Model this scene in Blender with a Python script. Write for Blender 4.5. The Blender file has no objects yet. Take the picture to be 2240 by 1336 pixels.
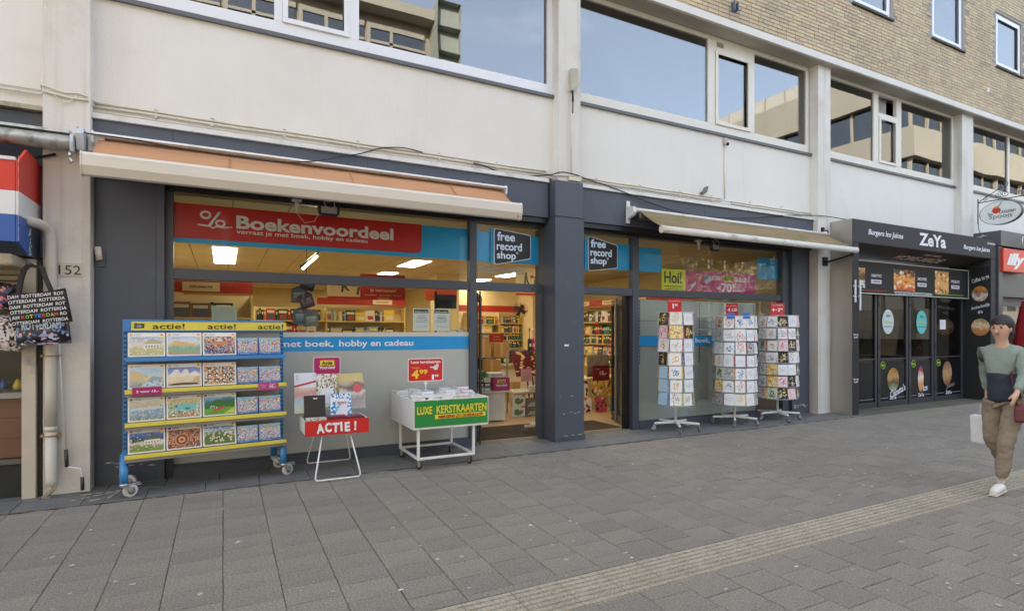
import bpy, math, random
from mathutils import Vector, Matrix, noise
R = math.radians
PI = math.pi
random.seed(11)
SC = bpy.context.scene
COL = SC.collection

# ------------------------------------------------------------------ camera
cam_d = bpy.data.cameras.new("camera")
cam = bpy.data.objects.new("camera", cam_d)
COL.objects.link(cam)
cam.location = (0, 0, 1.5)
cam.rotation_euler = (R(90), 0, -R(27.29))
cam_d.sensor_width = 36
cam_d.lens = 1225 / 2240 * 36
cam_d.shift_y = 57 / 2240
cam_d.clip_start = 0.05
cam_d.clip_end = 600
SC.camera = cam
# ------------------------------------------------------------------ world, sun, exposure
SUN_EL, SUN_AZ = R(25), R(-38)          # sun behind the shop building, up to the left
w = bpy.data.worlds.new("World")
SC.world = w
w.use_nodes = True
wn = w.node_tree
bg = wn.nodes["Background"]
sky = wn.nodes.new("ShaderNodeTexSky")
sky.sky_type = 'NISHITA'
sky.sun_disc = False
sky.sun_elevation = SUN_EL
sky.sun_rotation = SUN_AZ
sky.air_density = 1.0
sky.dust_density = 2.0
sky.ozone_density = 1.0
# thin high cloud over the blue
tc = wn.nodes.new("ShaderNodeTexCoord")
mp = wn.nodes.new("ShaderNodeMapping"); mp.inputs['Scale'].default_value = (1.2, 3.2, 6.0)
cn = wn.nodes.new("ShaderNodeTexNoise"); cn.inputs['Scale'].default_value = 1.6; cn.inputs['Detail'].default_value = 6
cr = wn.nodes.new("ShaderNodeValToRGB"); cr.color_ramp.elements[0].position = 0.46; cr.color_ramp.elements[1].position = 0.85
cr.color_ramp.elements[0].color = (0, 0, 0, 1); cr.color_ramp.elements[1].color = (.55, .55, .55, 1)
mx = wn.nodes.new("ShaderNodeMix"); mx.data_type = 'RGBA'
mx.inputs[7].default_value = (7.0, 7.2, 7.6, 1)
L = wn.links.new
L(tc.outputs['Generated'], mp.inputs['Vector']); L(mp.outputs[0], cn.inputs['Vector']); L(cn.outputs['Fac'], cr.inputs[0])
hz_ = wn.nodes.new("ShaderNodeMath"); hz_.operation = 'MAXIMUM'; hz_.inputs[1].default_value = .24   # light summer haze in the whole sky
L(cr.outputs[0], hz_.inputs[0]); L(hz_.outputs[0], mx.inputs[0]); L(sky.outputs[0], mx.inputs[6]); L(mx.outputs[2], bg.inputs['Color'])
bg.inputs['Strength'].default_value = 0.15
sd = bpy.data.lights.new("sun", 'SUN'); sd.energy = 4.5; sd.angle = R(0.5); sd.color = (1, .965, .92)
so = bpy.data.objects.new("sun", sd); COL.objects.link(so)
# direction to the sun (Nishita: rotation 0 = +Y, clockwise positive towards +X)
sv = Vector((math.sin(SUN_AZ) * math.cos(SUN_EL), math.cos(SUN_AZ) * math.cos(SUN_EL), math.sin(SUN_EL)))
so.rotation_euler = sv.to_track_quat('Z', 'Y').to_euler()
SC.view_settings.view_transform = 'Standard'
SC.view_settings.look = 'None'
SC.view_settings.exposure = 1.99
SC.view_settings.gamma = 1
SC.cycles.use_denoising = True
SC.cycles.max_bounces = 8
SC.cycles.diffuse_bounces = 4
SC.cycles.glossy_bounces = 4
SC.cycles.transmission_bounces = 6
SC.cycles.transparent_max_bounces = 16
SC.cycles.sample_clamp_indirect = 6
SC.cycles.caustics_reflective = False
SC.cycles.caustics_refractive = False

# ------------------------------------------------------------------ materials
def lin(c):
    c /= 255.
    return c / 12.92 if c <= .04045 else ((c + .055) / 1.055) ** 2.4
def rgb(*c):
    return (lin(c[0]), lin(c[1]), lin(c[2]), 1)
_M = {}
def nmat(name):
    m = bpy.data.materials.new(name); m.use_nodes = True
    t = m.node_tree
    return m, t, t.nodes["Principled BSDF"]
def M(name, c, rough=.6, metal=0, var=.08, scale=5, bump=0, bscale=80, stretch=(1, 1, 1), dirt=None, dscale=1.2, dlev=(.5, .7), rnd=0, spec=.5, coord='Object', nrough=.5, streak=None, nr=(.25, .75)):
    """one surface: a colour, a soft noise variation, optional bump, optional dirt patches of their own shape"""
    if name in _M: return _M[name]
    m, t, b = nmat(name)
    n = t.nodes.new; l = t.links.new
    tc = n("ShaderNodeTexCoord"); mp = n("ShaderNodeMapping"); mp.inputs['Scale'].default_value = stretch
    l(tc.outputs[coord], mp.inputs['Vector'])
    nz = n("ShaderNodeTexNoise"); nz.inputs['Scale'].default_value = scale; nz.inputs['Detail'].default_value = 5; nz.inputs['Roughness'].default_value = nrough
    l(mp.outputs[0], nz.inputs['Vector'])
    mr = n("ShaderNodeMapRange"); mr.inputs[1].default_value = nr[0]; mr.inputs[2].default_value = nr[1]
    mr.inputs[3].default_value = 1 - var; mr.inputs[4].default_value = 1 + var
    l(nz.outputs['Fac'], mr.inputs[0])
    vm = n("ShaderNodeVectorMath"); vm.operation = 'SCALE'; vm.inputs[0].default_value = c[:3]
    l(mr.outputs[0], vm.inputs['Scale'])
    out = vm.outputs[0]
    if rnd:
        oi = n("ShaderNodeObjectInfo"); r2 = n("ShaderNodeMapRange"); r2.inputs[3].default_value = 1 - rnd; r2.inputs[4].default_value = 1 + rnd
        l(oi.outputs['Random'], r2.inputs[0])
        v2 = n("ShaderNodeVectorMath"); v2.operation = 'SCALE'; l(out, v2.inputs[0]); l(r2.outputs[0], v2.inputs['Scale']); out = v2.outputs[0]
    if dirt:
        dn = n("ShaderNodeTexNoise"); dn.inputs['Scale'].default_value = dscale; dn.inputs['Detail'].default_value = 9; dn.inputs['Roughness'].default_value = .65
        l(mp.outputs[0], dn.inputs['Vector'])
        dr = n("ShaderNodeMapRange"); dr.inputs[1].default_value = dlev[0]; dr.inputs[2].default_value = dlev[1]
        l(dn.outputs['Fac'], dr.inputs[0])
        dm = n("ShaderNodeMix"); dm.data_type = 'RGBA'; l(dr.outputs[0], dm.inputs[0]); l(out, dm.inputs[6]); dm.inputs[7].default_value = dirt
        out = dm.outputs[2]
    if streak:      # rain streaks: noise pulled out downwards
        sm_ = n("ShaderNodeMapping"); sm_.inputs['Scale'].default_value = (5, 5, .22); l(tc.outputs[coord], sm_.inputs['Vector'])
        sn = n("ShaderNodeTexNoise"); sn.inputs['Scale'].default_value = 1.6; sn.inputs['Detail'].default_value = 7; sn.inputs['Roughness'].default_value = .6; l(sm_.outputs[0], sn.inputs['Vector'])
        sr_ = n("ShaderNodeMapRange"); sr_.inputs[1].default_value = .54; sr_.inputs[2].default_value = .78; sr_.inputs[3].default_value = 0; sr_.inputs[4].default_value = streak[1]; l(sn.outputs['Fac'], sr_.inputs[0])
        sx_ = n("ShaderNodeMix"); sx_.data_type = 'RGBA'; l(sr_.outputs[0], sx_.inputs[0]); l(out, sx_.inputs[6]); sx_.inputs[7].default_value = streak[0]; out = sx_.outputs[2]
    l(out, b.inputs['Base Color'])
    b.inputs['Roughness'].default_value = rough; b.inputs['Metallic'].default_value = metal
    b.inputs['Specular IOR Level'].default_value = spec
    if bump:
        bn = n("ShaderNodeTexNoise"); bn.inputs['Scale'].default_value = bscale; bn.inputs['Detail'].default_value = 4
        l(mp.outputs[0], bn.inputs['Vector'])
        bp = n("ShaderNodeBump"); bp.inputs['Strength'].default_value = bump; bp.inputs['Distance'].default_value = .01
        l(bn.outputs['Fac'], bp.inputs['Height']); l(bp.outputs[0], b.inputs['Normal'])
    _M[name] = m
    return m
def C(r, g, b, rough=.5, metal=0, var=.04):
    return M("paint_%d_%d_%d" % (r, g, b), rgb(r, g, b), rough, metal, var)
def emit(name, c, s):
    if name in _M: return _M[name]
    m, t, b = nmat(name)
    n = t.nodes.new; l = t.links.new
    tc = n("ShaderNodeTexCoord"); nz = n("ShaderNodeTexNoise"); nz.inputs['Scale'].default_value = 3; l(tc.outputs['Object'], nz.inputs['Vector'])
    mr = n("ShaderNodeMapRange"); mr.inputs[3].default_value = s * .92; mr.inputs[4].default_value = s * 1.08; l(nz.outputs['Fac'], mr.inputs[0])
    b.inputs['Base Color'].default_value = (.6, .6, .6, 1)
    b.inputs['Emission Color'].default_value = c; l(mr.outputs[0], b.inputs['Emission Strength'])
    _M[name] = m; return m
def glass(name, base, k, tint=(1, 1, 1, 1), wav=0.0, rough=0.0):
    """pane: sees through with a mirror share that grows at grazing angles"""
    if name in _M: return _M[name]
    m = bpy.data.materials.new(name); m.use_nodes = True; t = m.node_tree
    t.nodes.remove(t.nodes["Principled BSDF"]); n = t.nodes.new; l = t.links.new
    out = t.nodes["Material Output"]
    tr = n("ShaderNodeBsdfTransparent"); tr.inputs[0].default_value = tint
    gl = n("ShaderNodeBsdfGlossy"); gl.inputs['Roughness'].default_value = rough
    lw = n("ShaderNodeLayerWeight"); lw.inputs[0].default_value = .3
    ma = n("ShaderNodeMath"); ma.operation = 'MULTIPLY_ADD'; ma.use_clamp = True
    l(lw.outputs['Fresnel'], ma.inputs[0]); ma.inputs[1].default_value = k; ma.inputs[2].default_value = base
    if wav:
        tc = n("ShaderNodeTexCoord"); nz = n("ShaderNodeTexNoise"); nz.inputs['Scale'].default_value = .7; nz.inputs['Detail'].default_value = 1
        l(tc.outputs['Object'], nz.inputs['Vector'])
        bp = n("ShaderNodeBump"); bp.inputs['Strength'].default_value = wav; bp.inputs['Distance'].default_value = .05
        l(nz.outputs['Fac'], bp.inputs['Height']); l(bp.outputs[0], gl.inputs['Normal'])
    mi = n("ShaderNodeMixShader"); l(ma.outputs[0], mi.inputs[0]); l(tr.outputs[0], mi.inputs[1]); l(gl.outputs[0], mi.inputs[2]); l(mi.outputs[0], out.inputs[0])
    _M[name] = m; return m

def art(name, stops, amp=.35, scale=4, speck=0, sscale=25, cells=None, cscale=14, rough=.35, vert=1.0):
    """flat print: a picture made of a banded ramp bent by noise, optionally broken into many coloured cells"""
    if name in _M: return _M[name]
    m, t, b = nmat(name); n = t.nodes.new; l = t.links.new
    tc = n("ShaderNodeTexCoord"); oi = n("ShaderNodeObjectInfo")
    sh = n("ShaderNodeVectorMath"); sh.operation = 'ADD'
    mul = n("ShaderNodeVectorMath"); mul.operation = 'SCALE'; mul.inputs[0].default_value = (31, 17, 23); l(oi.outputs['Random'], mul.inputs['Scale'])
    l(tc.outputs['Generated'], sh.inputs[0]); l(mul.outputs[0], sh.inputs[1])
    nz = n("ShaderNodeTexNoise"); nz.inputs['Scale'].default_value = scale; nz.inputs['Detail'].default_value = 6
    l(sh.outputs[0], nz.inputs['Vector'])
    sx = n("ShaderNodeSeparateXYZ"); l(tc.outputs['Generated'], sx.inputs[0])
    a1 = n("ShaderNodeMath"); a1.operation = 'SUBTRACT'; l(nz.outputs['Fac'], a1.inputs[0]); a1.inputs[1].default_value = .5
    a2 = n("ShaderNodeMath"); a2.operation = 'MULTIPLY_ADD'; l(a1.outputs[0], a2.inputs[0]); a2.inputs[1].default_value = amp * 2; l(sx.outputs['Z'], a2.inputs[2])
    cr = n("ShaderNodeValToRGB"); els = cr.color_ramp.elements
    while len(els) < len(stops): els.new(.5)
    for e, (p, c) in zip(els, stops): e.position = p; e.color = c
    l(a2.outputs[0], cr.inputs[0]); out = cr.outputs[0]
    if speck:
        n2 = n("ShaderNodeTexNoise"); n2.inputs['Scale'].default_value = sscale; n2.inputs['Detail'].default_value = 3; l(sh.outputs[0], n2.inputs['Vector'])
        mr = n("ShaderNodeMapRange"); mr.inputs[1].default_value = .3; mr.inputs[2].default_value = .7; mr.inputs[3].default_value = 1 - speck; mr.inputs[4].default_value = 1 + speck
        l(n2.outputs['Fac'], mr.inputs[0]); v = n("ShaderNodeVectorMath"); v.operation = 'SCALE'; l(out, v.inputs[0]); l(mr.outputs[0], v.inputs['Scale']); out = v.outputs[0]
    if cells:
        vo = n("ShaderNodeTexVoronoi"); vo.inputs['Scale'].default_value = cscale; l(sh.outputs[0], vo.inputs['Vector'])
        c2 = n("ShaderNodeValToRGB"); c2.color_ramp.interpolation = 'CONSTANT'; e2 = c2.color_ramp.elements
        cols, share = cells
        while len(e2) < len(cols): e2.new(.5)
        for i, c in enumerate(cols): e2[i].position = i / len(cols); e2[i].color = c
        s2 = n("ShaderNodeSeparateColor"); l(vo.outputs['Color'], s2.inputs[0]); l(s2.outputs[0], c2.inputs[0])
        gt = n("ShaderNodeMath"); gt.operation = 'LESS_THAN'; l(s2.outputs[1], gt.inputs[0]); gt.inputs[1].default_value = share
        mm = n("ShaderNodeMix"); mm.data_type = 'RGBA'; l(gt.outputs[0], mm.inputs[0]); l(out, mm.inputs[6]); l(c2.outputs[0], mm.inputs[7]); out = mm.outputs[2]
    l(out, b.inputs['Base Color']); b.inputs['Roughness'].default_value = rough
    _M[name] = m; return m
def motif(name, bgc, cols, scale=9, rx=.34, rz=.34, share=.6, kind='cell', rough=.3):
    """greeting card front: plain ground with a motif in the middle of it"""
    if name in _M: return _M[name]
    m, t, b = nmat(name); n = t.nodes.new; l = t.links.new
    tc = n("ShaderNodeTexCoord"); oi = n("ShaderNodeObjectInfo")
    mul = n("ShaderNodeVectorMath"); mul.operation = 'SCALE'; mul.inputs[0].default_value = (31, 17, 23); l(oi.outputs['Random'], mul.inputs['Scale'])
    sh = n("ShaderNodeVectorMath"); sh.operation = 'ADD'; l(tc.outputs['Generated'], sh.inputs[0]); l(mul.outputs[0], sh.inputs[1])
    sub = n("ShaderNodeVectorMath"); sub.operation = 'SUBTRACT'; l(tc.outputs['Generated'], sub.inputs[0]); sub.inputs[1].default_value = (.5, .5, .5)
    dv = n("ShaderNodeVectorMath"); dv.operation = 'MULTIPLY'; l(sub.outputs[0], dv.inputs[0]); dv.inputs[1].default_value = (1 / rx, 0, 1 / rz)
    ln = n("ShaderNodeVectorMath"); ln.operation = 'LENGTH'; l(dv.outputs[0], ln.inputs[0])
    wn_ = n("ShaderNodeTexNoise"); wn_.inputs['Scale'].default_value = 3.2; wn_.inputs['Detail'].default_value = 3; l(sh.outputs[0], wn_.inputs['Vector'])
    wm_ = n("ShaderNodeMath"); wm_.operation = 'MULTIPLY_ADD'; l(wn_.outputs['Fac'], wm_.inputs[0]); wm_.inputs[1].default_value = 3.0; wm_.inputs[2].default_value = -1.5
    wa_ = n("ShaderNodeMath"); wa_.operation = 'ADD'; l(ln.outputs['Value'], wa_.inputs[0]); l(wm_.outputs[0], wa_.inputs[1])
    inside = n("ShaderNodeMath"); inside.operation = 'LESS_THAN'; l(wa_.outputs[0], inside.inputs[0]); inside.inputs[1].default_value = 1
    cr = n("ShaderNodeValToRGB"); cr.color_ramp.interpolation = 'CONSTANT'; e = cr.color_ramp.elements
    while len(e) < len(cols): e.new(.5)
    for i, c in enumerate(cols): e[i].position = i / len(cols); e[i].color = c
    if kind == 'cell':
        vo = n("ShaderNodeTexVoronoi"); vo.inputs['Scale'].default_value = scale; l(sh.outputs[0], vo.inputs['Vector'])
        s2 = n("ShaderNodeSeparateColor"); l(vo.outputs['Color'], s2.inputs[0]); l(s2.outputs[0], cr.inputs[0])
        th = n("ShaderNodeMath"); th.operation = 'LESS_THAN'; l(s2.outputs[1], th.inputs[0]); th.inputs[1].default_value = share
    else:
        mp = n("ShaderNodeMapping"); mp.inputs['Scale'].default_value = (1.2, 1, 2.2); mp.inputs['Rotation'].default_value = (0, .5, 0); l(sh.outputs[0], mp.inputs['Vector'])
        nz = n("ShaderNodeTexNoise"); nz.inputs['Scale'].default_value = scale * .5; nz.inputs['Detail'].default_value = 2; nz.inputs['Distortion'].default_value = 2.5; l(mp.outputs[0], nz.inputs['Vector'])
        a = n("ShaderNodeMath"); a.operation = 'SUBTRACT'; l(nz.outputs['Fac'], a.inputs[0]); a.inputs[1].default_value = .5
        ab = n("ShaderNodeMath"); ab.operation = 'ABSOLUTE'; l(a.outputs[0], ab.inputs[0])
        th = n("ShaderNodeMath"); th.operation = 'LESS_THAN'; l(ab.outputs[0], th.inputs[0]); th.inputs[1].default_value = share * .07
        l(nz.outputs['Fac'], cr.inputs[0])
    an = n("ShaderNodeMath"); an.operation = 'MULTIPLY'; l(th.outputs[0], an.inputs[0]); l(inside.outputs[0], an.inputs[1])
    mm = n("ShaderNodeMix"); mm.data_type = 'RGBA'; l(an.outputs[0], mm.inputs[0]); mm.inputs[6].default_value = bgc; l(cr.outputs[0], mm.inputs[7])
    l(mm.outputs[2], b.inputs['Base Color']); b.inputs['Roughness'].default_value = rough
    _M[name] = m; return m

# ------------------------------------------------------------------ geometry helpers
class MB:
    def __init__(s): s.v = []; s.f = []; s.m = []; s.sm = []
    def add(s, vs, fs, mi=0, smooth=False, mat=None):
        k = len(s.v)
        s.v += [tuple(mat @ Vector(p)) if mat else tuple(p) for p in vs]
        s.f += [tuple(i + k for i in f) for f in fs]; s.m += [mi] * len(fs); s.sm += [smooth] * len(fs)
        return s
    def box(s, x0, x1, y0, y1, z0, z1, mi=0, mat=None):
        vs = [(x, y, z) for z in (z0, z1) for y in (y0, y1) for x in (x0, x1)]
        return s.add(vs, [(0, 2, 3, 1), (4, 5, 7, 6), (0, 1, 5, 4), (2, 6, 7, 3), (0, 4, 6, 2), (1, 3, 7, 5)], mi, mat=mat)
    def cbox(s, x0, x1, y0, y1, z0, z1, c=.004, mi=0, mat=None, top=True):
        """box whose front (-y) face, or top when top=True, has a small chamfer all round"""
        if top:
            vs = [(x0, y0, z0), (x1, y0, z0), (x1, y1, z0), (x0, y1, z0), (x0, y0, z1 - c), (x1, y0, z1 - c), (x1, y1, z1 - c), (x0, y1, z1 - c),
                  (x0 + c, y0 + c, z1), (x1 - c, y0 + c, z1), (x1 - c, y1 - c, z1), (x0 + c, y1 - c, z1)]
            fs = [(8, 9, 10, 11), (0, 1, 5, 4), (1, 2, 6, 5), (2, 3, 7, 6), (3, 0, 4, 7), (4, 5, 9, 8), (5, 6, 10, 9), (6, 7, 11, 10), (7, 4, 8, 11)]
        else:
            vs = [(x0, y1, z0), (x1, y1, z0), (x1, y1, z1), (x0, y1, z1), (x0, y0 + c, z0), (x1, y0 + c, z0), (x1, y0 + c, z1), (x0, y0 + c, z1),
                  (x0 + c, y0, z0 + c), (x1 - c, y0, z0 + c), (x1 - c, y0, z1 - c), (x0 + c, y0, z1 - c)]
            fs = [(8, 9, 10, 11), (0, 1, 5, 4), (1, 2, 6, 5), (2, 3, 7, 6), (3, 0, 4, 7), (4, 5, 9, 8), (5, 6, 10, 9), (6, 7, 11, 10), (7, 4, 8, 11)]
        return s.add(vs, fs, mi, mat=mat)
    def prism(s, pts, a0, a1, axis='x', mi=0, mat=None):
        """polygon (p,q) swept along axis: x -> (y,z), y -> (x,z), z -> (x,y)"""
        n = len(pts)
        def P(a, p):
            return {'x': (a, p[0], p[1]), 'y': (p[0], a, p[1]), 'z': (p[0], p[1], a)}[axis]
        vs = [P(a0, p) for p in pts] + [P(a1, p) for p in pts]
        fs = [tuple(range(n)), tuple(range(2 * n - 1, n - 1, -1))] + [(i, i + n, (i + 1) % n + n, (i + 1) % n) for i in range(n)]
        return s.add(vs, fs, mi, mat=mat)
    def tube(s, pts, r, n=8, mi=0, caps=True, mat=None, closed=False, rs=None):
        pts = [Vector(p) for p in pts]; vs = []; fs = []; m = len(pts)
        up = None
        for i, p in enumerate(pts):
            if closed: d = pts[(i + 1) % m] - pts[i - 1]
            else: d = (pts[min(i + 1, m - 1)] - pts[max(i - 1, 0)])
            d.normalize()
            if up is None: up = Vector((0, 0, 1)) if abs(d.z) < .9 else Vector((1, 0, 0))
            a = d.cross(up); a.normalize(); b = a.cross(d); up = b
            rr = rs[i] if rs else r
            for k in range(n):
                t = 2 * PI * k / n
                vs.append(p + (a * math.cos(t) + b * math.sin(t)) * rr)
        for i in range(m if closed else m - 1):
            j = (i + 1) % m
            for k in range(n):
                fs.append((i * n + k, i * n + (k + 1) % n, j * n + (k + 1) % n, j * n + k))
        if caps and not closed: fs += [tuple(range(n))[::-1], tuple(range((m - 1) * n, m * n))]
        return s.add(vs, fs, mi, True, mat=mat)
    def cyl(s, p0, p1, r, n=12, mi=0, mat=None): return s.tube([p0, p1], r, n, mi, True, mat)
    def disc(s, c, r, n=12, mi=0, rx=None, mat=None, axis='z'):
        vs = []
        for k in range(n):
            t = 2 * PI * k / n; a, b = (rx or r) * math.cos(t), r * math.sin(t)
            vs.append({'z': (c[0] + a, c[1] + b, c[2]), 'y': (c[0] + a, c[1], c[2] + b), 'x': (c[0], c[1] + a, c[2] + b)}[axis])
        return s.add(vs, [tuple(range(n))], mi, mat=mat)
    def sphere(s, c, r, nu=10, nv=7, mi=0, sc=(1, 1, 1), mat=None):
        vs = []; fs = []
        for j in range(nv + 1):
            a = PI * j / nv
            for i in range(nu):
                b = 2 * PI * i / nu
                vs.append((c[0] + r * sc[0] * math.sin(a) * math.cos(b), c[1] + r * sc[1] * math.sin(a) * math.sin(b), c[2] + r * sc[2] * math.cos(a)))
        for j in range(nv):
            for i in range(nu):
                fs.append((j * nu + i, (j + 1) * nu + i, (j + 1) * nu + (i + 1) % nu, j * nu + (i + 1) % nu))
        return s.add(vs, fs, mi, True, mat=mat)
    def mesh(s, name, mats):
        me = bpy.data.meshes.new(name); me.from_pydata(s.v, [], s.f)
        for m in (mats if isinstance(mats, (list, tuple)) else [mats]): me.materials.append(m)
        me.polygons.foreach_set('material_index', s.m); me.polygons.foreach_set('use_smooth', s.sm)
        me.update(); return me
    def build(s, name, mats, parent=None, bevel=0, seg=2, **kw):
        o = bpy.data.objects.new(name, s.mesh(name, mats)); COL.objects.link(o)
        if parent is not None:
            o.parent = parent
            off = WORG.get(parent.name, None)
            if off is not None:
                o.data.transform(Matrix.Translation(-off)); WORG[o.name] = off
        if bevel:
            b = o.modifiers.new("bevel", 'BEVEL'); b.width = bevel; b.segments = seg; b.limit_method = 'ANGLE'; b.angle_limit = R(40)
        tag(o, **kw)
        return o
WORG = {}    # things authored in world coordinates: their base point
_labels = set()
def tag(o, label=None, cat=None, group=None, kind=None):
    if label: o['label'] = label
    if cat: o['category'] = cat
    if group: o['group'] = group
    if kind: o['kind'] = kind
def thing(name, label, cat, loc=(0, 0, 0), rz=0, group=None, world=False):
    o = bpy.data.objects.new(name, None); COL.objects.link(o)
    o.empty_display_size = .1
    o.location = loc; o.rotation_euler = (0, 0, rz)
    tag(o, label, cat, group)
    if world: WORG[o.name] = Vector(loc)
    return o
def inst(name, me, parent=None, loc=(0, 0, 0), rot=(0, 0, 0), sc=(1, 1, 1), **kw):
    o = bpy.data.objects.new(name, me); COL.objects.link(o)
    o.location = loc; o.rotation_euler = rot; o.scale = sc
    if parent is not None:
        o.parent = parent
        off = WORG.get(parent.name, None)
        if off is not None: o.location = Vector(loc) - off
    tag(o, **kw); return o
def kids(o): return [c for c in bpy.data.objects if c.parent == o]
def copy_tree(o, parent=None, childmap=None):
    c = o.copy(); COL.objects.link(c)
    if parent is not None: c.parent = parent
    for ch in list(o.children): copy_tree(ch, c)
    return c
def text_mesh(body, w=None, h=None, bold=0., ext=.002, shear=0., spacing=1., align='C', res=3):
    cu = bpy.data.curves.new("lettering", 'FONT'); cu.body = body; cu.extrude = .5; cu.offset = bold; cu.shear = shear
    cu.space_character = spacing; cu.resolution_u = res; cu.align_x = 'CENTER' if '\n' in body else 'LEFT'
    ob = bpy.data.objects.new("lettering", cu)
    me = bpy.data.meshes.new_from_object(ob)
    bpy.data.objects.remove(ob); bpy.data.curves.remove(cu)
    xs = [v.co.x for v in me.vertices]; ys = [v.co.y for v in me.vertices]
    x0, x1, y0, y1 = min(xs), max(xs), min(ys), max(ys)
    sx = w / (x1 - x0) if w else None; sy = h / (y1 - y0) if h else None
    sx = sx or sy; sy = sy or sx
    for v in me.vertices:
        v.co.x = (v.co.x - (x0 + x1) / 2) * sx; v.co.y = (v.co.y - (y0 + y1) / 2) * sy; v.co.z *= ext
    me.update(); return me
def text(body, parent, cx, y, cz, w=None, h=None, mat=None, bold=.0, ext=.002, shear=0., spacing=1., name='lettering', rot=None, roll=0, res=3):
    """lettering standing in a plane facing -Y (the street), centred on (cx, y, cz)"""
    me = text_mesh(body, w, h, bold, ext, shear, spacing, res=res)
    if mat is not None:
        me.materials.clear(); me.materials.append(mat)
    o = inst(name, me, parent, (cx, y, cz), rot if rot is not None else (R(90), roll, 0))
    return o
def rrect(x0, x1, z0, z1, r, n=4, corners=(1, 1, 1, 1)):
    """rounded rectangle points, corners = BL, BR, TR, TL"""
    pts = []
    for i, (cx, cz, a0) in enumerate(((x0 + r, z0 + r, PI), (x1 - r, z0 + r, 1.5 * PI), (x1 - r, z1 - r, 0), (x0 + r, z1 - r, .5 * PI))):
        if not corners[i]:
            pts.append(((x0, z0), (x1, z0), (x1, z1), (x0, z1))[i]); continue
        for k in range(n + 1):
            a = a0 + .5 * PI * k / n; pts.append((cx + r * math.cos(a), cz + r * math.sin(a)))
    return pts
# ------------------------------------------------------------------ surfaces used in many places
WHITE = M("cream_wall_paint", rgb(230, 227, 221), .75, var=.035, scale=1.3, bump=.25, bscale=45, dirt=rgb(208, 203, 194), dscale=.9, dlev=(.6, 1.0), streak=(rgb(190, 182, 168), .13))
COLW = M("column_wall_paint", rgb(222, 218, 211), .75, var=.04, scale=2, bump=.35, bscale=25, dirt=rgb(192, 178, 158), dscale=1.6, dlev=(.55, .9), streak=(rgb(170, 156, 134), .45))
DARK = M("anthracite_paint", rgb(76, 82, 94), .5, var=.07, scale=1.5, bump=.12, bscale=90, dirt=rgb(98, 102, 110), dscale=3, dlev=(.6, .9))
DARKF = M("anthracite_frame_paint", rgb(72, 77, 87), .4, var=.05, scale=3)
BLACKF = M("black_header_paint", rgb(38, 39, 43), .45, var=.06)
UPVC = M("white_window_plastic", rgb(236, 238, 244), .35, var=.02)
UPVCW = M("cream_window_paint", rgb(228, 224, 214), .45, var=.03)
TRIM = M("white_trim_metal", rgb(222, 220, 216), .5, var=.05, dirt=rgb(176, 168, 154), dscale=3, dlev=(.55, .8))
CONC = M("ledge_concrete", rgb(226, 223, 217), .8, var=.05, scale=3, bump=.4, bscale=120, dirt=rgb(180, 174, 166), dscale=2, dlev=(.6, .9))
SILLG = M("dark_sill_metal", rgb(96, 98, 103), .45, var=.05)
STEEL = M("brushed_steel", rgb(190, 182, 172), .42, metal=.85, var=.10, scale=1.2, stretch=(1, 1, .15))
ALU = M("aluminium", rgb(196, 196, 196), .35, metal=.8, var=.05)
BLACK = C(22, 22, 24, .45)
WHT = C(240, 240, 240, .4)
SHOPGLASS = glass("shop_glass", .0, .18, (.93, .95, .94, 1))
UPGLASS = glass("upper_window_glass", .21, .5, (.45, .47, .47, 1), wav=.05)
DOORGLASS = glass("door_glass", .0, .35, (.9, .92, .9, 1))
FILM = M("frosted_window_film", rgb(184, 186, 180), .3, var=.03, scale=1.1, dirt=rgb(166, 168, 160), dscale=1.5, dlev=(.5, .9), spec=.5)
FILM2 = M("grey_back_panel", rgb(188, 192, 189), .2, var=.03, scale=1.1, spec=.7)
BLUE = M("blue_sign_film", rgb(40, 152, 216), .3, var=.02); BLUE2 = M("bright_blue_sign", rgb(34, 172, 240), .3, var=.02)
REDF = M("red_sign_film", rgb(204, 38, 36), .3, var=.03)
PAVE = M("paving_concrete", rgb(135, 126, 113), .85, var=.48, scale=70, nrough=.9, nr=(.38, .62), bump=.7, bscale=90, rnd=.085, dirt=rgb(112, 106, 100), dscale=1.1, dlev=(.48, .95))
KERBM = M("dark_stone_slab", rgb(112, 111, 108), .7, var=.2, scale=70, nrough=.9, nr=(.38, .62), bump=.2, bscale=120, rnd=.07, dirt=rgb(84, 83, 80), dscale=2, dlev=(.5, .8))
TACT = M("beige_tactile_concrete", rgb(168, 157, 137), .85, var=.45, scale=70, nrough=.9, nr=(.38, .62), bump=.5, bscale=150, rnd=.06, dirt=rgb(136, 124, 104), dscale=3, dlev=(.5, .8))
JOINT = M("joint_sand", rgb(96, 91, 78), .95, var=.2, scale=30, dirt=rgb(70, 78, 44), dscale=1.2, dlev=(.5, .65))

def gz(y): return -.016 * (6.67 - y)

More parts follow.
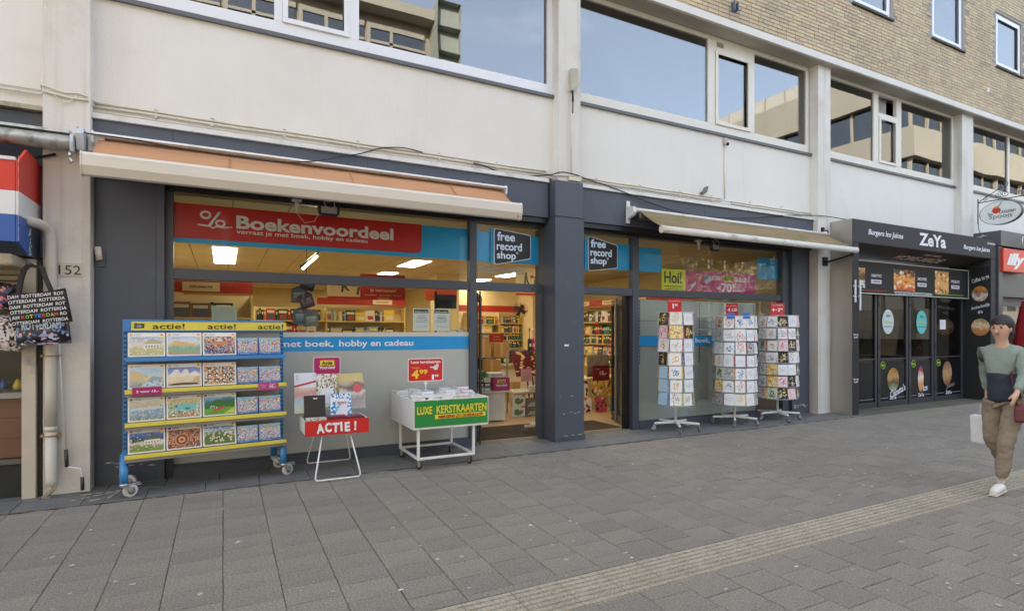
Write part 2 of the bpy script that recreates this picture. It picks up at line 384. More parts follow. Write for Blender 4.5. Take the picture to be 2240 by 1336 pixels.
# ------------------------------------------------------------------ pavement
TS = .3168; TL = .2285
pav = thing("pavement", None, None, (4, 4, 0), world=True); tag(pav, kind='structure')
b = MB(); b.add([(-60, -60, gz(-60) - .009), (140, -60, gz(-60) - .009), (140, 6.10, gz(6.1) - .009), (-60, 6.10, gz(6.1) - .009)], [(0, 1, 2, 3)])
b.build("joint_bed", JOINT, pav)
def in_frame(x, y, z=0, m=.02):
    S_, C_ = math.sin(R(27.29)), math.cos(R(27.29))
    d = x * S_ + y * C_
    if d < .3: return None
    px = 1120 + 1225 * (x * C_ - y * S_) / d; py = 725 - 1225 * (z - 1.5) / d
    if -60 < px < 2300 and -40 < py < 1400: return d
    return None
g = .0019; th = .045
tile_me = MB().cbox(-TS / 2 + g, TS / 2 - g, -TL / 2 + g, TL / 2 - g, -th, 0, .004).mesh("paving_tile", PAVE)
half_me = MB().cbox(-TS / 2 + g, TS / 2 - g, -TL / 4 + g, TL / 4 - g, -th, 0, .004).mesh("paving_tile_half", PAVE)
cells = []; cuts = []
T0, T1 = 2.645, 2.995      # the tactile strip
def lay(y_hi, y_lo, ni0, ni1):
    for i in range(ni0, ni1):
        xc = (i + .5) * TS
        y = y_hi - 0.0
        if i % 2: cells.append((xc, y - TL / 4, 1)); y -= TL / 2
        while y - TL > y_lo:
            cells.append((xc, y - TL / 2, 0)); y -= TL
        if y - TL / 2 > y_lo: cells.append((xc, y - TL / 4, 1)); y -= TL / 2
        if y - y_lo > .02: cuts.append((xc, y_lo + .001, y))
lay(6.03, T1, -60, 160)
lay(T0, -7, -60, 160)
near = []
for c in cells:
    d = in_frame(c[0], c[1])
    near.append((d if d else 1e9, c))
near.sort(key=lambda q: q[0])
rn = random.Random(3)
def tile_rot(): return (R(-0.917) * -1 + rn.uniform(-.004, .004), rn.uniform(-.004, .004), rn.uniform(-.004, .004))
far = MB()
for k, (d, (x, y, hf)) in enumerate(near):
    rot = tile_rot(); dz = rn.uniform(-.0025, .0015); dx, dy = rn.uniform(-.0015, .0015), rn.uniform(-.0015, .0015)
    if k < 300:
        inst("paving_tile", half_me if hf else tile_me, pav, (x + dx, y + dy, gz(y) + dz), rot)
    else:
        hy = TL / (4 if hf else 2) - g; hx = TS / 2 - g; z = gz(y) + dz * .8
        a, bb = (y - hy), (y + hy)
        x += dx
        sl = rn.uniform(-.003, .003) * hx * 2
        vs = [(x - hx, a, z - .016 * hy - .03), (x + hx, a, z - .016 * hy - .03), (x + hx, bb, z + .016 * hy - .03), (x - hx, bb, z + .016 * hy - .03),
              (x - hx, a, z - .016 * hy - sl), (x + hx, a, z - .016 * hy + sl), (x + hx, bb, z + .016 * hy + sl), (x - hx, bb, z + .016 * hy - sl)]
        far.add(vs, [(4, 5, 6, 7), (0, 1, 5, 4), (1, 2, 6, 5), (2, 3, 7, 6), (3, 0, 4, 7)])
for (x, y0_, y1_) in cuts:
    if -20 < x < 45: far.add([(x - TS / 2 + g, y0_ + g, gz(y0_) - .04), (x + TS / 2 - g, y0_ + g, gz(y0_) - .04), (x + TS / 2 - g, y1_ - g, gz(y1_) - .04), (x - TS / 2 + g, y1_ - g, gz(y1_) - .04), (x - TS / 2 + g, y0_ + g, gz(y0_)), (x + TS / 2 - g, y0_ + g, gz(y0_)), (x + TS / 2 - g, y1_ - g, gz(y1_)), (x - TS / 2 + g, y1_ - g, gz(y1_))], [(4, 5, 6, 7), (0, 1, 5, 4), (1, 2, 6, 5), (2, 3, 7, 6), (3, 0, 4, 7)])
# every island gets its own tone in the joined remainder
PAVE2 = PAVE.copy(); PAVE2.name = "paving_concrete_far"
for nd in list(PAVE2.node_tree.nodes):
    if nd.type == 'OBJECT_INFO':
        ge = PAVE2.node_tree.nodes.new("ShaderNodeNewGeometry"); tgt = nd.outputs['Random'].links[0].to_socket
        PAVE2.node_tree.links.new(ge.outputs['Random Per Island'], tgt)
far.build("paving_tile", PAVE2, pav, kind='stuff')
# tactile strip: ribbed tiles
tw = T1 - T0
rb = MB(); rb.box(-.158 + g, .158 - g, -tw / 2 + g, tw / 2 - g, -.04, -.006)
nr = 7
for k in range(nr):
    yc = -tw / 2 + tw * (k + .5) / nr
    rb.prism([(yc - .0195, -.009), (yc - .015, .003), (yc + .015, .003), (yc + .0195, -.009)], -.158 + g, .158 - g, 'x')
rib_me = rb.mesh("tactile_tile", TACT)
nt = 0
for i in range(-25, 110):
    x = i * TS + .1; y = (T0 + T1) / 2
    if -8 < x < 32:
        inst("tactile_tile", rib_me, pav, (x, y, gz(y) + rn.uniform(-.0015, .001)), (R(.917), rn.uniform(-.003, .003), 0)); nt += 1
# dark stone slabs under the shop fronts
kerb = thing("kerb_strip", None, None, (4, 6.4, 0), world=True); tag(kerb, kind='structure')
MB().box(-30, 60, 6.035, 6.95, -.06, -.012).build("slab_bed", JOINT, kerb)
kr = random.Random(5)
x = -4.9
while x < 9.95:
    wd = .475
    if in_frame(x + wd / 2, 6.2) or -3 < x:
        c2 = MB(); c2.cbox(-wd / 2 + .003, wd / 2 - .003, -.17, .17, -.04, .003, .003)
        inst("stone_slab", c2.mesh("stone_slab", KERBM), kerb, (x + wd / 2, 6.207, 0), (0, 0, kr.uniform(-.003, .003)))
        c3 = MB(); c3.cbox(-wd / 2 + .003, wd / 2 - .003, -.22, .22, -.04, .003, .003)
        inst("stone_slab", c3.mesh("stone_slab", KERBM), kerb, (x + wd / 2 + .12, 6.605, 0), (0, 0, kr.uniform(-.003, .003)))
    x += wd
MB().cbox(9.98, 15.4, 6.06, 6.9, -.1, -.018, .004).build("door_step", KERBM, kerb)
MB().cbox(15.45, 30, 6.06, 6.9, -.1, -.02, .004).build("door_step", KERBM, kerb)
MB().cbox(-30, -4.95, 6.06, 6.9, -.1, 0, .004).build("door_step", KERBM, kerb)
# chipped mortar edge along the slabs
ed = MB(); er = random.Random(8)
def chip(m_, x, y, z, r_, seed, hz=.003, sy=.5):
    q = random.Random(seed); n_ = 7; pts = []
    for k in range(n_):
        a = 2 * PI * k / n_; rr = r_ * q.uniform(.5, 1.1); pts.append((x + rr * math.cos(a), y + rr * sy * math.sin(a)))
    m_.prism(pts, z, z + hz, 'z')
for k in range(150):
    x = er.uniform(-1.6, 10.2); chip(ed, x, 6.028 + er.uniform(-.006, .006), gz(6.03) - .002, er.uniform(.01, .05), k, sy=.18)
ed.build("mortar_crumbs", M("old_mortar", rgb(148, 142, 128), .9, var=.2, scale=20), kerb, kind='stuff')
ck = MB()
for k in range(46):
    x = -1.6 + k * .26 + er.uniform(-.05, .05); ln = er.uniform(.08, .3)
    ck.prism([(x, 6.018), (x + ln * .5, 6.030 + er.uniform(-.006, .004)), (x + ln, 6.02), (x + ln * .5, 6.004)], gz(6.02) + .001, gz(6.02) + .0022, 'z')
ck.build("joint_cracks", C(34, 32, 30, .9), kerb, kind='stuff')
# chewing gum and litter specks
gum = MB(); gr = random.Random(21)
for k in range(330):
    x, y = gr.uniform(-1.2, 14), gr.uniform(1.0, 5.95)
    if T0 < y < T1 and gr.random() < .7: continue
    chip(gum, x, y, gz(y) + .001, gr.choice((.007, .010, .014, .018, .022)), k + 900, .0022, gr.uniform(.6, 1))
gum.build("gum_spots", M("trodden_gum", rgb(176, 170, 160), .8, var=.25, scale=3), pav, kind='stuff')
lit = MB()
for (x, y, r_) in ((2.18, 3.9, .028), (4.2, 5.1, .022), (.95, 3.3, .02), (3.4, 2.45, .022), (6.6, 3.4, .016), (-.9, 5.3, .012), (5.2, 3.3, .018), (.1, 4.55, .016), (2.5, 3.05, .02), (7.8, 4.3, .014)):
    chip(lit, x, y, gz(y) + .0015, r_, int(x * 100), .004, .4)
lit.build("paper_scraps", C(225, 222, 214, .8), pav, kind='stuff')

# ------------------------------------------------------------------ the building over the shops
bld = thing("commercial_building", "long white rendered block with tan brick upper floor standing over the shops", "building", (4.2, 6.7, 0), world=True)
ZS, ZF, ZSO, ZLT = 4.79, 3.60, 6.37, 6.49
cols = [(-4.9, -4.55), (-1.463, -1.11), (4.07, 4.43), (9.624, 9.982), (14.663, 15.15), (20.2, 20.6)]
# spandrel walls under the upper windows
bays = [(-1.11, 4.07, 3.62), (4.43, 9.624, 3.62), (9.982, 14.663, 3.0), (15.15, 20.2, 3.0), (-4.55, -1.463, 3.55), (20.6, 30, 3.), (-10, -4.9, 3.)]
for (a, c, z0) in bays:
    MB().box(a, c, 6.65, 6.86, z0, ZS - .055).build("spandrel_wall", WHITE, bld)
for i, (a, c) in enumerate(cols):
    z0 = 3.56 if i == 2 else (3.5 if i > 3 else 0)
    MB().box(a, c, 6.5, 6.95, z0, ZSO).build("column", COLW, bld, bevel=.006)
MB().box(-10, 30, 6.38, 6.95, ZSO + .001, ZLT).build("concrete_ledge", CONC, bld, bevel=.006)
MB().box(-10, 30, 6.40, 6.66, ZSO - .012, ZSO).build("soffit_board", M("soffit_paint", rgb(190, 184, 172), .8, var=.05), bld)
# the solid rest of the block: side, back, roof (it throws the street's shade)
body = MB(); body.box(-10, 30, 20.6, 21, -.1, 15.0); body.box(-10.3, -10, 6.7, 21, -.1, 15.0); body.box(30, 30.3, 6.7, 21, -.1, 15.0)
body.build("outer_wall", M("plain_brick_back", rgb(160, 140, 110), .9, var=.1), bld)
MB().box(-10.4, 30.4, 6.3, 21.1, 15.0, 15.3).build("roof", C(90, 90, 92, .8), bld)
# upper windows
DIM = M("dim_room_paint", rgb(120, 112, 100), .9, var=.05)
def win_part(z0, z1, x0, x1, y, fw, mat, panes, name="window_frame", sill=True):
    """frame with openings; panes = list of (x0,x1,z0,z1,kind)"""
    f = MB(); d0, d1 = y - .03, y + .04
    f.box(x0, x1, d0, d1, z1 - fw, z1); f.box(x0, x1, d0, d1, z0, z0 + .14)
    f.box(x0, x0 + fw, d0, d1, z0 + .14, z1 - fw); f.box(x1 - fw, x1, d0, d1, z0 + .14, z1 - fw)
    xs = sorted(set([p[0] for p in panes] + [p[1] for p in panes]))
    for i in range(len(panes) - 1):
        a, c = panes[i][1], panes[i + 1][0]
        if c > a + .01: f.box(a, c, d0, d1, z0 + .14, z1 - fw)
    o = f.build(name, mat, bld, bevel=.004)
    for p in panes:
        if p[4] == 'sash':
            s = MB(); a, c, e, h = p[:4]; q = .055
            s.box(a, c, d0 - .022, d0 - .002, h - q, h); s.box(a, c, d0 - .022, d0 - .002, e, e + q)
            s.box(a, a + q, d0 - .022, d0 - .002, e + q, h - q); s.box(c - q, c, d0 - .022, d0 - .002, e + q, h - q)
            s.build("sash", mat, o, bevel=.003)
            MB().box(a + q, c - q, y, y + .008, e + q, h - q).build("pane", UPGLASS, o)
        else:
            MB().box(p[0], p[1], y, y + .008, p[2], p[3]).build("pane", UPGLASS, o)
    if sill: MB().box(x0 - .02, x1 + .02, y - .085, y - .03, z0 - .055, z0 - .012).build("sill", SILLG, o)
    return o
zt, zb = 6.29, 4.915
win_part(ZS - .01, 6.358, -1.11, 4.07, 6.70, .075, UPVC, [(-1.03, .50, zb, zt, ''), (.585, 1.30, zb, zt, 'sash'), (1.42, 3.99, zb, zt, '')])
wf = win_part(ZS - .01, 6.358, 4.43, 9.60, 6.70, .075, UPVCW, [(4.50, 7.05, zb, zt, ''), (7.21, 8.03, zb, 6.13, 'sash'), (8.15, 9.53, zb, zt, '')])
MB().box(7.20, 8.05, 6.668, 6.70, 6.13, 6.29).build("vent_panel", UPVCW, wf, bevel=.003)
g1 = MB()
for k in range(4): g1.box(7.24, 7.40, 6.660, 6.667, 6.20 + k * .02, 6.209 + k * .02)
g1.build("vent_grille", C(120, 116, 108), wf, kind='stuff')
wf = win_part(ZS - .01, 6.358, 9.982, 14.663, 6.70, .06, UPVCW, [(10.05, 11.62, zb, zt, ''), (11.79, 12.42, zb, 5.85, 'sash'), (12.60, 14.60, zb, zt, '')])
s = MB(); s.box(11.79, 12.42, 6.67, 6.70, 5.86, 5.93); s.build("transom_bar", UPVCW, wf)
win_part(ZS - .01, 6.358, 15.15, 20.2, 6.70, .06, UPVCW, [(15.22, 17.2, zb, zt, ''), (17.3, 20.12, zb, zt, '')])
win_part(ZS - .01, 6.358, -4.55, -1.463, 6.70, .06, UPVC, [(-4.48, -3.0, zb, zt, ''), (-2.9, -1.53, zb, zt, '')])
# rooms behind them
rm = MB()
rm.box(-9.9, 29.9, 6.9, 20.5, 4.5, 4.6); rm.box(-9.9, 29.9, 10.4, 10.5, 4.6, 6.9); rm.box(-9.9, 29.9, 6.96, 20.5, 6.9, 7.0)
for a in (-1.3, 4.2, 9.75, 14.85, 20.3): rm.box(a - .05, a + .05, 6.96, 10.4, 4.6, 6.9)
rm.build("room_shell", DIM, bld)
bl = MB()
for (a, c) in ((12.62, 14.58),):
    z = 6.28
    while z > 5.0: bl.box(a, c, 6.80, 6.822, z - .004, z); z -= .045
bl.build("venetian_blind", C(196, 176, 134, .6), bld, kind='stuff')
CUR = M("pink_curtain", rgb(168, 130, 160), .9, var=.1)
NET = M("net_curtain", rgb(190, 190, 196), .9, var=.1)
def curtain(x0, x1, mat, y=6.85, z0=4.85, z1=6.33):
    pts = []; n_ = int((x1 - x0) / .03)
    c = MB(); vs = []; fs = []
    for i in range(n_ + 1):
        xx = x0 + (x1 - x0) * i / n_; yy = y + .02 * math.sin(i * 1.3)
        vs += [(xx, yy, z0), (xx, yy, z1), (xx, yy + .006, z0), (xx, yy + .006, z1)]
    for i in range(n_):
        k = i * 4; fs += [(k, k + 4, k + 5, k + 1), (k + 2, k + 3, k + 7, k + 6)]
    c.add(vs, fs, 0, True); c.build("curtain", mat, bld)
curtain(4.5, 4.78, CUR); curtain(6.25, 6.72, CUR); curtain(9.28, 9.5, NET); curtain(3.66, 3.98, NET); curtain(10.1, 10.5, NET); curtain(11.9, 12.35, NET); curtain(15.3, 16.2, NET)

# brick storey ---------------------------------------------------
BK = bpy.data.materials.new("tan_brick"); BK.use_nodes = True
def brick_mat(m, per_object):
    m.use_nodes = True; t = m.node_tree; bs = t.nodes["Principled BSDF"]; n = t.nodes.new; l = t.links.new
    if per_object: src = n("ShaderNodeObjectInfo").outputs['Random']
    else: src = n("ShaderNodeNewGeometry").outputs['Random Per Island']
    cr_ = n("ShaderNodeValToRGB"); e = cr_.color_ramp.elements
    st = [(0, rgb(208, 187, 152)), (.25, rgb(198, 178, 150)), (.5, rgb(212, 194, 160)), (.7, rgb(192, 175, 152)), (.88, rgb(204, 178, 148)), (1, rgb(180, 164, 146))]
    while len(e) < len(st): e.new(.5)
    for a, (p_, c_) in zip(e, st): a.position = p_; a.color = c_
    l(src, cr_.inputs[0])
    tc_ = n("ShaderNodeTexCoord"); nz = n("ShaderNodeTexNoise"); nz.inputs['Scale'].default_value = 40; nz.inputs['Detail'].default_value = 6; l(tc_.outputs['Object'], nz.inputs['Vector'])
    mr = n("ShaderNodeMapRange"); mr.inputs[3].default_value = .78; mr.inputs[4].default_value = 1.2; l(nz.outputs['Fac'], mr.inputs[0])
    v = n("ShaderNodeVectorMath"); v.operation = 'SCALE'; l(cr_.outputs[0], v.inputs[0]); l(mr.outputs[0], v.inputs['Scale'])
    n3 = n("ShaderNodeTexNoise"); n3.inputs['Scale'].default_value = .9; n3.inputs['Detail'].default_value = 4
    ge = n("ShaderNodeNewGeometry"); mp_ = n("ShaderNodeMapping"); mp_.inputs['Scale'].default_value = (1, 1, .45); l(ge.outputs['Position'], mp_.inputs[0]); l(mp_.outputs[0], n3.inputs['Vector'])
    m3 = n("ShaderNodeMapRange"); m3.inputs[1].default_value = .48; m3.inputs[2].default_value = .75; m3.inputs[3].default_value = 0; m3.inputs[4].default_value = .38; l(n3.outputs['Fac'], m3.inputs[0])
    mm = n("ShaderNodeMix"); mm.data_type = 'RGBA'; l(m3.outputs[0], mm.inputs[0]); l(v.outputs[0], mm.inputs[6]); mm.inputs[7].default_value = rgb(140, 128, 118)
    l(mm.outputs[2], bs.inputs['Base Color']); bs.inputs['Roughness'].default_value = .9
    bp = n("ShaderNodeBump"); bp.inputs['Strength'].default_value = .5; bp.inputs['Distance'].default_value = .004; l(nz.outputs['Fac'], bp.inputs['Height']); l(bp.outputs[0], bs.inputs['Normal'])
brick_mat(BK, True)
BK2 = bpy.data.materials.new("tan_brick_far"); brick_mat(BK2, False)
MORT = M("grey_mortar", rgb(156, 149, 142), .95, var=.1, scale=8)
holes = [(10.55, 11.83), (13.30, 14.58), (16.05, 17.33), (18.80, 20.08), (7.80, 9.08), (5.05, 6.33), (2.3, 3.58), (-.45, .83)]
HZ0, HZ1 = 7.70, 8.98
mw = MB(); YB = 6.452
def wallpiece(a, c, e, h): mw.box(a, c, YB, YB + .2, e, h)
wallpiece(-10, 30, ZLT + .001, HZ0); wallpiece(-10, 30, HZ1, 14.99)
hs = sorted(holes); px_ = -10
for (a, c) in hs: wallpiece(px_, a, HZ0, HZ1); px_ = c
wallpiece(px_, 30, HZ0, HZ1)
bw = mw.build("brick_wall", MORT, bld)
BL, BH, MJ = .2225, .055, .0105
bm_full = MB().cbox(-BL / 2, BL / 2, -.009, .02, -BH / 2, BH / 2, .003, top=False).mesh("brick", BK)
bm_half = MB().cbox(-BL / 4 + .003, BL / 4 - .003, -.009, .02, -BH / 2, BH / 2, .003, top=False).mesh("brick_half", BK)
cand = []; br = random.Random(17)
row = 0; z = ZLT + .008 + BH / 2
while z < 9.7:
    x = 4.6 + (row % 2) * (BL + MJ) / 2 + br.choice((0, 0, .058, -.058))
    while x < 19.5:
        half = br.random() < .16
        L_ = BL / 2 - .003 if half else BL
        xc = x + L_ / 2
        ok = True
        for (a, c) in hs:
            if xc + L_ / 2 > a - .004 and xc - L_ / 2 < c + .004 and z + BH / 2 > HZ0 - .01 and z - BH / 2 < HZ1 + .02: ok = False
        if ok: cand.append((xc, z, half))
        x += L_ + MJ
    z += BH + MJ; row += 1
cand2 = []
for c in cand:
    d = in_frame(c[0], YB, c[1]); vis = False
    if d:
        S_, C_ = math.sin(R(27.29)), math.cos(R(27.29)); py = 725 - 1225 * (c[1] - 1.5) / d
        vis = py > -8
    cand2.append((d if vis else 1e9, c))
cand2.sort(key=lambda q: q[0])
fb = MB()
for k, (d, (x, z, hf)) in enumerate(cand2):
    dy = br.uniform(-.003, .002)
    if k < 300: inst("brick", bm_half if hf else bm_full, bw, (x, YB + dy, z + br.uniform(-.0015, .0015)), (0, br.uniform(-.006, .006), 0))
    else:
        hx = (BL / 4 - .003 if hf else BL / 2); fb.box(x - hx, x + hx, YB - .009 + dy, YB + .01, z - BH / 2, z + BH / 2)
fb.build("brick", BK2, bw, kind='stuff')
for (a, c) in hs:
    if a < 4: continue
    f = MB(); y = 6.50; q = .06
    f.box(a, c, y - .02, y + .04, HZ1 - q, HZ1); f.box(a, c, y - .02, y + .04, HZ0, HZ0 + q); f.box(a, a + q, y - .02, y + .04, HZ0 + q, HZ1 - q); f.box(c - q, c, y - .02, y + .04, HZ0 + q, HZ1 - q)
    f.box(a + .07, c - .07, y - .035, y - .021, HZ0 + .07, HZ0 + .13); f.box(a + .07, c - .07, y - .035, y - .021, HZ1 - .13, HZ1 - .07)
    f.box(a + .07, a + .13, y - .035, y - .021, HZ0 + .13, HZ1 - .13); f.box(c - .13, c - .07, y - .035, y - .021, HZ0 + .13, HZ1 - .13)
    o = f.build("brick_wall_window", UPVC, bld, bevel=.003)
    MB().box(a + q, c - q, y + .005, y + .013, HZ0 + q, HZ1 - q).build("pane", UPGLASS, o)
    sl = MB(); xx = a - .03
    while xx < c + .01: sl.cbox(xx, xx + .105, 6.405, 6.47, HZ0 - .042, HZ0 - .004, .004); xx += .112
    sl.build("tile_sill", C(70, 62, 58, .7), o, kind='stuff')
    MB().box(a + .05, c - .05, 6.62, 6.63, HZ0 + .05, HZ1 - .05 if a not in (13.30,) else 8.45).build("curtain", M("pale_blind", rgb(206, 206, 204), .9), o)
# zinc bracket and small fittings on the upper storeys
b = MB(); b.box(7.33, 7.42, 6.43, 6.45, 6.69, 6.83); b.box(7.33, 7.342, 6.37, 6.43, 6.69, 6.83); b.box(7.408, 7.42, 6.37, 6.43, 6.69, 6.83)
b.build("steel_bracket", C(104, 116, 130, .4, .4), bld)
MB().box(15.62, 15.70, 6.42, 6.45, 7.0, 7.10).build("junction_box", UPVCW, bld, bevel=.005)

# ------------------------------------------------------------------ building across the street, mirrored in the upper windows
SUNW = M("sunlit_cream_panel", rgb(160, 153, 138), .8, var=.06, scale=.5, bump=.1)
GWIN = glass("far_glass", .25, .5, (.2, .22, .24, 1))
DKI = M("dark_interior", rgb(52, 50, 48), .9)
A = thing("apartment_building", "cream fronted block with set-back top floor and grey pier across the street", "building", (-4, -7.2, -.2), world=True)
a = MB(); a.box(-30, 8.3, -20, -7.6, -.3, 10.5); a.box(-30, 7.6, -20, -8.0, 10.5, 13.6); a.build("wall", M("grey_brown_render", rgb(150, 140, 124), .85, var=.1), A)
for z in (3.0, 6.2):
    MB().box(-30, 7.3, -7.6, -7.05, z, z + .95).build("balcony_front", SUNW, A)
MB().box(-30, 7.34, -8.0, -7.3, 13.58, 13.95).build("roof_eave", SUNW, A)
pr = MB()
for k in range(15): pr.cbox(-.0 + 7.35, 8.3, -7.3, -7.0, 0 + k * .95, .93 + k * .95, .01, top=False); pr.cbox(7.35, 8.3, -9.3, -7.3, 0 + k * .95, .93 + k * .95, .01, top=False)
pr.build("corner_pier", M("grey_green_panel", rgb(148, 152, 140), .6, var=.06), A)
for zi, z in enumerate((4.0, 7.2, 11.0)):
    for k in range(12):
        x0 = 7.2 - (k + 1) * 2.4; yy = -7.58 if zi < 2 else -7.98
        f = MB(); f.box(x0, x0 + 2.3, yy, yy + .08, z + 2.0, z + 2.2); f.box(x0, x0 + .14, yy, yy + .08, z, z + 2.0); f.box(x0 + .9, x0 + 1.02, yy, yy + .08, z, z + 2.0); f.box(x0 + .14, x0 + 2.3, yy, yy + .08, z + 1.45, z + 1.55)
        o = f.build("window", SUNW, A); MB().box(x0 + .14, x0 + 2.3, yy + .02, yy + .03, z, z + 2.0).build("pane", GWIN, o)
Bb = thing("office_building", "pale concrete office block with long window bands at the street corner", "building", (50, -20, -.2), world=True)
XB, YBc = 40.0, -7.0
b = MB(); b.box(XB + .6, 90, -70, YBc - .6, -.3, 20); b.build("wall", DKI, Bb)
for k, z in enumerate((1.0, 5.0, 9.0, 13.0, 17.2)):
    h = 2.0 if k < 4 else 2.6
    MB().box(XB, 90, -70, YBc, z, z + h).build("concrete_band", SUNW, Bb)
b = MB(); b.box(XB + .3, 90, -70, YBc - .3, 19.8, 20.9); b.build("parapet", M("parapet_metal", rgb(190, 184, 172), .5, var=.05), Bb)
fr = MB()
for z in (3.0, 7.0, 11.0, 15.0):
    y = YBc - .4
    while y > -60: fr.box(XB + .35, XB + .5, y - .12, y, z, z + 2.2); y -= 1.9
    x = XB + .4
    while x < 80: fr.box(x, x + .12, YBc - .5, YBc - .35, z, z + 2.2); x += 1.9
y = YBc
while y > -60: fr.box(XB + .24, XB + .3, y - .12, y, 19.8, 20.95); y -= 1.9
fr.build("window_posts", SUNW, Bb, kind='stuff')
pn = MB()
for z in (3.0, 7.0, 11.0, 15.0): pn.box(XB + .5, XB + .56, -70, YBc - .5, z, z + 2.2)
for z in (3.0, 7.0, 11.0, 15.0): pn.box(XB + .56, 90, YBc - .56, YBc - .5, z, z + 2.2)
pn.build("glazing", GWIN, Bb, kind='stuff')
# autumn tree in front of it
tr = thing("street_tree", "yellowing street tree standing closest to the office block corner", "tree", (33, -9, -.25), group="autumn trees in the side street", world=True)
tb = MB(); tb.tube([(33, -9, -.25), (33.1, -9, 3), (32.9, -9.1, 6), (33.1, -9, 10)], .2, 8, rs=[.26, .2, .16, .06])
lim = random.Random(4)
for k in range(9):
    z = 4 + k * .7; a = k * 2.4; l_ = 2.6 - k * .12
    tb.tube([(33, -9, z), (33 + l_ * .5 * math.cos(a), -9 + l_ * .5 * math.sin(a), z + .7), (33 + l_ * math.cos(a), -9 + l_ * math.sin(a), z + 1.6)], .06, 5, rs=[.08, .05, .02])
tb.build("trunk", C(84, 74, 62, .9), tr)
lf = MB()
for k in range(4200):
    a = lim.uniform(0, 2 * PI); u_ = lim.random() ** .5; zz = lim.uniform(4, 12.6); rr = 3.1 * u_ * math.sin(min(1, max(.1, (13 - zz) / 5)) * PI * .5)
    n3 = noise.noise(Vector((math.cos(a) * rr * .6, math.sin(a) * rr * .6, zz * .6)))
    if n3 < -.12: continue
    cx_, cy_ = 33 + rr * math.cos(a), -9 + rr * math.sin(a); s_ = lim.uniform(.09, .17)
    v1 = Vector((lim.uniform(-1, 1), lim.uniform(-1, 1), lim.uniform(-1, 1))).normalized() * s_; v2 = v1.cross(Vector((lim.uniform(-1, 1), lim.uniform(-1, 1), 1))).normalized() * s_
    p = Vector((cx_, cy_, zz)); lf.add([p - v1, p + v2 * .6, p + v1, p - v2 * .6], [(0, 1, 2, 3)])
lm = bpy.data.materials.new("autumn_leaf"); lm.use_nodes = True
_t = lm.node_tree; _g = _t.nodes.new("ShaderNodeNewGeometry"); _c = _t.nodes.new("ShaderNodeValToRGB"); _c.color_ramp.elements[0].color = rgb(70, 80, 38); _c.color_ramp.elements[1].color = rgb(128, 112, 50)
_t.links.new(_g.outputs['Random Per Island'], _c.inputs[0]); _t.links.new(_c.outputs[0], _t.nodes["Principled BSDF"].inputs['Base Color'])
lf.build("crown", lm, tr)

for k, (x, y, s_, w_) in enumerate(((32.5, -16.5, 1.3, "second"), (30.5, -22.5, 1.15, "third"), (33.5, -28, 1.3, "fourth"), (30, -33, 1.2, "fifth"), (34, -38, 1.3, "sixth"), (27, -27, 1.0, "small one between the third and the fourth"), (26, -36, 1.1, "last"))):
    c = copy_tree(tr); c.location = (x, y, -.3); c.scale = (s_, s_, s_); c.rotation_euler = (0, 0, k * 1.7); c['label'] = "yellowing autumn tree along the office block, %s from its corner" % w_ if "small" not in w_ and w_ != "last" else ("small yellowing tree before the third and fourth ones" if "small" in w_ else "yellowing autumn tree at the end of the side street row")
# ------------------------------------------------------------------ the book shop front
sf = thing("book_shop", "anthracite book shop facade with wide windows, red sign and open glass doors", "shop", (4.2, 6.7, 0), world=True)
YW = 6.80
def panels(x0, x1, z0, z1, y0, y1, seams, name, mat):
    xs = [x0] + seams + [x1]
    for i in range(len(xs) - 1):
        MB().box(xs[i] + (.0015 if i else 0), xs[i + 1] - .0015, y0, y1, z0, z1).build(name, mat, sf, bevel=.002)
panels(-1.11, 3.97, 3.06, 3.535, 6.60, 6.80, [-.45, 1.5, 3.2], "fascia_panel", DARK)
panels(4.45, 9.622, 3.06, 3.535, 6.60, 6.80, [6.9, 8.9], "fascia_panel", DARK)
for (a, c) in ((-1.11, 3.97), (4.45, 9.622)):
    t_ = MB(); t_.box(a, c, 6.585, 6.648, 3.537, 3.595); t_.box(a, c, 6.57, 6.585, 3.537, 3.552)
    t_.build("fascia_trim", TRIM, sf, bevel=.002)
    MB().box(a, c, 6.63, 6.80, 2.99, 3.058).build("header_beam", BLACKF, sf)
    MB().box(a, c, 6.74, 6.86, 2.945, 2.988).build("header_beam", BLACKF, sf)
# side panels and pillar
MB().box(-1.107, -.60, 6.67, 6.95, 0.0, 3.058).build("side_panel", DARK, sf, bevel=.004)
MB().box(-.60, -.528, 6.66, 6.95, 0.0, 3.058).build("cover_strip", DARK, sf, bevel=.003)
MB().box(9.14, 9.62, 6.67, 6.95, 0.0, 3.058).build("side_panel", DARK, sf, bevel=.004)
pl = MB(); pl.box(3.985, 4.455, 6.45, 7.0, 0, 3.06); pl.box(3.995, 4.445, 6.46, 7.0, 3.075, 3.555); pl.box(3.975, 4.465, 6.44, 7.0, 3.06, 3.075)
p_o = pl.build("pillar", DARK, sf, bevel=.006)
MB().box(4.03, 4.47, 6.445, 6.4495, 0, .075).build("pillar_plinth", DARKF, p_o)
sc_ = MB(); sr = random.Random(31)
def scuffs(m_, x0, x1, y, zs, n_, lo=.01, hi=.06, hz=.004):
    for k in range(n_):
        x = sr.uniform(x0, x1); z = sr.choice(zs) + sr.gauss(0, .006); l_ = sr.uniform(lo, hi)
        m_.prism([(x, z), (x + l_ * .6, z - hz * sr.random()), (x + l_, z + .002), (x + l_ * .5, z + hz * sr.random() + .001)], y - .0012, y, 'y')
scuffs(sc_, 4.0, 4.40, 6.45, [.08, .38, .62], 22); scuffs(sc_, -1.05, -.62, 6.67, [.17, .21], 26, .02, .1, .006); scuffs(sc_, 9.16, 9.55, 6.67, [.13, .16], 30, .02, .08, .01)
sc_.build("chipped_paint", C(214, 208, 198, .8), sf, kind='stuff')
for zc in (.9, 1.35, 1.32): pass
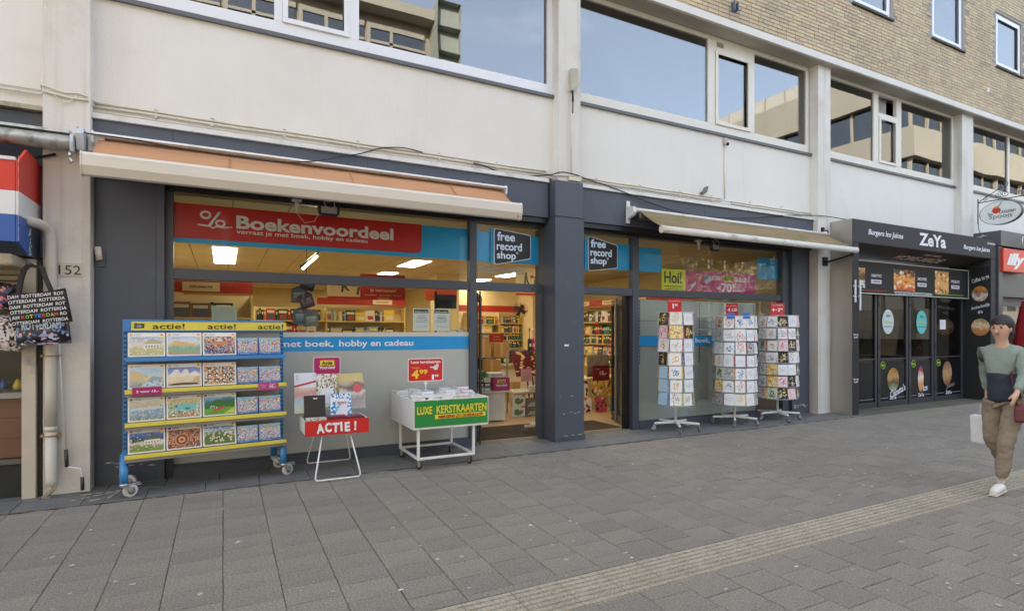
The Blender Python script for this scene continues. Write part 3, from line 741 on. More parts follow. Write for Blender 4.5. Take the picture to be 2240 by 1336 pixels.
MB().box(4.13, 4.2, 6.4475, 6.4495, 1.30, 1.325).build("sticker", WHT, p_o)
# window 1 frame -----------------------------------------------------------
zT0, zT1 = 2.046, 2.156
fr = MB(); F0, F1 = 6.76, 6.86
fr.box(-.528, -.457, F0, F1, .0, 2.944); fr.box(2.866, 2.964, F0 - .01, F1, 0, 2.944)
fr.box(-.457, 2.866, F0, F1, zT0, zT1); fr.box(2.964, 3.985, F0, F1, zT0, zT1); fr.box(-.457, 2.866, F0, F1, .0, .12); fr.box(3.94, 3.985, F0, F1, 0, zT0)
w1 = fr.build("window_frame", DARKF, sf, bevel=.003)
MB().box(-.46, 2.87, 6.73, 6.76, 0, .10).build("plinth", DARK, w1, bevel=.003)
MB().box(-.457, 2.866, YW, YW + .01, zT1, 2.944).build("pane", SHOPGLASS, w1)
MB().box(-.457, 2.866, YW, YW + .01, .12, zT0).build("pane", SHOPGLASS, w1)
MB().box(2.964, 3.94, YW, YW + .01, zT1, 2.944).build("pane", SHOPGLASS, w1)
MB().box(-.457, 2.866, YW - .0025, YW - .0005, .12, 1.270).build("frosted_film", FILM, w1)
MB().box(-.457, 2.866, YW - .003, YW - .0005, 1.273, 1.437).build("blue_band", BLUE, w1)
MB().box(-.457, 2.866, YW - .0022, YW - .0005, 1.440, 1.492).build("pale_band", C(206, 204, 196, .4), w1)
LW = C(238, 238, 236, .4)
text("met boek,", w1, .86, YW - .005, 1.355, .58, .085, LW, .018)
text("hobby en cadeau", w1, 1.665, YW - .005, 1.35, .90, .10, LW, .018)
# window 2 -----------------------------------------------------------
fr = MB()
fr.box(5.56, 5.676, F0 - .01, F1, 0, 2.944); fr.box(4.455, 5.56, F0, F1, zT0, zT1); fr.box(5.676, 8.964, F0, F1, zT0, zT1); fr.box(5.676, 8.964, F0, F1, 0, .12)
fr.box(8.964, 9.138, F0 - .03, F1, 0, 2.944)
w2 = fr.build("window_frame", DARKF, sf, bevel=.003)
MB().box(5.68, 8.97, 6.73, 6.76, 0, .10).build("plinth", DARK, w2, bevel=.003)
for (a, c, e, h) in ((4.455, 5.56, zT1, 2.944), (5.676, 8.964, zT1, 2.944), (5.676, 8.964, .12, zT0)):
    MB().box(a, c, YW, YW + .01, e, h).build("pane", SHOPGLASS, w2)
MB().box(5.676, 8.35, YW + .02, YW + .04, .12, 2.0).build("back_panel", FILM2, w2)
sm = MB()
for x in (5.74, 7.0, 8.30):
    z = 1.0
    while z < 2.0: sm.box(x, x + .012, YW + .012, YW + .0195, z, z + .028); z += .05
sm.build("slotted_rail", BLACK, w2, kind='stuff')
MB().box(5.676, 8.35, YW + .0185, YW + .0198, 1.665, 1.672).build("panel_seam", C(90, 92, 90), w2)
MB().box(5.676, 8.34, YW - .003, YW - .0005, 1.274, 1.436).build("blue_band", BLUE, w2)
text("boek,", w2, 7.06, YW - .005, 1.35, .33, .09, LW, .018)
text("met", w2, 6.62, YW - .005, 1.36, .2, .07, LW, .018)
text("hobby", w2, 7.78, YW - .005, 1.35, .4, .10, LW, .018)
# blue band + red sign + box logos in the transoms
SY = YW + .03
bb = MB(); bb.box(-.457, 2.866, SY, SY + .008, 2.437, 2.847)
bs = bb.build("blue_sign", BLUE2, sf)
MB().box(2.964, 3.94, SY, SY + .008, 2.437, 2.83).build("blue_sign", BLUE2, sf)
MB().box(4.455, 5.556, SY, SY + .008, 2.437, 2.83).build("blue_sign", BLUE2, sf)
MB().box(5.68, 6.20, SY, SY + .008, 2.437, 2.81).build("blue_sign", BLUE2, sf)
MB().box(8.42, 8.96, SY, SY + .008, 2.437, 2.82).build("blue_sign", BLUE2, sf)
rs = MB(); rs.prism(rrect(-.457, 2.232, 2.487, 2.850, .07, 5, (0, 1, 0, 0)), SY - .012, SY - .002, 'y')
rso = rs.build("red_sign", REDF, sf)
LS = C(240, 234, 230, .5)
text("Boekenvoordeel", rso, .998, SY - .016, 2.695, 1.74, .145, LS, .03)
text("verrast je met boek, hobby en cadeau", rso, .84, SY - .016, 2.585, 1.42, .062, LS, .014)
lg = MB()       # percent-like mark over an open book line
def ring(cx, cz, r0, r1, sx=1.25): lg.tube([(cx + sx * (r0 + r1) / 2 * math.cos(t * PI / 8), SY - .016, cz + (r0 + r1) / 2 * math.sin(t * PI / 8)) for t in range(16)], (r1 - r0) / 2, 6, closed=True)
ring(-.165, 2.745, .022, .048); ring(-.025, 2.665, .020, .044)
lg.tube([(-.03, SY - .016, 2.785), (-.135, SY - .016, 2.625)], .016, 6)
lg.tube([(-.24, SY - .016, 2.637), (-.13, SY - .016, 2.628), (-.10, SY - .016, 2.608), (-.07, SY - .016, 2.628), (.0, SY - .016, 2.622), (.09, SY - .016, 2.635)], .009, 6)
lg.build("logo_mark", LS, rso)
def boxlogo(x0, x1, zl0, zl1, zr0, zr1, par):
    def rp(d, q=.035):
        P = [(x0 + d, zl0 + d), (x1 - d, zr0 + d), (x1 - d, zr1 - d), (x0 + d, zl1 - d)]; out = []
        for i in range(4):
            p = Vector(P[i]); a = (Vector(P[i - 1]) - p).normalized() * q; c = (Vector(P[(i + 1) % 4]) - p).normalized() * q
            for t in (0, .25, .5, .75, 1): out.append(tuple((p + a) * (1 - t) ** 2 + 2 * p * t * (1 - t) + (p + c) * t * t))
        return out
    m_ = MB(); m_.prism(rp(0), SY - .06, SY - .004, 'y', 0); m_.prism([(x - .035, z) for x, z in rp(0)], SY - .03, SY - .005, 'y', 2); m_.prism(rp(.009, .03), SY - .064, SY - .0605, 'y', 1)
    o = m_.build("box_sign", [C(226, 234, 240), C(24, 25, 30), BLUE2], par)
    cx = (x0 + x1) / 2
    L2 = C(216, 232, 250, .4)
    text("free", o, x0 + .175, SY - .067, zl1 - .105, .27, .12, L2, .025); text("record", o, x0 + .225, SY - .067, zl1 - .235, .385, .11, L2, .025)
    text("shop", o, x0 + .18, SY - .067, zl1 - .37, .29, .13, L2, .025)
    d = MB(); d.tube([(x0 + .345 + .012 * math.cos(t * PI / 5), SY - .067, zl1 - .315 + .012 * math.sin(t * PI / 5)) for t in range(10)], .004, 5, closed=True); d.build("dot_mark", L2, o)
    return o
boxlogo(3.225, 3.785, 2.395, 2.885, 2.50, 2.83, sf)
boxlogo(4.75, 5.28, 2.385, 2.90, 2.45, 2.80, sf)
# striped blind seen above the first logo
sb = MB()
for k in range(5): sb.box(2.97, 3.75, SY + .06, SY + .075, 2.35 - k * .022 + .5, 2.363 - k * .022 + .5)
for k in range(4): sb.box(3.05, 3.75, SY + .06, SY + .075, 2.36 - k * .022, 2.372 - k * .022)
sb.build("slat_blind", C(190, 188, 182), sf, kind='stuff')
# posters in transom 2
YH = YW + .018
o = MB().box(6.193, 6.70, YH, YH + .003, 2.150, 2.50).build("yellow_poster", C(226, 226, 40, .5), sf)
text("Hoi!", o, 6.43, YH - .002, 2.37, .37, .19, C(40, 40, 36), .02)
text("wij zijn Boekenvoordeel", o, 6.43, YH - .002, 2.225, .37, .03, C(60, 60, 30), .0)
u_ = MB(); u_.tube([(6.25, YH - .002, 2.175), (6.45, YH - .002, 2.195), (6.62, YH - .002, 2.178)], .003, 4); u_.build("underline", C(40, 40, 36), o)
o = MB().box(6.705, 8.35, YH, YH + .003, 2.140, 2.50).build("magenta_banner", C(206, 40, 130, .5), sf)
LW3 = C(244, 232, 240, .5)
text("HOBBY", o, 7.40, YH - .003, 2.40, .30, .075, LW3, .02)
y_ = MB().box(7.56, 7.82, YH - .003, YH - .001, 2.345, 2.455).build("yellow_patch", C(190, 190, 50), o)
text("ACTIE", y_, 7.69, YH - .005, 2.40, .23, .075, C(60, 50, 20), .02)
text("WEKEN", o, 8.02, YH - .003, 2.395, .36, .075, LW3, .02)
text("tot", o, 7.45, YH - .003, 2.235, .11, .06, LW3, .02); text("70", o, 7.64, YH - .003, 2.245, .24, .15, LW3, .035)
text("%", o, 7.82, YH - .003, 2.29, .10, .08, LW3, .01); text("korting*", o, 7.94, YH - .003, 2.195, .30, .06, LW3, .02)
fg = MB()      # cartoon-free print: a simple head with a ponytail holding packets
fg.disc((7.02, YH - .002, 2.40), .05, 14, 0, axis='y'); fg.disc((7.02, YH - .0025, 2.385), .036, 12, 1, axis='y'); fg.prism([(6.93, 2.16), (7.1, 2.16), (7.06, 2.30), (6.98, 2.30)], YH - .0025, YH - .001, 'y', 2)
fg.prism([(7.12, 2.33), (7.24, 2.42), (7.30, 2.36), (7.16, 2.29)], YH - .0025, YH - .001, 'y', 3); fg.prism([(6.8, 2.25), (6.93, 2.33), (6.92, 2.27), (6.83, 2.2)], YH - .0025, YH - .001, 'y', 3); fg.prism([(7.1, 2.40), (7.2, 2.46), (7.24, 2.42), (7.12, 2.36)], YH - .0025, YH - .001, 'y', 4)
fg.build("printed_figure", [C(170, 84, 50), C(224, 172, 140), C(206, 110, 120), C(206, 206, 220), C(60, 130, 190)], o)
# two opening hour posters on the first window
for (x0, x1) in ((2.118, 2.335), (2.384, 2.606)):
    o = MB().box(x0, x1, YW + .013, YW + .015, 1.508, 1.79).build("hours_poster", C(236, 236, 234, .5), sf)
    MB().box(x0 + .015, x1 - .015, YW + .0115, YW + .0127, 1.735, 1.778).build("poster_heading", C(30, 30, 32), o)
    cx = (x0 + x1) / 2
    text("Boekenvoordeel", o, cx, YW + .0105, 1.752, .16, .018, LW, .02)
    text("GEWIJZIGDE", o, cx, YW + .012, 1.70, .10, .012, C(90, 90, 90)); text("OPENINGSTIJD" if x0 < 2.3 else "WEEKENDKOOP", o, cx, YW + .012, 1.672, .13, .014, C(40, 40, 40), .02)
    text("ma - za 9.30 - 18.00", o, cx, YW + .012, 1.645, .15, .014, C(70, 70, 80), shear=.3); text("zondag vanaf 12.00", o, cx - .01, YW + .012, 1.622, .14, .014, C(70, 70, 80), shear=.3)
    text("tot ziens in onze winkel", o, cx, YW + .012, 1.565, .14, .008, C(110, 110, 110))
# tape spots and a sheet on the glass
MB().box(.50, .62, YW - .002, YW - .0005, .13, .32).build("green_sticker", C(126, 138, 84, .6), w1)
text("4.99", w1, .56, YW - .004, .225, .12, .06, C(40, 44, 34), .02, rot=(R(90), R(80), 0))
# doors ----------------------------------------------------------------
def glass_door(name, lab, hinge, ang, wd, flip=1):
    d = thing(name, lab, None, (hinge[0], hinge[1], .02))
    d.parent = sf; d.location = Vector((hinge[0], hinge[1], .02)) - WORG[sf.name]; d.rotation_euler = (0, 0, ang)
    if 'category' in d: del d['category']
    h = 2.0; f = MB()
    f.box(0, wd, -.02, .02, 0, .14); f.box(0, wd, -.02, .02, h - .09, h); f.box(0, .035, -.02, .02, .14, h - .09); f.box(wd - .04, wd, -.02, .02, .14, h - .09)
    f.build("door_frame", C(58, 58, 58, .35, .3), d, bevel=.003)
    MB().box(.035, wd - .04, -.004, .004, .14, h - .09).build("pane", DOORGLASS, d)
    MB().box(wd - .11, wd + .005, -.035, .035, .93, 1.09).build("lock_case", BLACK, d, bevel=.006)
    hp = MB(); hp.cyl((wd - .03, -.03, .06), (wd - .03, .03, .06), .018, 10); hp.cyl((wd - .03, -.03, h - .05), (wd - .03, .03, h - .05), .018, 10); hp.build("pivot", ALU, d)
    return d
dr = glass_door("glass_door", None, (5.535, 6.86), R(68), .84)
dl = glass_door("glass_door", None, (3.00, 6.86), R(62), .84)
fr = MB(); fr.box(5.49, 5.556, 6.84, 6.90, 0, 2.045); fr.box(5.44, 5.455, 6.85, 6.87, 0, 2.04); fr.build("door_post", C(40, 40, 42, .35, .4), sf, bevel=.002)
fr = MB(); fr.box(2.97, 2.99, 6.84, 6.90, 0, 2.045); fr.box(3.03, 3.045, 6.80, 6.83, 0, 2.04); fr.build("door_post", C(74, 72, 68, .35, .5), sf, bevel=.002)

# ------------------------------------------------------------------ conduits and cables along the wall
def clips(xs, z, y, par):
    for x in xs:
        c = MB(); c.box(x - .012, x + .012, y - .028, y, z - .05, z - .034); c.box(x - .012, x + .012, y - .028, y, z + .03, z + .044); c.box(x - .006, x + .006, y - .018, y, z - .05, z + .044)
        c.build("pipe_clip", TRIM, par)
cd = thing("wall_conduit", "thin cream conduit pipes clipped along the white wall above the anthracite fascia", "conduit", (1.5, 6.6, 3.66), world=True)
PIPE = M("cream_pipe_plastic", rgb(220, 212, 196), .45, var=.05, dirt=rgb(170, 160, 140), dscale=6, dlev=(.55, .8))
for (x0, x1, z) in ((-1.1, 3.98, 3.70), (4.5, 7.3, 3.69), (7.55, 9.6, 3.67)):
    for dz, r_, y in ((.0, .011, 6.635), (-.035, .014, 6.632)):
        m_ = MB(); pts = []; n_ = 12
        for i in range(n_ + 1):
            x = x0 + (x1 - x0) * i / n_; pts.append((x, y, z + dz + .004 * math.sin(i * 1.7)))
        m_.tube(pts, r_, 7); m_.build("pipe", PIPE, cd)
clips([-.6, -.1, .6, 1.4, 2.4, 3.2], 3.69, 6.65, cd); clips([4.8, 5.6, 6.4, 7.1, 8.0, 8.8], 3.68, 6.65, cd)
m_ = MB(); m_.tube([(-1.1, 6.63, 3.71), (-1.14, 6.49, 3.70), (-1.2, 6.485, 3.715), (-1.3, 6.485, 3.70), (-1.42, 6.485, 3.73), (-1.47, 6.49, 3.74), (-1.5, 6.63, 3.74), (-3, 6.63, 3.74)], .008, 6)
m_.build("pipe", PIPE, cd)
m_ = MB(); m_.tube([(-1.1, 6.63, 3.665), (-1.13, 6.488, 3.665), (-1.25, 6.486, 3.66), (-1.45, 6.488, 3.685), (-1.5, 6.62, 3.70), (-3, 6.63, 3.70)], .011, 6); m_.build("pipe", PIPE, cd)
m_ = MB(); m_.tube([(-1.38, 6.485, 3.67), (-1.33, 6.482, 3.62), (-1.30, 6.482, 3.60), (-1.26, 6.482, 3.62), (-1.21, 6.484, 3.69)], .005, 5); m_.build("loose_wire", PIPE, cd)
m_ = MB(); m_.tube([(3.95, 6.63, 3.70), (4.02, 6.62, 3.65), (4.06, 6.49, 3.63), (4.25, 6.485, 3.64), (4.42, 6.485, 3.64), (4.46, 6.62, 3.66), (4.6, 6.63, 3.69)], .012, 6); m_.build("pipe", PIPE, cd)
MB().box(4.22, 4.42, 6.462, 6.50, 3.575, 3.625).build("cable_box", PIPE, cd, bevel=.006)
m_ = MB(); m_.tube([(7.3, 6.63, 3.69), (7.42, 6.63, 3.66), (7.55, 6.63, 3.67)], .007, 5); m_.build("loose_wire", PIPE, cd)
m_ = MB(); m_.tube([(7.395, 6.64, 4.55), (7.395, 6.64, 3.70)], .012, 6); m_.build("pipe", PIPE, cd)
def cable(name, lab, pts, r_=.009, mat=BLACK):
    # smooth the points
    P = [Vector(p) for p in pts]; out = []
    for i in range(len(P) - 1):
        p0, p1, p2, p3 = P[max(i - 1, 0)], P[i], P[i + 1], P[min(i + 2, len(P) - 1)]
        for t in (0, .2, .4, .6, .8):
            out.append(.5 * (2 * p1 + (p2 - p0) * t + (2 * p0 - 5 * p1 + 4 * p2 - p3) * t * t + (3 * p1 - p0 - 3 * p2 + p3) * t ** 3))
    out.append(P[-1]); m_ = MB(); m_.tube(out, r_, 6); return m_.build(name, mat, None, label=lab, cat="cable")
cable("hanging_cable", "black cable sagging from the white column across the fascia over the large awning", [(-1.19, 6.40, 3.375), (-1.125, 6.35, 3.318), (-.97, 6.34, 3.313), (-.72, 6.34, 3.309), (-.39, 6.34, 3.286), (-.03, 6.34, 3.275), (.30, 6.34, 3.272), (.56, 6.34, 3.28), (.885, 6.36, 3.342), (1.156, 6.52, 3.467), (1.41, 6.54, 3.551), (1.64, 6.60, 3.661), (1.806, 6.61, 3.702), (1.975, 6.61, 3.716), (2.18, 6.62, 3.70)], .007)
cable("hanging_cable", "black cable rising over the conduit and crossing the dark pillar head", [(2.85, 6.61, 3.66), (3.0, 6.6, 3.64), (3.3, 6.6, 3.58), (3.7, 6.6, 3.60), (4.0, 6.58, 3.65), (4.1, 6.47, 3.67), (4.35, 6.47, 3.66), (4.6, 6.6, 3.67), (5.1, 6.57, 3.58), (5.8, 6.56, 3.43), (6.6, 6.55, 3.34), (7.6, 6.55, 3.38), (8.6, 6.57, 3.52), (9.1, 6.58, 3.58), (9.6, 6.48, 3.60), (9.9, 6.45, 3.60), (10.5, 6.3, 3.54)], .008)
# junction box on the pillar, sensor, stubs
jb = thing("cable_junction_box", "cream junction box with dangling black cable end on the white centre column", "junction box", (4.28, 6.49, 4.9), world=True)
MB().prism([(4.235, 5.10), (4.345, 5.12), (4.345, 4.88), (4.27, 4.80), (4.235, 4.80)], 6.43, 6.50, 'y').build("casing", M("beige_box_plastic", rgb(184, 178, 158), .5), jb, bevel=.006)
m_ = MB(); m_.tube([(4.27, 6.46, 4.80), (4.272, 6.455, 4.72), (4.275, 6.46, 4.66)], .014, 6); m_.tube([(4.275, 6.46, 4.66), (4.275, 6.465, 4.5)], .008, 6); m_.build("cable_end", BLACK, jb)
m_ = MB(); m_.tube([(4.27, 6.492, 4.5), (4.27, 6.492, 3.66)], .007, 6); m_.build("conduit", PIPE, jb)
m_ = MB(); m_.box(7.36, 7.42, 6.6, 6.65, 4.60, 4.70, 0); m_.sphere((7.42, 6.60, 4.60), .028, 8, 6, 1); m_.build("outdoor_sensor", [C(190, 180, 168), BLACK], None, label="small sensor with black ball head on the white wall above the small awning", cat="sensor")
m_ = MB(); m_.prism([(6.86, 3.70), (6.93, 3.74), (6.97, 3.84), (6.94, 3.84), (6.90, 3.77), (6.84, 3.74)], 6.58, 6.65, 'y'); m_.build("cable_stub", C(112, 108, 104), None, label="grey cut-off bracket stub on the white wall above the small awning", cat="bracket")
m_ = MB(); m_.box(-1.10, -1.02, 6.655, 6.669, 2.13, 2.30, 0); m_.tube([(-1.075, 6.63, 2.315), (-1.06, 6.63, 2.19)], .028, 10, 1); m_.build("tube_holder", [DARK, C(222, 214, 202)], None, label="short cream tube holder on the anthracite side panel beside the house number", cat="holder")
hn = thing("house_number_plate", "cream house number plate reading 152 on the white column", "sign", (-1.26, 6.49, 2.07), world=True)
MB().box(-1.36, -1.163, 6.492, 6.4995, 2.01, 2.135).build("plate", C(206, 198, 184), hn)
text("152", hn, -1.262, 6.489, 2.07, .165, .085, C(52, 50, 50), .0)

# ------------------------------------------------------------------ awnings
TERRA = M("terracotta_awning_cloth", rgb(196, 145, 104), .85, var=.06, scale=2, stretch=(.3, 1, 1), dirt=rgb(180, 124, 84), dscale=3, dlev=(.45, .85))
aw = thing("shop_awning", "wide terracotta awning with cream front bar over the red shop sign", "awning", (1.05, 6.3, 3.0), group="awnings over the book shop", world=True)
BAR = M("cream_awning_bar", rgb(222, 214, 202), .45, var=.04, scale=1, dirt=rgb(182, 172, 152), dscale=2.5, dlev=(.6, .9), stretch=(.4, 1, 3))
x0, x1 = -1.09, 3.235
m_ = MB(); m_.prism([(6.60, 3.34), (6.42, 3.36), (6.40, 3.335), (6.44, 3.32), (6.60, 3.32)], x0 + .02, x1 - .02, 'x'); m_.build("cassette_lid", TRIM, aw, bevel=.002)
MB().box(x0 + .03, x1 - .03, 6.52, 6.60, 3.20, 3.319).build("cassette_back", C(70, 64, 58), aw)
for x in (x0, x1 - .02):
    m_ = MB(); m_.prism([(6.60, 3.19), (6.47, 3.19), (6.40, 3.26), (6.39, 3.34), (6.42, 3.37), (6.60, 3.36)], x, x + .02, 'x'); m_.build("end_plate", TRIM, aw, bevel=.003)
cl = MB(); n_ = 40; vs = []; fs = []
for i in range(n_ + 1):
    x = x0 + .05 + (x1 - x0 - .1) * i / n_; s_ = .006 * math.sin(i * .9)
    for j, (yy, zz) in enumerate(((6.47, 3.315), (6.36, 3.235 + s_ * .6), (6.24, 3.145 + s_), (6.11, 3.055))): vs.append((x, yy, zz))
for i in range(n_):
    for j in range(3): k = i * 4 + j; fs.append((k, k + 1, k + 5, k + 4))
cl.add(vs, fs, 0, True); o = cl.build("cloth", TERRA, aw); sd_ = o.modifiers.new("solid", 'SOLIDIFY'); sd_.thickness = .003
for sx_ in (.05, 1.25, 2.45):
    sm = MB()
    for (ya, za, yb, zb2) in ((6.47, 3.318, 6.36, 3.2385), (6.36, 3.2385, 6.24, 3.149), (6.24, 3.149, 6.12, 3.063)): sm.add([(sx_, ya, za), (sx_ + .018, ya, za), (sx_ + .018, yb, zb2), (sx_, yb, zb2), (sx_, ya, za + .003), (sx_ + .018, ya, za + .003), (sx_ + .018, yb, zb2 + .003), (sx_, yb, zb2 + .003)], [(0, 1, 2, 3), (4, 5, 6, 7), (0, 1, 5, 4), (2, 3, 7, 6), (0, 3, 7, 4), (1, 2, 6, 5)])
    sm.build("cloth_seam", M("awning_seam", rgb(176, 122, 84), .85), aw)
m_ = MB(); m_.prism([(6.115, 3.07), (6.03, 3.065), (6.015, 3.04), (6.015, 2.945), (6.05, 2.872), (6.10, 2.865), (6.115, 2.885)], x0, x1, 'x'); m_.build("front_bar", BAR, aw, bevel=.003)
for x in (x0 - .012, x1): 
    m_ = MB(); m_.prism([(6.12, 3.075), (6.025, 3.07), (6.01, 3.04), (6.01, 2.94), (6.045, 2.866), (6.105, 2.858), (6.12, 2.88)], x, x + .012, 'x'); m_.build("bar_end_cap", BAR, aw, bevel=.002)
m_ = MB(); m_.cyl((3.18, 6.009, 2.895), (3.18, 6.0, 2.895), .008); m_.build("screw", BLACK, aw)
for (xa, xb) in ((-.4, .6), (2.5, 1.5)):
    m_ = MB(); m_.tube([(xa, 6.52, 3.16), (xb, 6.38, 3.08)], .02, 6); m_.tube([(xb, 6.38, 3.08), (xa, 6.12, 2.95)], .018, 6); m_.build("folding_arm", C(176, 172, 164), aw)
# small awning
aw = thing("shop_awning", "small olive brown awning with stained round white bar over the card spinners", "awning", (7.5, 6.2, 3.0), group="awnings over the book shop", world=True)
OLIVE = M("olive_brown_awning_cloth", rgb(146, 122, 88), .85, var=.12, scale=2.2, stretch=(.5, 1.6, 1), dirt=rgb(112, 106, 66), dscale=2.6, dlev=(.42, .7))
RB = M("stained_white_bar", rgb(222, 218, 210), .45, var=.06, dirt=rgb(120, 110, 90), dscale=7, dlev=(.52, .78), stretch=(.5, 1, 1))
x0, x1 = 5.32, 9.74
m_ = MB(); m_.tube([(x0 + .05, 6.45, 3.28), (x1, 6.45, 3.27)], .03, 10); m_.build("cassette_tube", TRIM, aw)
MB().box(x0 + .06, x1, 6.46, 6.60, 3.225, 3.262).build("cassette_back", C(120, 110, 100), aw)
for x in (x0, x1):
    m_ = MB(); m_.box(x - .02, x + .045, 6.575, 6.598, 3.10, 3.43); m_.prism([(6.575, 3.16), (6.46, 3.19), (6.42, 3.24), (6.43, 3.32), (6.575, 3.35)], x - .015, x + .04, 'x'); m_.build("wall_bracket", TRIM, aw, bevel=.005)
m_ = MB(); m_.box(x0 + .10, x0 + .16, 6.40, 6.44, 3.17, 3.25); m_.build("latch", ALU, aw)
cl = MB(); vs = []; fs = []
for i in range(n_ + 1):
    x = x0 + .09 + (x1 - x0 - .02) * i / n_; s_ = .008 * math.sin(i * .7)
    for (yy, zz) in ((6.43, 3.27), (6.27, 3.15 + s_ * .6), (6.10, 3.04 + s_), (5.95, 2.955)): vs.append((x, yy, zz))
for i in range(n_):
    for j in range(3): k = i * 4 + j; fs.append((k, k + 1, k + 5, k + 4))
cl.add(vs, fs, 0, True); o = cl.build("cloth", OLIVE, aw); sd_ = o.modifiers.new("solid", 'SOLIDIFY'); sd_.thickness = .003
xa, xb = 5.39, 9.80
m_ = MB(); prof = [(5.925 + .045 * math.cos(t * PI / 8) * (1.0), 2.915 + .05 * math.sin(t * PI / 8)) for t in range(16)]; m_.prism(prof, xa, xb, 'x'); o = m_.build("front_bar", RB, aw)
for p_ in o.data.polygons: p_.use_smooth = len(p_.vertices) == 4
for x in (xa - .014, xb):
    m_ = MB(); m_.prism([(5.925 + .05 * math.cos(t * PI / 8), 2.915 + .056 * math.sin(t * PI / 8)) for t in range(16)], x, x + .014, 'x'); m_.build("bar_end_cap", BAR, aw, bevel=.002)
m_ = MB(); m_.tube([(9.80, 6.49, 2.76), (9.77, 6.22, 2.80), (9.76, 5.96, 2.845)], .018, 7); m_.sphere((9.76, 5.96, 2.845), .04, 8, 6); m_.box(9.74, 9.86, 6.47, 6.498, 2.70, 2.86); m_.build("support_arm", BLACK, aw)
m_ = MB(); m_.tube([(5.45, 6.52, 3.18), (6.4, 6.2, 3.05)], .02, 6); m_.build("folding_arm", C(70, 66, 62), aw)
m_ = MB(); m_.box(9.70, 9.76, 6.47, 6.498, 3.32, 3.40); m_.box(9.76, 9.83, 6.44, 6.498, 3.30, 3.35); m_.build("black_clamp", BLACK, None, label="small black clamp fixed on the white column beside the small awning", cat="clamp")
# left neighbour's closed awning
aw = thing("closed_awning", "grimy aluminium awning rolled shut, ending on the white column beside number 152", "awning", (-1.8, 6.4, 3.2), world=True)
GR = M("grimy_aluminium", rgb(190, 186, 176), .42, metal=.55, var=.1, dirt=rgb(104, 96, 74), dscale=6, dlev=(.5, .75), stretch=(1.5, 1, 1))
m_ = MB(); m_.prism([(6.50, 3.34), (6.38, 3.33), (6.36, 3.30), (6.50, 3.29)], -4, -1.24, 'x'); m_.build("cassette_lid", GR, aw, bevel=.003)
m_ = MB(); m_.prism([(6.36 + .075 * math.cos(t * PI / 8), 3.205 + .068 * math.sin(t * PI / 8)) for t in range(16)], -4, -1.225, 'x'); o = m_.build("front_bar", GR, aw)
for p_ in o.data.polygons: p_.use_smooth = len(p_.vertices) == 4
m_ = MB(); m_.prism([(6.45, 3.28), (6.30, 3.28), (6.275, 3.2), (6.30, 3.12), (6.45, 3.13)], -1.225, -1.20, 'x'); m_.prism([(6.5, 3.36), (6.36, 3.36), (6.31, 3.3), (6.36, 3.16), (6.5, 3.13)], -1.19, -1.13, 'x'); m_.build("end_cap", C(196, 198, 204, .4), aw, bevel=.005)
m_ = MB(); m_.tube([(-1.23, 6.30, 3.11), (-1.22, 6.30, 3.07)], .013, 8); m_.tube([(-1.23, 6.30, 3.06), (-1.205, 6.30, 3.035), (-1.225, 6.30, 3.01)], .01, 6); m_.build("crank_eye", ALU, aw)
m_ = MB(); m_.tube([(-1.36, 6.46, 3.12), (-1.75, 6.5, 2.98), (-2.3, 6.55, 2.8)], .012, 6); m_.build("tension_strap", BLACK, aw)
MB().box(-1.12, -.99, 6.44, 6.60, 3.18, 3.33).build("grey_bracket_plate", C(205, 203, 198), aw, bevel=.004)

# floodlights ---------------------------------------------------------
def flood(x, lab, s=1.0, rz=0):
    t = thing("floodlight", lab, "floodlight", (x, 6.50, 2.86), group="black floodlights under the awnings", rz=rz)
    m_ = MB(); m_.prism(rrect(-.115 * s, .115 * s, -.075, .055, .04), -.05, .0, 'y'); m_.build("housing", BLACK, t, bevel=.008)
    MB().box(-.085 * s, .085 * s, -.054, -.0505, -.05, .02).build("lamp_glass", C(150, 154, 160, .15), t)
    m_ = MB(); m_.tube([(-.08 * s, .0, .03), (-.05 * s, .03, .10), (0, .05, .12), (.05 * s, .03, .10), (.08 * s, 0, .03)], .012, 6); m_.box(-.03, .03, .03, .10, .10, .14); m_.build("mount", BLACK, t)
    m_ = MB(); m_.tube([(-.06, -.04, .09), (-.04, -.065, .02), (.02, -.07, -.02), (.06, -.06, .03), (.05, -.045, .09), (0, -.02, .12)], .005, 5); m_.build("loop_wire", C(196, 184, 158), t)
    return t
flood(1.045, "black floodlight with looped white wire hanging over the red shop sign")
flood(6.99, "black floodlight hanging under the small awning above the second window", .8)
for (x, lab) in ((.72, "small white cable plug under the large awning beside the floodlight"), (6.72, "small white cable plug under the small awning beside the floodlight")):
    m_ = MB(); m_.cyl((x, 6.55, 2.93), (x, 6.55, 2.86), .022, 8); m_.cyl((x, 6.55, 2.86), (x, 6.55, 2.80), .012, 8); m_.box(x - .05, x + .05, 6.53, 6.6, 2.93, 2.95); m_.tube([(x, 6.55, 2.80), (x + .08, 6.54, 2.70), (x + .18, 6.53, 2.72), (x + .24, 6.52, 2.84)], .003, 4)
    m_.build("cable_plug", C(206, 200, 190), None, label=lab, cat="plug")
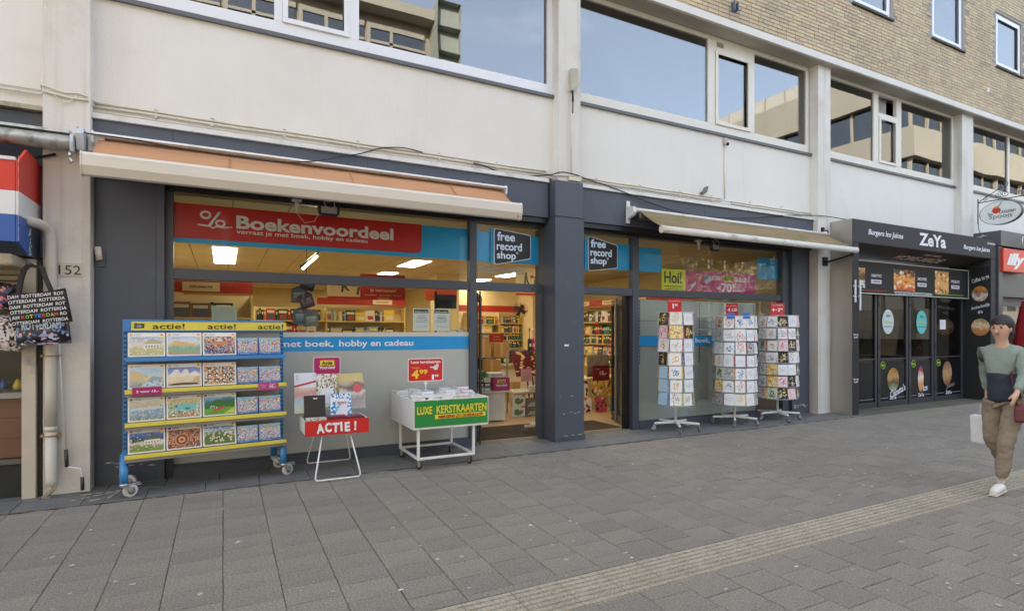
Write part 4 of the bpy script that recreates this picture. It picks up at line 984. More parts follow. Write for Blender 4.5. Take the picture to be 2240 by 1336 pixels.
# ------------------------------------------------------------------ puzzle rack
RB_ = M("rack_blue_paint", rgb(70, 136, 196), .4, var=.05); YEL = M("yellow_strip", rgb(226, 208, 84), .45, var=.04); GREYP = M("rack_back_metal", rgb(150, 148, 146), .5, var=.04)
A0 = R(8)
def P_(name='', **k): return k
rk = thing("puzzle_rack", "blue wheeled display rack with yellow header strip holding four rows of jigsaw boxes", "display rack", (-.80, 6.20, 0), A0)
Wd = 1.36
for x in (0, Wd):
    m_ = MB(); m_.box(x - .018, x + .018, -.02, .02, .30, 1.60); m_.build("post", RB_, rk, bevel=.003)
    sl = MB(); z = .42
    while z < 1.58: sl.box(x - .011, x - .003, -.0215, -.0200, z, z + .022); sl.box(x + .003, x + .011, -.0215, -.0200, z, z + .022); z += .042
    sl.build("post_slots", C(26, 44, 66), rk, kind='stuff')
    m_ = MB(); m_.tube([(x - .01, -.13, .13), (x - .01, -.13, .24), (x - .008, -.10, .31), (x, -.03, .35), (x, .10, .35), (x - .008, .26, .31), (x - .01, .30, .24), (x - .01, .30, .13)], .034, 12); m_.build("foot_tube", RB_, rk)
    for (yy, rz_) in ((-.13, .5), (.30, -.4)):
        c = thing("caster", None, None); c.parent = rk; c.location = (x - .01, yy, 0); c.rotation_euler = (0, 0, rz_)
        m_ = MB(); m_.cyl((0, 0, .115), (0, 0, .135), .036, 12); m_.prism([(-.03, .118), (.03, .118), (.075, .055), (.045, .05)], -.032, -.027, 'y'); m_.prism([(-.03, .118), (.03, .118), (.075, .055), (.045, .05)], .027, .032, 'y'); m_.box(-.03, .03, -.032, .032, .112, .118)
        m_.build("fork", ALU, c)
        wl = MB(); prof = [(-.018, .02), (-.018, .052), (-.012, .060), (.012, .060), (.018, .052), (.018, .02)]
        for i in range(20):
            pass
        wl.cyl((.055, -.018, .062), (.055, .018, .062), .060, 22, 0); wl.build("wheel", M("pale_rubber", rgb(206, 204, 200), .6, var=.05), c, bevel=.006)
        hb = MB(); hb.cyl((.055, -.021, .062), (.055, .021, .062), .034, 18); hb.cyl((.055, -.024, .062), (.055, .024, .062), .014, 10); hb.cyl((.055, -.036, .062), (.055, .036, .062), .007, 8); hb.build("hub", C(150, 150, 152, .4, .3), c)
        if yy < 0: bk_ = MB(); bk_.box(.05, .13, -.025, .025, .118, .126); bk_.box(.10, .14, -.028, .028, .10, .108); bk_.build("brake_lever", ALU, c, bevel=.003)
m_ = MB(); m_.box(.018, Wd - .018, -.012, -.006, .42, 1.50); m_.build("back_panel", GREYP, rk)
m_ = MB(); m_.box(-.02, Wd + .02, -.045, .02, 1.595, 1.612); m_.box(-.015, Wd + .01, -.045, -.035, 1.50, 1.595); m_.build("header_frame", RB_, rk, bevel=.002)
hd = MB().box(.045, Wd + .04, -.052, -.046, 1.512, 1.592).build("header_strip", YEL, rk)
DT = C(50, 50, 42, .5)
for (cx, w_) in ((.34, .26), (.79, .25), (1.245, .25)): text("actie!", hd, cx, -.0535, 1.550, w_, .052, DT, .012)
m_ = MB(); m_.prism([(.066, 1.528), (.145, 1.532), (.148, 1.572), (.07, 1.578)], -.0535, -.0525, 'y'); lg_ = m_.build("shop_logo", C(60, 60, 56), hd)
text("free\nrecord\nshop", hd, .105, -.0548, 1.553, .05, .034, WHT, .01)
m_ = MB(); m_.prism([(0, 1.51), (.045, 1.51), (.028, 1.53), (.045, 1.55), (.028, 1.575), (.045, 1.592), (0, 1.592)], -.0523, -.0463, 'y'); m_.build("torn_strip_end", RB_, rk)
rows = [1.262, .972, .673, .386]
segs = [(.017, .308), (.314, .606), (.612, .908), (.912, 1.108), (1.112, 1.325)]
for k, zr in enumerate(rows):
    s_ = MB(); s_.box(.01, Wd - .01, -.165, -.012, zr - .018, zr - .004); s_.build("shelf", RB_ if k == 0 else GREYP, rk, bevel=.002)
    MB().box(-.005, Wd + .012, -.178, -.166, zr - .034, zr + .004).build("shelf_lip", RB_ if k == 0 else YEL, rk, bevel=.002)
    if k: MB().box(-.005, Wd + .012, -.172, -.160, zr - .062, zr - .036).build("price_rail", C(128, 126, 122), rk)
MAG = M("magenta_price_card", rgb(176, 36, 104), .45, var=.03)
c = MB().box(.05, .275, -.186, -.179, .925, .995).build("price_card", MAG, rk)
text("2 voor 15,-", c, .165, -.188, .957, .17, .026, WHT, .02)
c = MB().box(1.10, 1.29, -.186, -.179, .91, .985).build("price_card", C(190, 74, 132), rk)
text("15,-", c, 1.235, -.188, .94, .06, .03, WHT, .03); text("2 voor", c, 1.235, -.188, .968, .055, .014, WHT, .01); text("Wij blijven je\nverrassen!", c, 1.145, -.188, .95, .06, .028, C(230, 190, 210))
# jigsaw boxes
def st(*a): return [(p, rgb(*c)) for p, c in a]
big = [
 ("villa garden", st((0, (190, 186, 120)), (.35, (206, 196, 150)), (.55, (226, 214, 196)), (.75, (200, 204, 206)), (1, (172, 186, 210))), .25, 5),
 ("fort above a river", st((0, (196, 150, 140)), (.2, (150, 176, 120)), (.35, (120, 176, 168)), (.5, (214, 184, 132)), (.72, (220, 222, 220)), (1, (176, 196, 214))), .2, 4),
 ("crowded harbour party", st((0, (70, 90, 130)), (.4, (130, 150, 180)), (.6, (206, 140, 90)), (1, (200, 190, 170))), .4, 8),
 ("mountain river valley", st((0, (150, 160, 160)), (.35, (196, 190, 160)), (.55, (226, 206, 150)), (.8, (176, 204, 226)), (1, (196, 216, 232))), .3, 3),
 ("desert under blue sky", st((0, (120, 110, 100)), (.15, (222, 196, 160)), (.5, (230, 210, 180)), (.65, (150, 170, 214)), (1, (110, 130, 190))), .25, 4),
 ("cartoon jungle pattern", st((0, (196, 150, 60)), (.5, (220, 190, 120)), (1, (200, 170, 110))), .4, 8),
 ("pebble beach sea", st((0, (120, 130, 110)), (.3, (150, 170, 170)), (.5, (130, 160, 190)), (.7, (200, 186, 150)), (1, (220, 214, 196))), .35, 6),
 ("crowded lagoon", st((0, (160, 140, 100)), (.4, (140, 190, 180)), (.7, (190, 196, 150)), (1, (214, 200, 160))), .35, 7),
 ("red mountain train", st((0, (90, 150, 50)), (.35, (110, 166, 60)), (.6, (50, 110, 50)), (.8, (80, 120, 140)), (1, (150, 190, 220))), .3, 3),
 ("lakeside villa", st((0, (110, 140, 60)), (.3, (140, 150, 90)), (.45, (220, 214, 206)), (.6, (60, 80, 60)), (.8, (70, 100, 170)), (1, (90, 130, 200))), .25, 5),
 ("brown mandala", st((0, (90, 50, 36)), (.3, (166, 90, 56)), (.6, (210, 140, 96)), (1, (120, 70, 60))), .6, 7),
 ("white hill town", st((0, (90, 116, 60)), (.3, (150, 150, 100)), (.5, (214, 200, 166)), (.68, (120, 150, 110)), (.8, (196, 216, 236)), (1, (60, 120, 200))), .22, 8),
]
cellsets = {2: ([rgb(40, 60, 110), rgb(226, 220, 210), rgb(200, 60, 40), rgb(230, 180, 60), rgb(90, 140, 190), rgb(30, 30, 30)], .6), 5: ([rgb(30, 30, 30), rgb(240, 236, 226), rgb(200, 60, 40), rgb(230, 170, 50), rgb(160, 190, 220)], .8),
            6: ([rgb(200, 210, 210), rgb(90, 120, 140), rgb(226, 220, 200)], .15), 7: ([rgb(220, 90, 60), rgb(240, 230, 210), rgb(90, 110, 90), rgb(230, 190, 90)], .28), 10: ([rgb(60, 30, 30), rgb(230, 180, 130), rgb(180, 90, 50), rgb(120, 120, 140)], .6),
            11: ([rgb(60, 96, 40), rgb(236, 226, 206), rgb(170, 140, 110)], .22), 0: ([rgb(210, 180, 170), rgb(170, 176, 110), rgb(240, 236, 226)], .14), 9: ([rgb(196, 60, 80), rgb(90, 120, 50), rgb(230, 226, 214)], .14)}
crowd = [rgb(200, 50, 40), rgb(236, 232, 226), rgb(60, 110, 180), rgb(240, 200, 70), rgb(40, 40, 44), rgb(120, 180, 210), rgb(230, 150, 120)]
CARD = C(236, 234, 232, .35); CARDB = C(74, 128, 196, .35); ORG = C(244, 130, 30, .4); YLS = C(240, 240, 40, .4)
small_names = ["blue skaters crowd", "ski village crowd", "street market crowd", "green picnic crowd", "carnival crowd", "orchestra crowd", "dark night fair crowd", "seaside crowd"]
def dots(seed, n_, x0, x1, z0, z1, r_):
    q = random.Random(seed); out = []
    for k in range(n_):
        cx, cz = q.uniform(x0, x1), q.uniform(z0, z1); a = q.uniform(.6, 1.4) * r_; out.append([(cx - a, cz), (cx, cz - a), (cx + a, cz), (cx, cz + a)])
    return out
def ngon(cx, cz, r_, n_=14, sz=1.): return [(cx + r_ * math.cos(2 * PI * k / n_), cz + r_ * sz * math.sin(2 * PI * k / n_)) for k in range(n_)]
SCN = {
 'crowded harbour party': [((206, 140, 90), [(-.06, .10), (.06, .10), (.045, .135), (-.045, .135)]), ((226, 216, 196), [(-.03, .135), (.03, .135), (.01, .165), (-.01, .165)]), ((40, 46, 80),) + tuple(dots(1, 26, -.12, .12, .02, .09, .006)), ((220, 210, 196),) + tuple(dots(2, 26, -.12, .12, .02, .10, .006)), ((190, 70, 50),) + tuple(dots(3, 14, -.12, .12, .02, .10, .006))],
 'mountain river valley': [((214, 186, 140), [(-.128, .07), (-.03, .09), (.02, .11), (-.06, .15), (-.128, .165)]), ((150, 170, 176), [(.0, .06), (.12, .08), (.12, .10), (.04, .11)]), ((186, 206, 220), [(-.05, .02), (.12, .02), (.12, .07), (.0, .06)]), ((120, 130, 100),) + tuple(dots(4, 12, -.1, .12, .03, .07, .007))],
 'desert under blue sky': [((236, 226, 210), [(-.12, .11), (-.08, .165), (-.05, .165), (-.03, .12), (.0, .165), (.03, .165), (.04, .12), (.09, .15), (.125, .12), (.125, .10), (-.12, .10)]), ((206, 176, 136), [(.05, .02), (.125, .02), (.125, .10), (.09, .09)]), ((80, 76, 70), [(-.10, .022), (.11, .022), (.11, .034), (.0, .04), (-.1, .034)])],
 'cartoon jungle pattern': [((226, 180, 60),) + tuple([(-.125 + a * .065, .02), (-.123 + a * .065, .02), (-.108 + a * .065, .175), (-.11 + a * .065, .175)] for a in range(4)), ((60, 50, 46),) + tuple(ngon(-.09 + (k % 4) * .062, .05 + (k // 4) * .05, .017, 8) for k in range(12)), ((226, 220, 206),) + tuple(ngon(-.088 + (k % 4) * .062, .045 + (k // 4) * .05, .011, 8) for k in range(12)), ((190, 70, 50),) + tuple(dots(5, 12, -.11, .11, .03, .16, .008))],
 'pebble beach sea': [((196, 206, 214), [(-.125, .10), (.125, .11), (.125, .13), (-.125, .125)]), ((200, 190, 160), [(-.125, .13), (.05, .14), (.125, .165), (-.125, .16)]), ((140, 160, 176),) + tuple(ngon(*p, 8, .6) for p in ((-.08, .05, .022), (-.02, .04, .018), (.04, .06, .024), (.09, .035, .02), (-.1, .03, .014), (.0, .075, .012)))],
 'crowded lagoon': [((120, 190, 186), [(-.06, .07), (.07, .07), (.1, .14), (-.09, .13)]), ((216, 120, 80),) + tuple(dots(6, 20, -.12, .12, .02, .07, .008)), ((90, 110, 80),) + tuple(dots(7, 14, -.12, .12, .05, .16, .009)), ((240, 232, 214),) + tuple(dots(8, 18, -.12, .12, .02, .09, .007))],
 'brown mandala': [((210, 140, 96), ngon(-.02, .09, .058, 18)), ((120, 60, 46), ngon(-.02, .09, .046, 18)), ((222, 164, 116), ngon(-.02, .09, .030, 16)), ((140, 70, 50), ngon(-.02, .09, .014, 10)), ((226, 190, 156),) + tuple(dots(9, 20, -.12, .12, .02, .16, .006)), ((110, 120, 140),) + tuple(dots(10, 14, -.12, .12, .02, .16, .007))],
 'white hill town': [((96, 120, 66), [(-.128, .02), (.128, .02), (.128, .08), (.06, .11), (.0, .135), (-.07, .12), (-.128, .09)]), ((228, 214, 186),) + tuple([(cx, cz), (cx + .016, cz), (cx + .016, cz + .013), (cx + .008, cz + .019), (cx, cz + .013)] for cx, cz in [(random.Random(k).uniform(-.11, .1), random.Random(k + 50).uniform(.03, .115)) for k in range(26)]), ((70, 96, 46),) + tuple(dots(11, 18, -.12, .12, .02, .11, .007))],
 'red mountain train': [((60, 110, 56), [(-.128, .10), (-.02, .165), (.06, .13), (.128, .165), (.128, .09), (-.128, .07)]), ((196, 196, 80), [(.03, .02), (.128, .02), (.128, .08)]), ((226, 226, 214),) + tuple(dots(12, 6, -.09, -.02, .08, .10, .006))],
}
bi = si = 0
rown = ["top row", "second row", "third row", "bottom row"]
for k, zr in enumerate(rows):
    for j, (a, c2) in enumerate(segs):
        isbig = j < 3; wd = c2 - a - .004; h = .222 if isbig else .168; dp = .045
        if isbig: nm = big[bi][0]; lab = "white jigsaw box with %s picture, %s of the rack" % (nm, rown[k])
        else: nm = small_names[si]; lab = "small blue jigsaw box with %s picture, %s" % (nm, rown[k])
        loc = Matrix.Translation((-.80, 6.20, 0)) @ Matrix.Rotation(A0, 4, 'Z') @ Vector(((a + c2) / 2, -.128, zr + (.0045 if isbig else .0045)))
        t = thing("jigsaw_box", lab, "jigsaw puzzle box", loc, A0, group="jigsaw boxes on the blue rack")
        t.rotation_euler = (R(-9), 0, A0 + rn.uniform(-.015, .015))
        m_ = MB(); m_.box(-wd / 2, wd / 2, -dp / 2, dp / 2, .001, h, 0); m_.build("carton", CARD if isbig else CARDB, t, bevel=.0015)
        y = -dp / 2 - .0012
        if isbig:
            am = art("print_" + nm.replace(' ', '_'), big[bi][1], big[bi][2], big[bi][3], .25, 30, cellsets.get(bi), 26)
            MB().box(-wd / 2 + .012, wd / 2 - .012, y, -dp / 2 - .0002, .014, h - .038).build("picture", am, t)
            if nm == 'red mountain train':
                q = MB(); q.prism([(-.06, .04), (.04, .075), (.045, .095), (-.055, .062)], y - .0012, y - .0004, 'y', 0); q.prism([(-.09, .028), (.11, .11), (.11, .105), (-.09, .022)], y - .0009, y - .0003, 'y', 1); q.build("printed_train", [C(206, 70, 40), C(120, 116, 110)], t)
            if nm in ('villa garden', 'lakeside villa'):
                q = MB(); q.prism([(-.02, .075), (.10, .085), (.10, .12), (-.02, .115)], y - .0010, y - .0003, 'y', 0)
                for kk in range(5): q.box(-.01 + kk * .022, .0 + kk * .022, y - .0014, y - .0011, .085 + kk * .001, .10 + kk * .001, 1)
                q.prism([(-.03, .12), (.04, .165), (.115, .135), (.115, .122)], y - .0010, y - .0003, 'y', 2); q.build("printed_house", [C(228, 222, 212), C(120, 110, 100), C(96, 104, 80) if nm[0] == 'l' else C(186, 178, 130)], t)
            if nm in SCN:
                q = MB(); pal = []
                for (cc, *polys) in SCN[nm]:
                    pal.append(C(*cc, .4))
                    for pp in polys: q.prism([(px_ * (wd / .29), pz_) for px_, pz_ in pp], y - .0006 - .0003 * len(pal), y - .0002 - .0003 * (len(pal) - 1), 'y', len(pal) - 1)
                q.build("printed_scene", pal, t)
            if nm == 'fort above a river':
                q = MB(); q.prism([(-.09, .10), (.05, .10), (.03, .13), (-.085, .148)], y - .0010, y - .0003, 'y', 0); q.build("printed_fort", C(216, 182, 126), t)
            MB().box(-wd / 2 + .014, -wd / 2 + .036, y, -dp / 2 - .0002, h - .03, h - .012).build("maker_mark", C(150, 90, 66) if k > 1 else C(224, 170, 130), t)
            text("1000", t, -wd / 2 + .075, y, h - .0205, .052, .015, C(120, 116, 112) if k > 1 else C(190, 186, 180), .0)
            bi += 1; xs = wd / 2 - .028
        else:
            am = art("print_" + nm.replace(' ', '_'), st((0, (170, 200, 220)), (1, (200, 214, 226))), .3, 5, .1, 30, (crowd[si % 3:] + crowd[:si % 3], .72), 30)
            MB().box(-wd / 2 + .006, wd / 2 - .006, y, -dp / 2 - .0002, .022, h - .028).build("picture", am, t)
            MB().box(-wd / 2 + .002, wd / 2 - .002, y, -dp / 2 - .0002, h - .027, h - .001).build("title_band", C(150, 196, 224), t)
            text("PUZZLE", t, -.02, y - .001, h - .014, .075, .010, C(206, 196, 90), .02); text("1000 stukjes", t, -.03, y - .0005, .011, .08, .007, WHT, .01)
            si += 1; xs = wd / 2 - .022
        q = MB(); q.disc((xs, y - .0008, h - .020), .0075, 12, 0, .013, axis='y'); q.build("price_sticker", ORG, t)
        q = MB(); q.disc((xs + .001, y - .0008, h - .040), .007, 12, 0, .011, axis='y'); q.build("yellow_sticker", YLS, t)

# ------------------------------------------------------------------ ACTIE table
WM = M("white_powder_metal", rgb(232, 230, 226), .4, var=.03)
tb_ = thing("sales_table", "white wire legged sales tray with red ACTIE! front panel", "display table", (1.03, 6.2, 0), world=True)
x0, x1, y0, y1 = .725, 1.352, 5.90, 6.42
m_ = MB(); m_.box(x0, x1, y0 + .005, y1, .465, .475); m_.build("tray_floor", WM, tb_)
m_ = MB(); m_.box(x0, x0 + .012, y0 + .012, y1, .475, .60); m_.box(x1 - .012, x1, y0 + .012, y1, .475, .60); m_.box(x0, x1, y1 - .012, y1, .60, .602)
m_.build("tray_side", WM, tb_, bevel=.002)
MB().box(x0, x1, y1 - .012, y1, .475, .60).build("tray_back", WM, tb_)
fp = MB().box(x0 - .002, x1 + .004, y0 - .006, y0 + .006, .452, .603).build("front_panel", M("red_panel", rgb(206, 42, 36), .45, var=.03), tb_, bevel=.002)
for i, (ch, dx) in enumerate(zip("ACTIE!", (-.142, -.076, -.012, .036, .088, .158))):
    text(ch, fp, 1.034 + dx * 1.15, y0 - .009, .527 + (.004 if i % 2 else -.002), (.078, .066, .072, .022, .054, .022)[i] * 1.0, .098, WHT, .05, roll=R(-4 + (i % 3) * 3))
for (yt, yb, xa, xb, xc, xd) in ((5.95, 5.86, .90, 1.17, .815, 1.262), (6.38, 6.70, .90, 1.20, .845, 1.325)):
    m_ = MB(); pts = [(xa, yt, .465), (xc + .005, yb, .06), (xc + .003, yb, .03), (xc + .012, yb, .013), (xc + .03, yb, .009), (xd - .03, yb, .009), (xd - .012, yb, .013), (xd - .003, yb, .03), (xd - .005, yb, .06), (xb, yt, .465)]
    m_.tube(pts, .008, 8); m_.build("leg", WM, tb_)
sg = MB(); sg.prism(rrect(.870, 1.157, 1.03, 1.222, .022), 6.392, 6.398, 'y', 0); sg.prism(rrect(.878, 1.149, 1.038, 1.214, .018), 6.3905, 6.3918, 'y', 1)
so_ = sg.build("price_sign", [C(230, 216, 206), MAG], tb_)
MB().box(.94, 1.09, 6.386, 6.3895, 1.13, 1.185).build("yellow_label", C(240, 214, 70), so_)
text("Actie", so_, 1.014, 6.384, 1.158, .11, .04, BLACK, .02); text("Voordeel", so_, 1.014, 6.3885, 1.108, .165, .036, WHT, .02)
m_ = MB(); m_.cyl((1.01, 6.405, .60), (1.01, 6.405, 1.06), .006, 8); m_.build("sign_pole", WM, tb_)
FLO = art("floral_print", st((0, (226, 226, 216)), (.5, (220, 224, 214)), (1, (232, 230, 224))), .4, 5, .05, 30, ([rgb(120, 140, 90), rgb(200, 130, 120), rgb(236, 232, 226), rgb(90, 110, 90)], .5), 18)
def item(nm, lab, cat, x0, x1, z0, z1, y, mat, tilt=-8, dp=.012, grp=None):
    t = thing(nm, lab, cat, ((x0 + x1) / 2, y, z0), group=grp); t.rotation_euler = (R(tilt), 0, 0)
    w_ = (x1 - x0) / 2; h = z1 - z0
    MB().box(-w_, w_, -dp / 2, dp / 2, 0, h).build("cover", mat, t, bevel=.001)
    return t, w_, h, -dp / 2 - .001
GC = "wall calendars leaning in the red fronted tray"
t, w_, h, y = item("long_calendar", "tall striped wall calendar with weekday list standing in the tray", "calendar", .668, .890, .635, 1.062, 6.28, art("stripe_calendar", st((0, (220, 214, 170)), (.3, (180, 206, 214)), (.5, (206, 150, 150)), (.62, (214, 200, 170)), (.66, (220, 222, 236)), (1, (226, 228, 240))), .12, 3, .06, 18), grp=GC)
MB().prism([(-w_, h * .64), (w_, h * .76), (w_, h * .81), (-w_, h * .69)], y, y + .0008, 'y').build("red_sash", C(196, 60, 70), t)
text("Zo", t, -.08, y, h * .92, .02, .014, C(200, 80, 90)); text("Ma", t, -.08, y, h * .85, .022, .014, C(80, 80, 90)); text("1", t, .09, y, h * .92, .006, .014, C(80, 80, 90)); text("2", t, .09, y, h * .85, .008, .014, C(80, 80, 90))
t, w_, h, y = item("floral_calendar", "floral printed wall calendar behind the black box, middle of the tray", "calendar", .893, 1.105, .66, 1.045, 6.30, FLO, grp=GC)
MB().box(-.05, .07, y, y + .0006, .06, .22).build("white_page", C(226, 228, 234), t)
t, w_, h, y = item("gold_calendar", "pale gold calendar standing behind the horse calendar", "calendar", 1.10, 1.40, .72, 1.035, 6.36, art("gold_print", st((0, (200, 190, 150)), (.6, (222, 206, 150)), (1, (214, 196, 130))), .3, 4, .1), grp=GC)
t, w_, h, y = item("horse_calendar", "grey photo calendar with pink round badge standing in the tray", "calendar", 1.125, 1.405, .655, .955, 6.26, art("grey_photo_print", st((0, (196, 190, 186)), (.4, (170, 160, 156)), (.6, (220, 214, 210)), (.8, (110, 100, 96)), (1, (196, 180, 160))), .4, 3, .15), grp=GC)
m_ = MB(); m_.disc((.055, y, h * .74), .048, 18, axis='y'); m_.build("round_badge", C(214, 96, 104), t)
t, w_, h, y = item("black_gift_box", "flat black box with small white bow emblem standing in the tray", "box", .742, .95, .585, .838, 6.10, C(46, 42, 40, .5), -6, .04)
m_ = MB(); m_.prism([(-.02, h - .032), (-.002, h - .026), (.006, h - .034), (.014, h - .024), (.026, h - .03), (.018, h - .038), (-.014, h - .038)], y, y + .0008, 'y'); m_.build("bow_emblem", WHT, t)
DOT = motif("blue_white_dots", rgb(50, 140, 210), [rgb(236, 240, 244), rgb(236, 240, 244)], 13, .9, .9, .55)
t, w_, h, y = item("year_calendar", "blue and white dotted 2023 calendar box leaning in the tray", "calendar", 1.00, 1.215, .59, .845, 6.09, DOT, -6, .03, GC)
MB().box(-w_ * .52, w_ * .62, y, y + .0006, .0, h * .8).build("label_panel", C(226, 230, 240), t); text("2023", t, .006, y - .001, h * .62, .095, .026, C(176, 60, 50), .02)
MB().prism([(-w_ * .52, .11), (w_ * .1, .16), (-w_ * .52, .05)], y - .001, y - .0004, 'y').build("blue_corner", C(120, 190, 230), t)
MAR = C(120, 36, 50, .5)
for (nm, lab, a, c2, y_, h_, mt) in (("notelet_box", "small floral box with orange sticker before the black box", .745, .94, 5.99, .145, FLO), ("maroon_box", "dark red box between the floral box and the 2023 calendar", .945, 1.135, 6.01, .155, MAR), ("maroon_box", "flat dark red box below the 2023 calendar in the tray corner", 1.14, 1.32, 6.02, .14, MAR)):
    t = thing(nm, lab, "box", ((a + c2) / 2, y_, .4755)); MB().box(-(c2 - a) / 2, (c2 - a) / 2, -.06, .06, 0, h_).build("carton", mt, t, bevel=.002)
    if nm[0] == 'n': q = MB(); q.disc((-.05, -.0612, .115), .014, 12, axis='y'); q.build("price_sticker", ORG, t)
for (x, z) in ((.855, .92), (1.075, 1.03)):
    pass

# ------------------------------------------------------------------ green cart
ct = thing("card_cart", "white wheeled dump bin with green LUXE KERSTKAARTEN front full of card packs", "display cart", (2.25, 6.2, 0), world=True)
x0, x1, y0, y1 = 1.815, 2.70, 5.82, 6.72
m_ = MB(); m_.box(x0, x1, y0, y1, .44, .455); m_.build("bin_floor", WM, ct, bevel=.003)
OFFW = M("off_white_board", rgb(222, 218, 212), .5, var=.04, dirt=rgb(186, 180, 170), dscale=4, dlev=(.6, .85))
for (n_, a) in (("side_wall", (x0, x0 + .016, y0 + .016, y1)), ("side_wall", (x1 - .016, x1, y0 + .016, y1)), ("rear_wall", (x0 + .016, x1 - .016, y1 - .016, y1))):
    MB().box(a[0], a[1], a[2], a[3], .456, .762).build(n_, OFFW, ct, bevel=.003)
fp = MB().box(x0, x1, y0, y0 + .015, .456, .762).build("front_wall", OFFW, ct, bevel=.003)
MB().box(x0 + .012, x1 - .012, y0 - .003, y0 - .0005, .466, .750).build("green_panel", M("green_panel", rgb(46, 140, 66), .4, var=.04), fp)
GY = C(236, 214, 60, .4)
text("LUXE", fp, 1.938, y0 - .006, .645, .17, .085, GY, .03); text("KERSTKAARTEN", fp, 2.372, y0 - .006, .648, .60, .088, GY, .02)
MB().box(2.055, 2.66, y0 - .006, y0 - .0035, .545, .592).build("yellow_bar", GY, fp); text("NERGENS ZO GOEDKOOP", fp, 2.36, y0 - .009, .568, .53, .034, C(170, 40, 30), .03)
m_ = MB(); fx0, fx1, fy0, fy1 = 1.88, 2.53, 5.86, 6.55
for x in (fx0, fx1):
    for y in (fy0, fy1): MB().box(x - .014, x + .014, y - .014, y + .014, .105, .44).build("leg", WM, ct, bevel=.003)
MB().box(fx0 + .014, fx1 - .014, fy0 - .012, fy0 + .012, .105, .131).build("rail", WM, ct, bevel=.003); MB().box(fx0 + .014, fx1 - .014, fy1 - .012, fy1 + .012, .105, .131).build("rail", WM, ct, bevel=.003)
MB().box(fx0 - .012, fx0 + .012, fy0 + .014, fy1 - .014, .105, .131).build("rail", WM, ct, bevel=.003); MB().box(fx1 - .012, fx1 + .012, fy0 + .014, fy1 - .014, .105, .131).build("rail", WM, ct, bevel=.003)
for x in (fx0 + .03, fx1 - .03):
    for y in (fy0 + .01, fy1 - .01):
        c = thing("caster", None, None); c.parent = ct; c.location = Vector((x, y, 0)) - WORG[ct.name]; c.rotation_euler = (0, 0, rn.uniform(1.2, 2.2))
        m_ = MB(); m_.box(-.03, .03, -.025, .025, .098, .105); m_.box(-.012, .03, -.02, -.016, .035, .098); m_.box(-.012, .03, .016, .02, .035, .098); m_.build("fork", C(150, 146, 140, .5, .4), c, bevel=.003)
        m_ = MB(); m_.cyl((.02, -.013, .035), (.02, .013, .035), .035, 18); m_.build("wheel", C(38, 38, 40, .7), c, bevel=.004)
        m_ = MB(); m_.cyl((.02, -.0155, .035), (.02, .0155, .035), .014, 12); m_.build("hub", ALU, c)
sg = MB(); sg.prism(rrect(1.897, 2.33, .915, 1.188, .025), 6.305, 6.313, 'y', 0); sg.prism(rrect(1.908, 2.319, .926, 1.177, .018), 6.3035, 6.3048, 'y', 1)
so_ = sg.build("price_sign", [C(234, 222, 210), C(206, 36, 36)], ct)
text("Luxe kerstkaarten", so_, 2.115, 6.3015, 1.145, .36, .034, WHT, .02); text("3 dozen", so_, 1.99, 6.3015, 1.08, .095, .018, GY, .01)
text("4", so_, 1.985, 6.3015, 1.005, .085, .105, C(240, 206, 40), .04); text("99", so_, 2.085, 6.3015, 1.03, .10, .052, C(240, 206, 40), .04); text("1", so_, 2.20, 6.3015, .965, .024, .06, WHT, .03); text("99", so_, 2.245, 6.3015, .978, .05, .03, WHT, .03)
q = MB(); q.disc((2.235, 6.3015, 1.075), .03, 12, axis='y'); q.disc((2.255, 6.3012, 1.10), .02, 10, axis='y'); q.prism([(2.17, 1.09), (2.21, 1.085), (2.21, 1.07), (2.165, 1.075)], 6.301, 6.3015, 'y'); q.build("printed_bird", C(220, 216, 214), so_)
m_ = MB(); m_.cyl((2.115, 6.312, .75), (2.115, 6.312, .93), .006, 8); m_.prism([(2.085, .905), (2.145, .905), (2.12, .875), (2.11, .875)], 6.308, 6.314, 'y'); m_.build("sign_pole", WM, ct)
fl_ = MB().box(x0 + .02, x1 - .02, y0 + .02, y1 - .02, .4555, .60).build("false_floor", OFFW, ct)
packs = [("white snow print", C(226, 226, 230)), ("pale blue print", C(196, 206, 222)), ("red print", C(170, 50, 46)), ("green tree print", C(110, 150, 110)), ("silver print", C(186, 188, 192)), ("red and gold print", C(190, 120, 80)), ("cream print", C(224, 216, 200)), ("dark blue print", C(64, 72, 100))]
WRAP = [art("xmas_print_%d" % i, [(0, rgb(*c)), (1, rgb(*[min(255, q + 24) for q in c]))], .4, 6, .15, 20, ([rgb(230, 230, 234), rgb(150, 50, 46), rgb(90, 110, 90), rgb(206, 190, 150)], .28), 9, .15) for i, (p, c) in enumerate(zip(packs, ((226, 226, 230), (196, 206, 222), (170, 50, 46), (110, 150, 110), (186, 188, 192), (190, 120, 80), (224, 216, 200), (64, 72, 100))))]
pk = random.Random(9); wordz = ["street", "second", "middle", "fourth", "window"]; wordx = ["first", "second", "third", "fourth", "fifth", "sixth"]
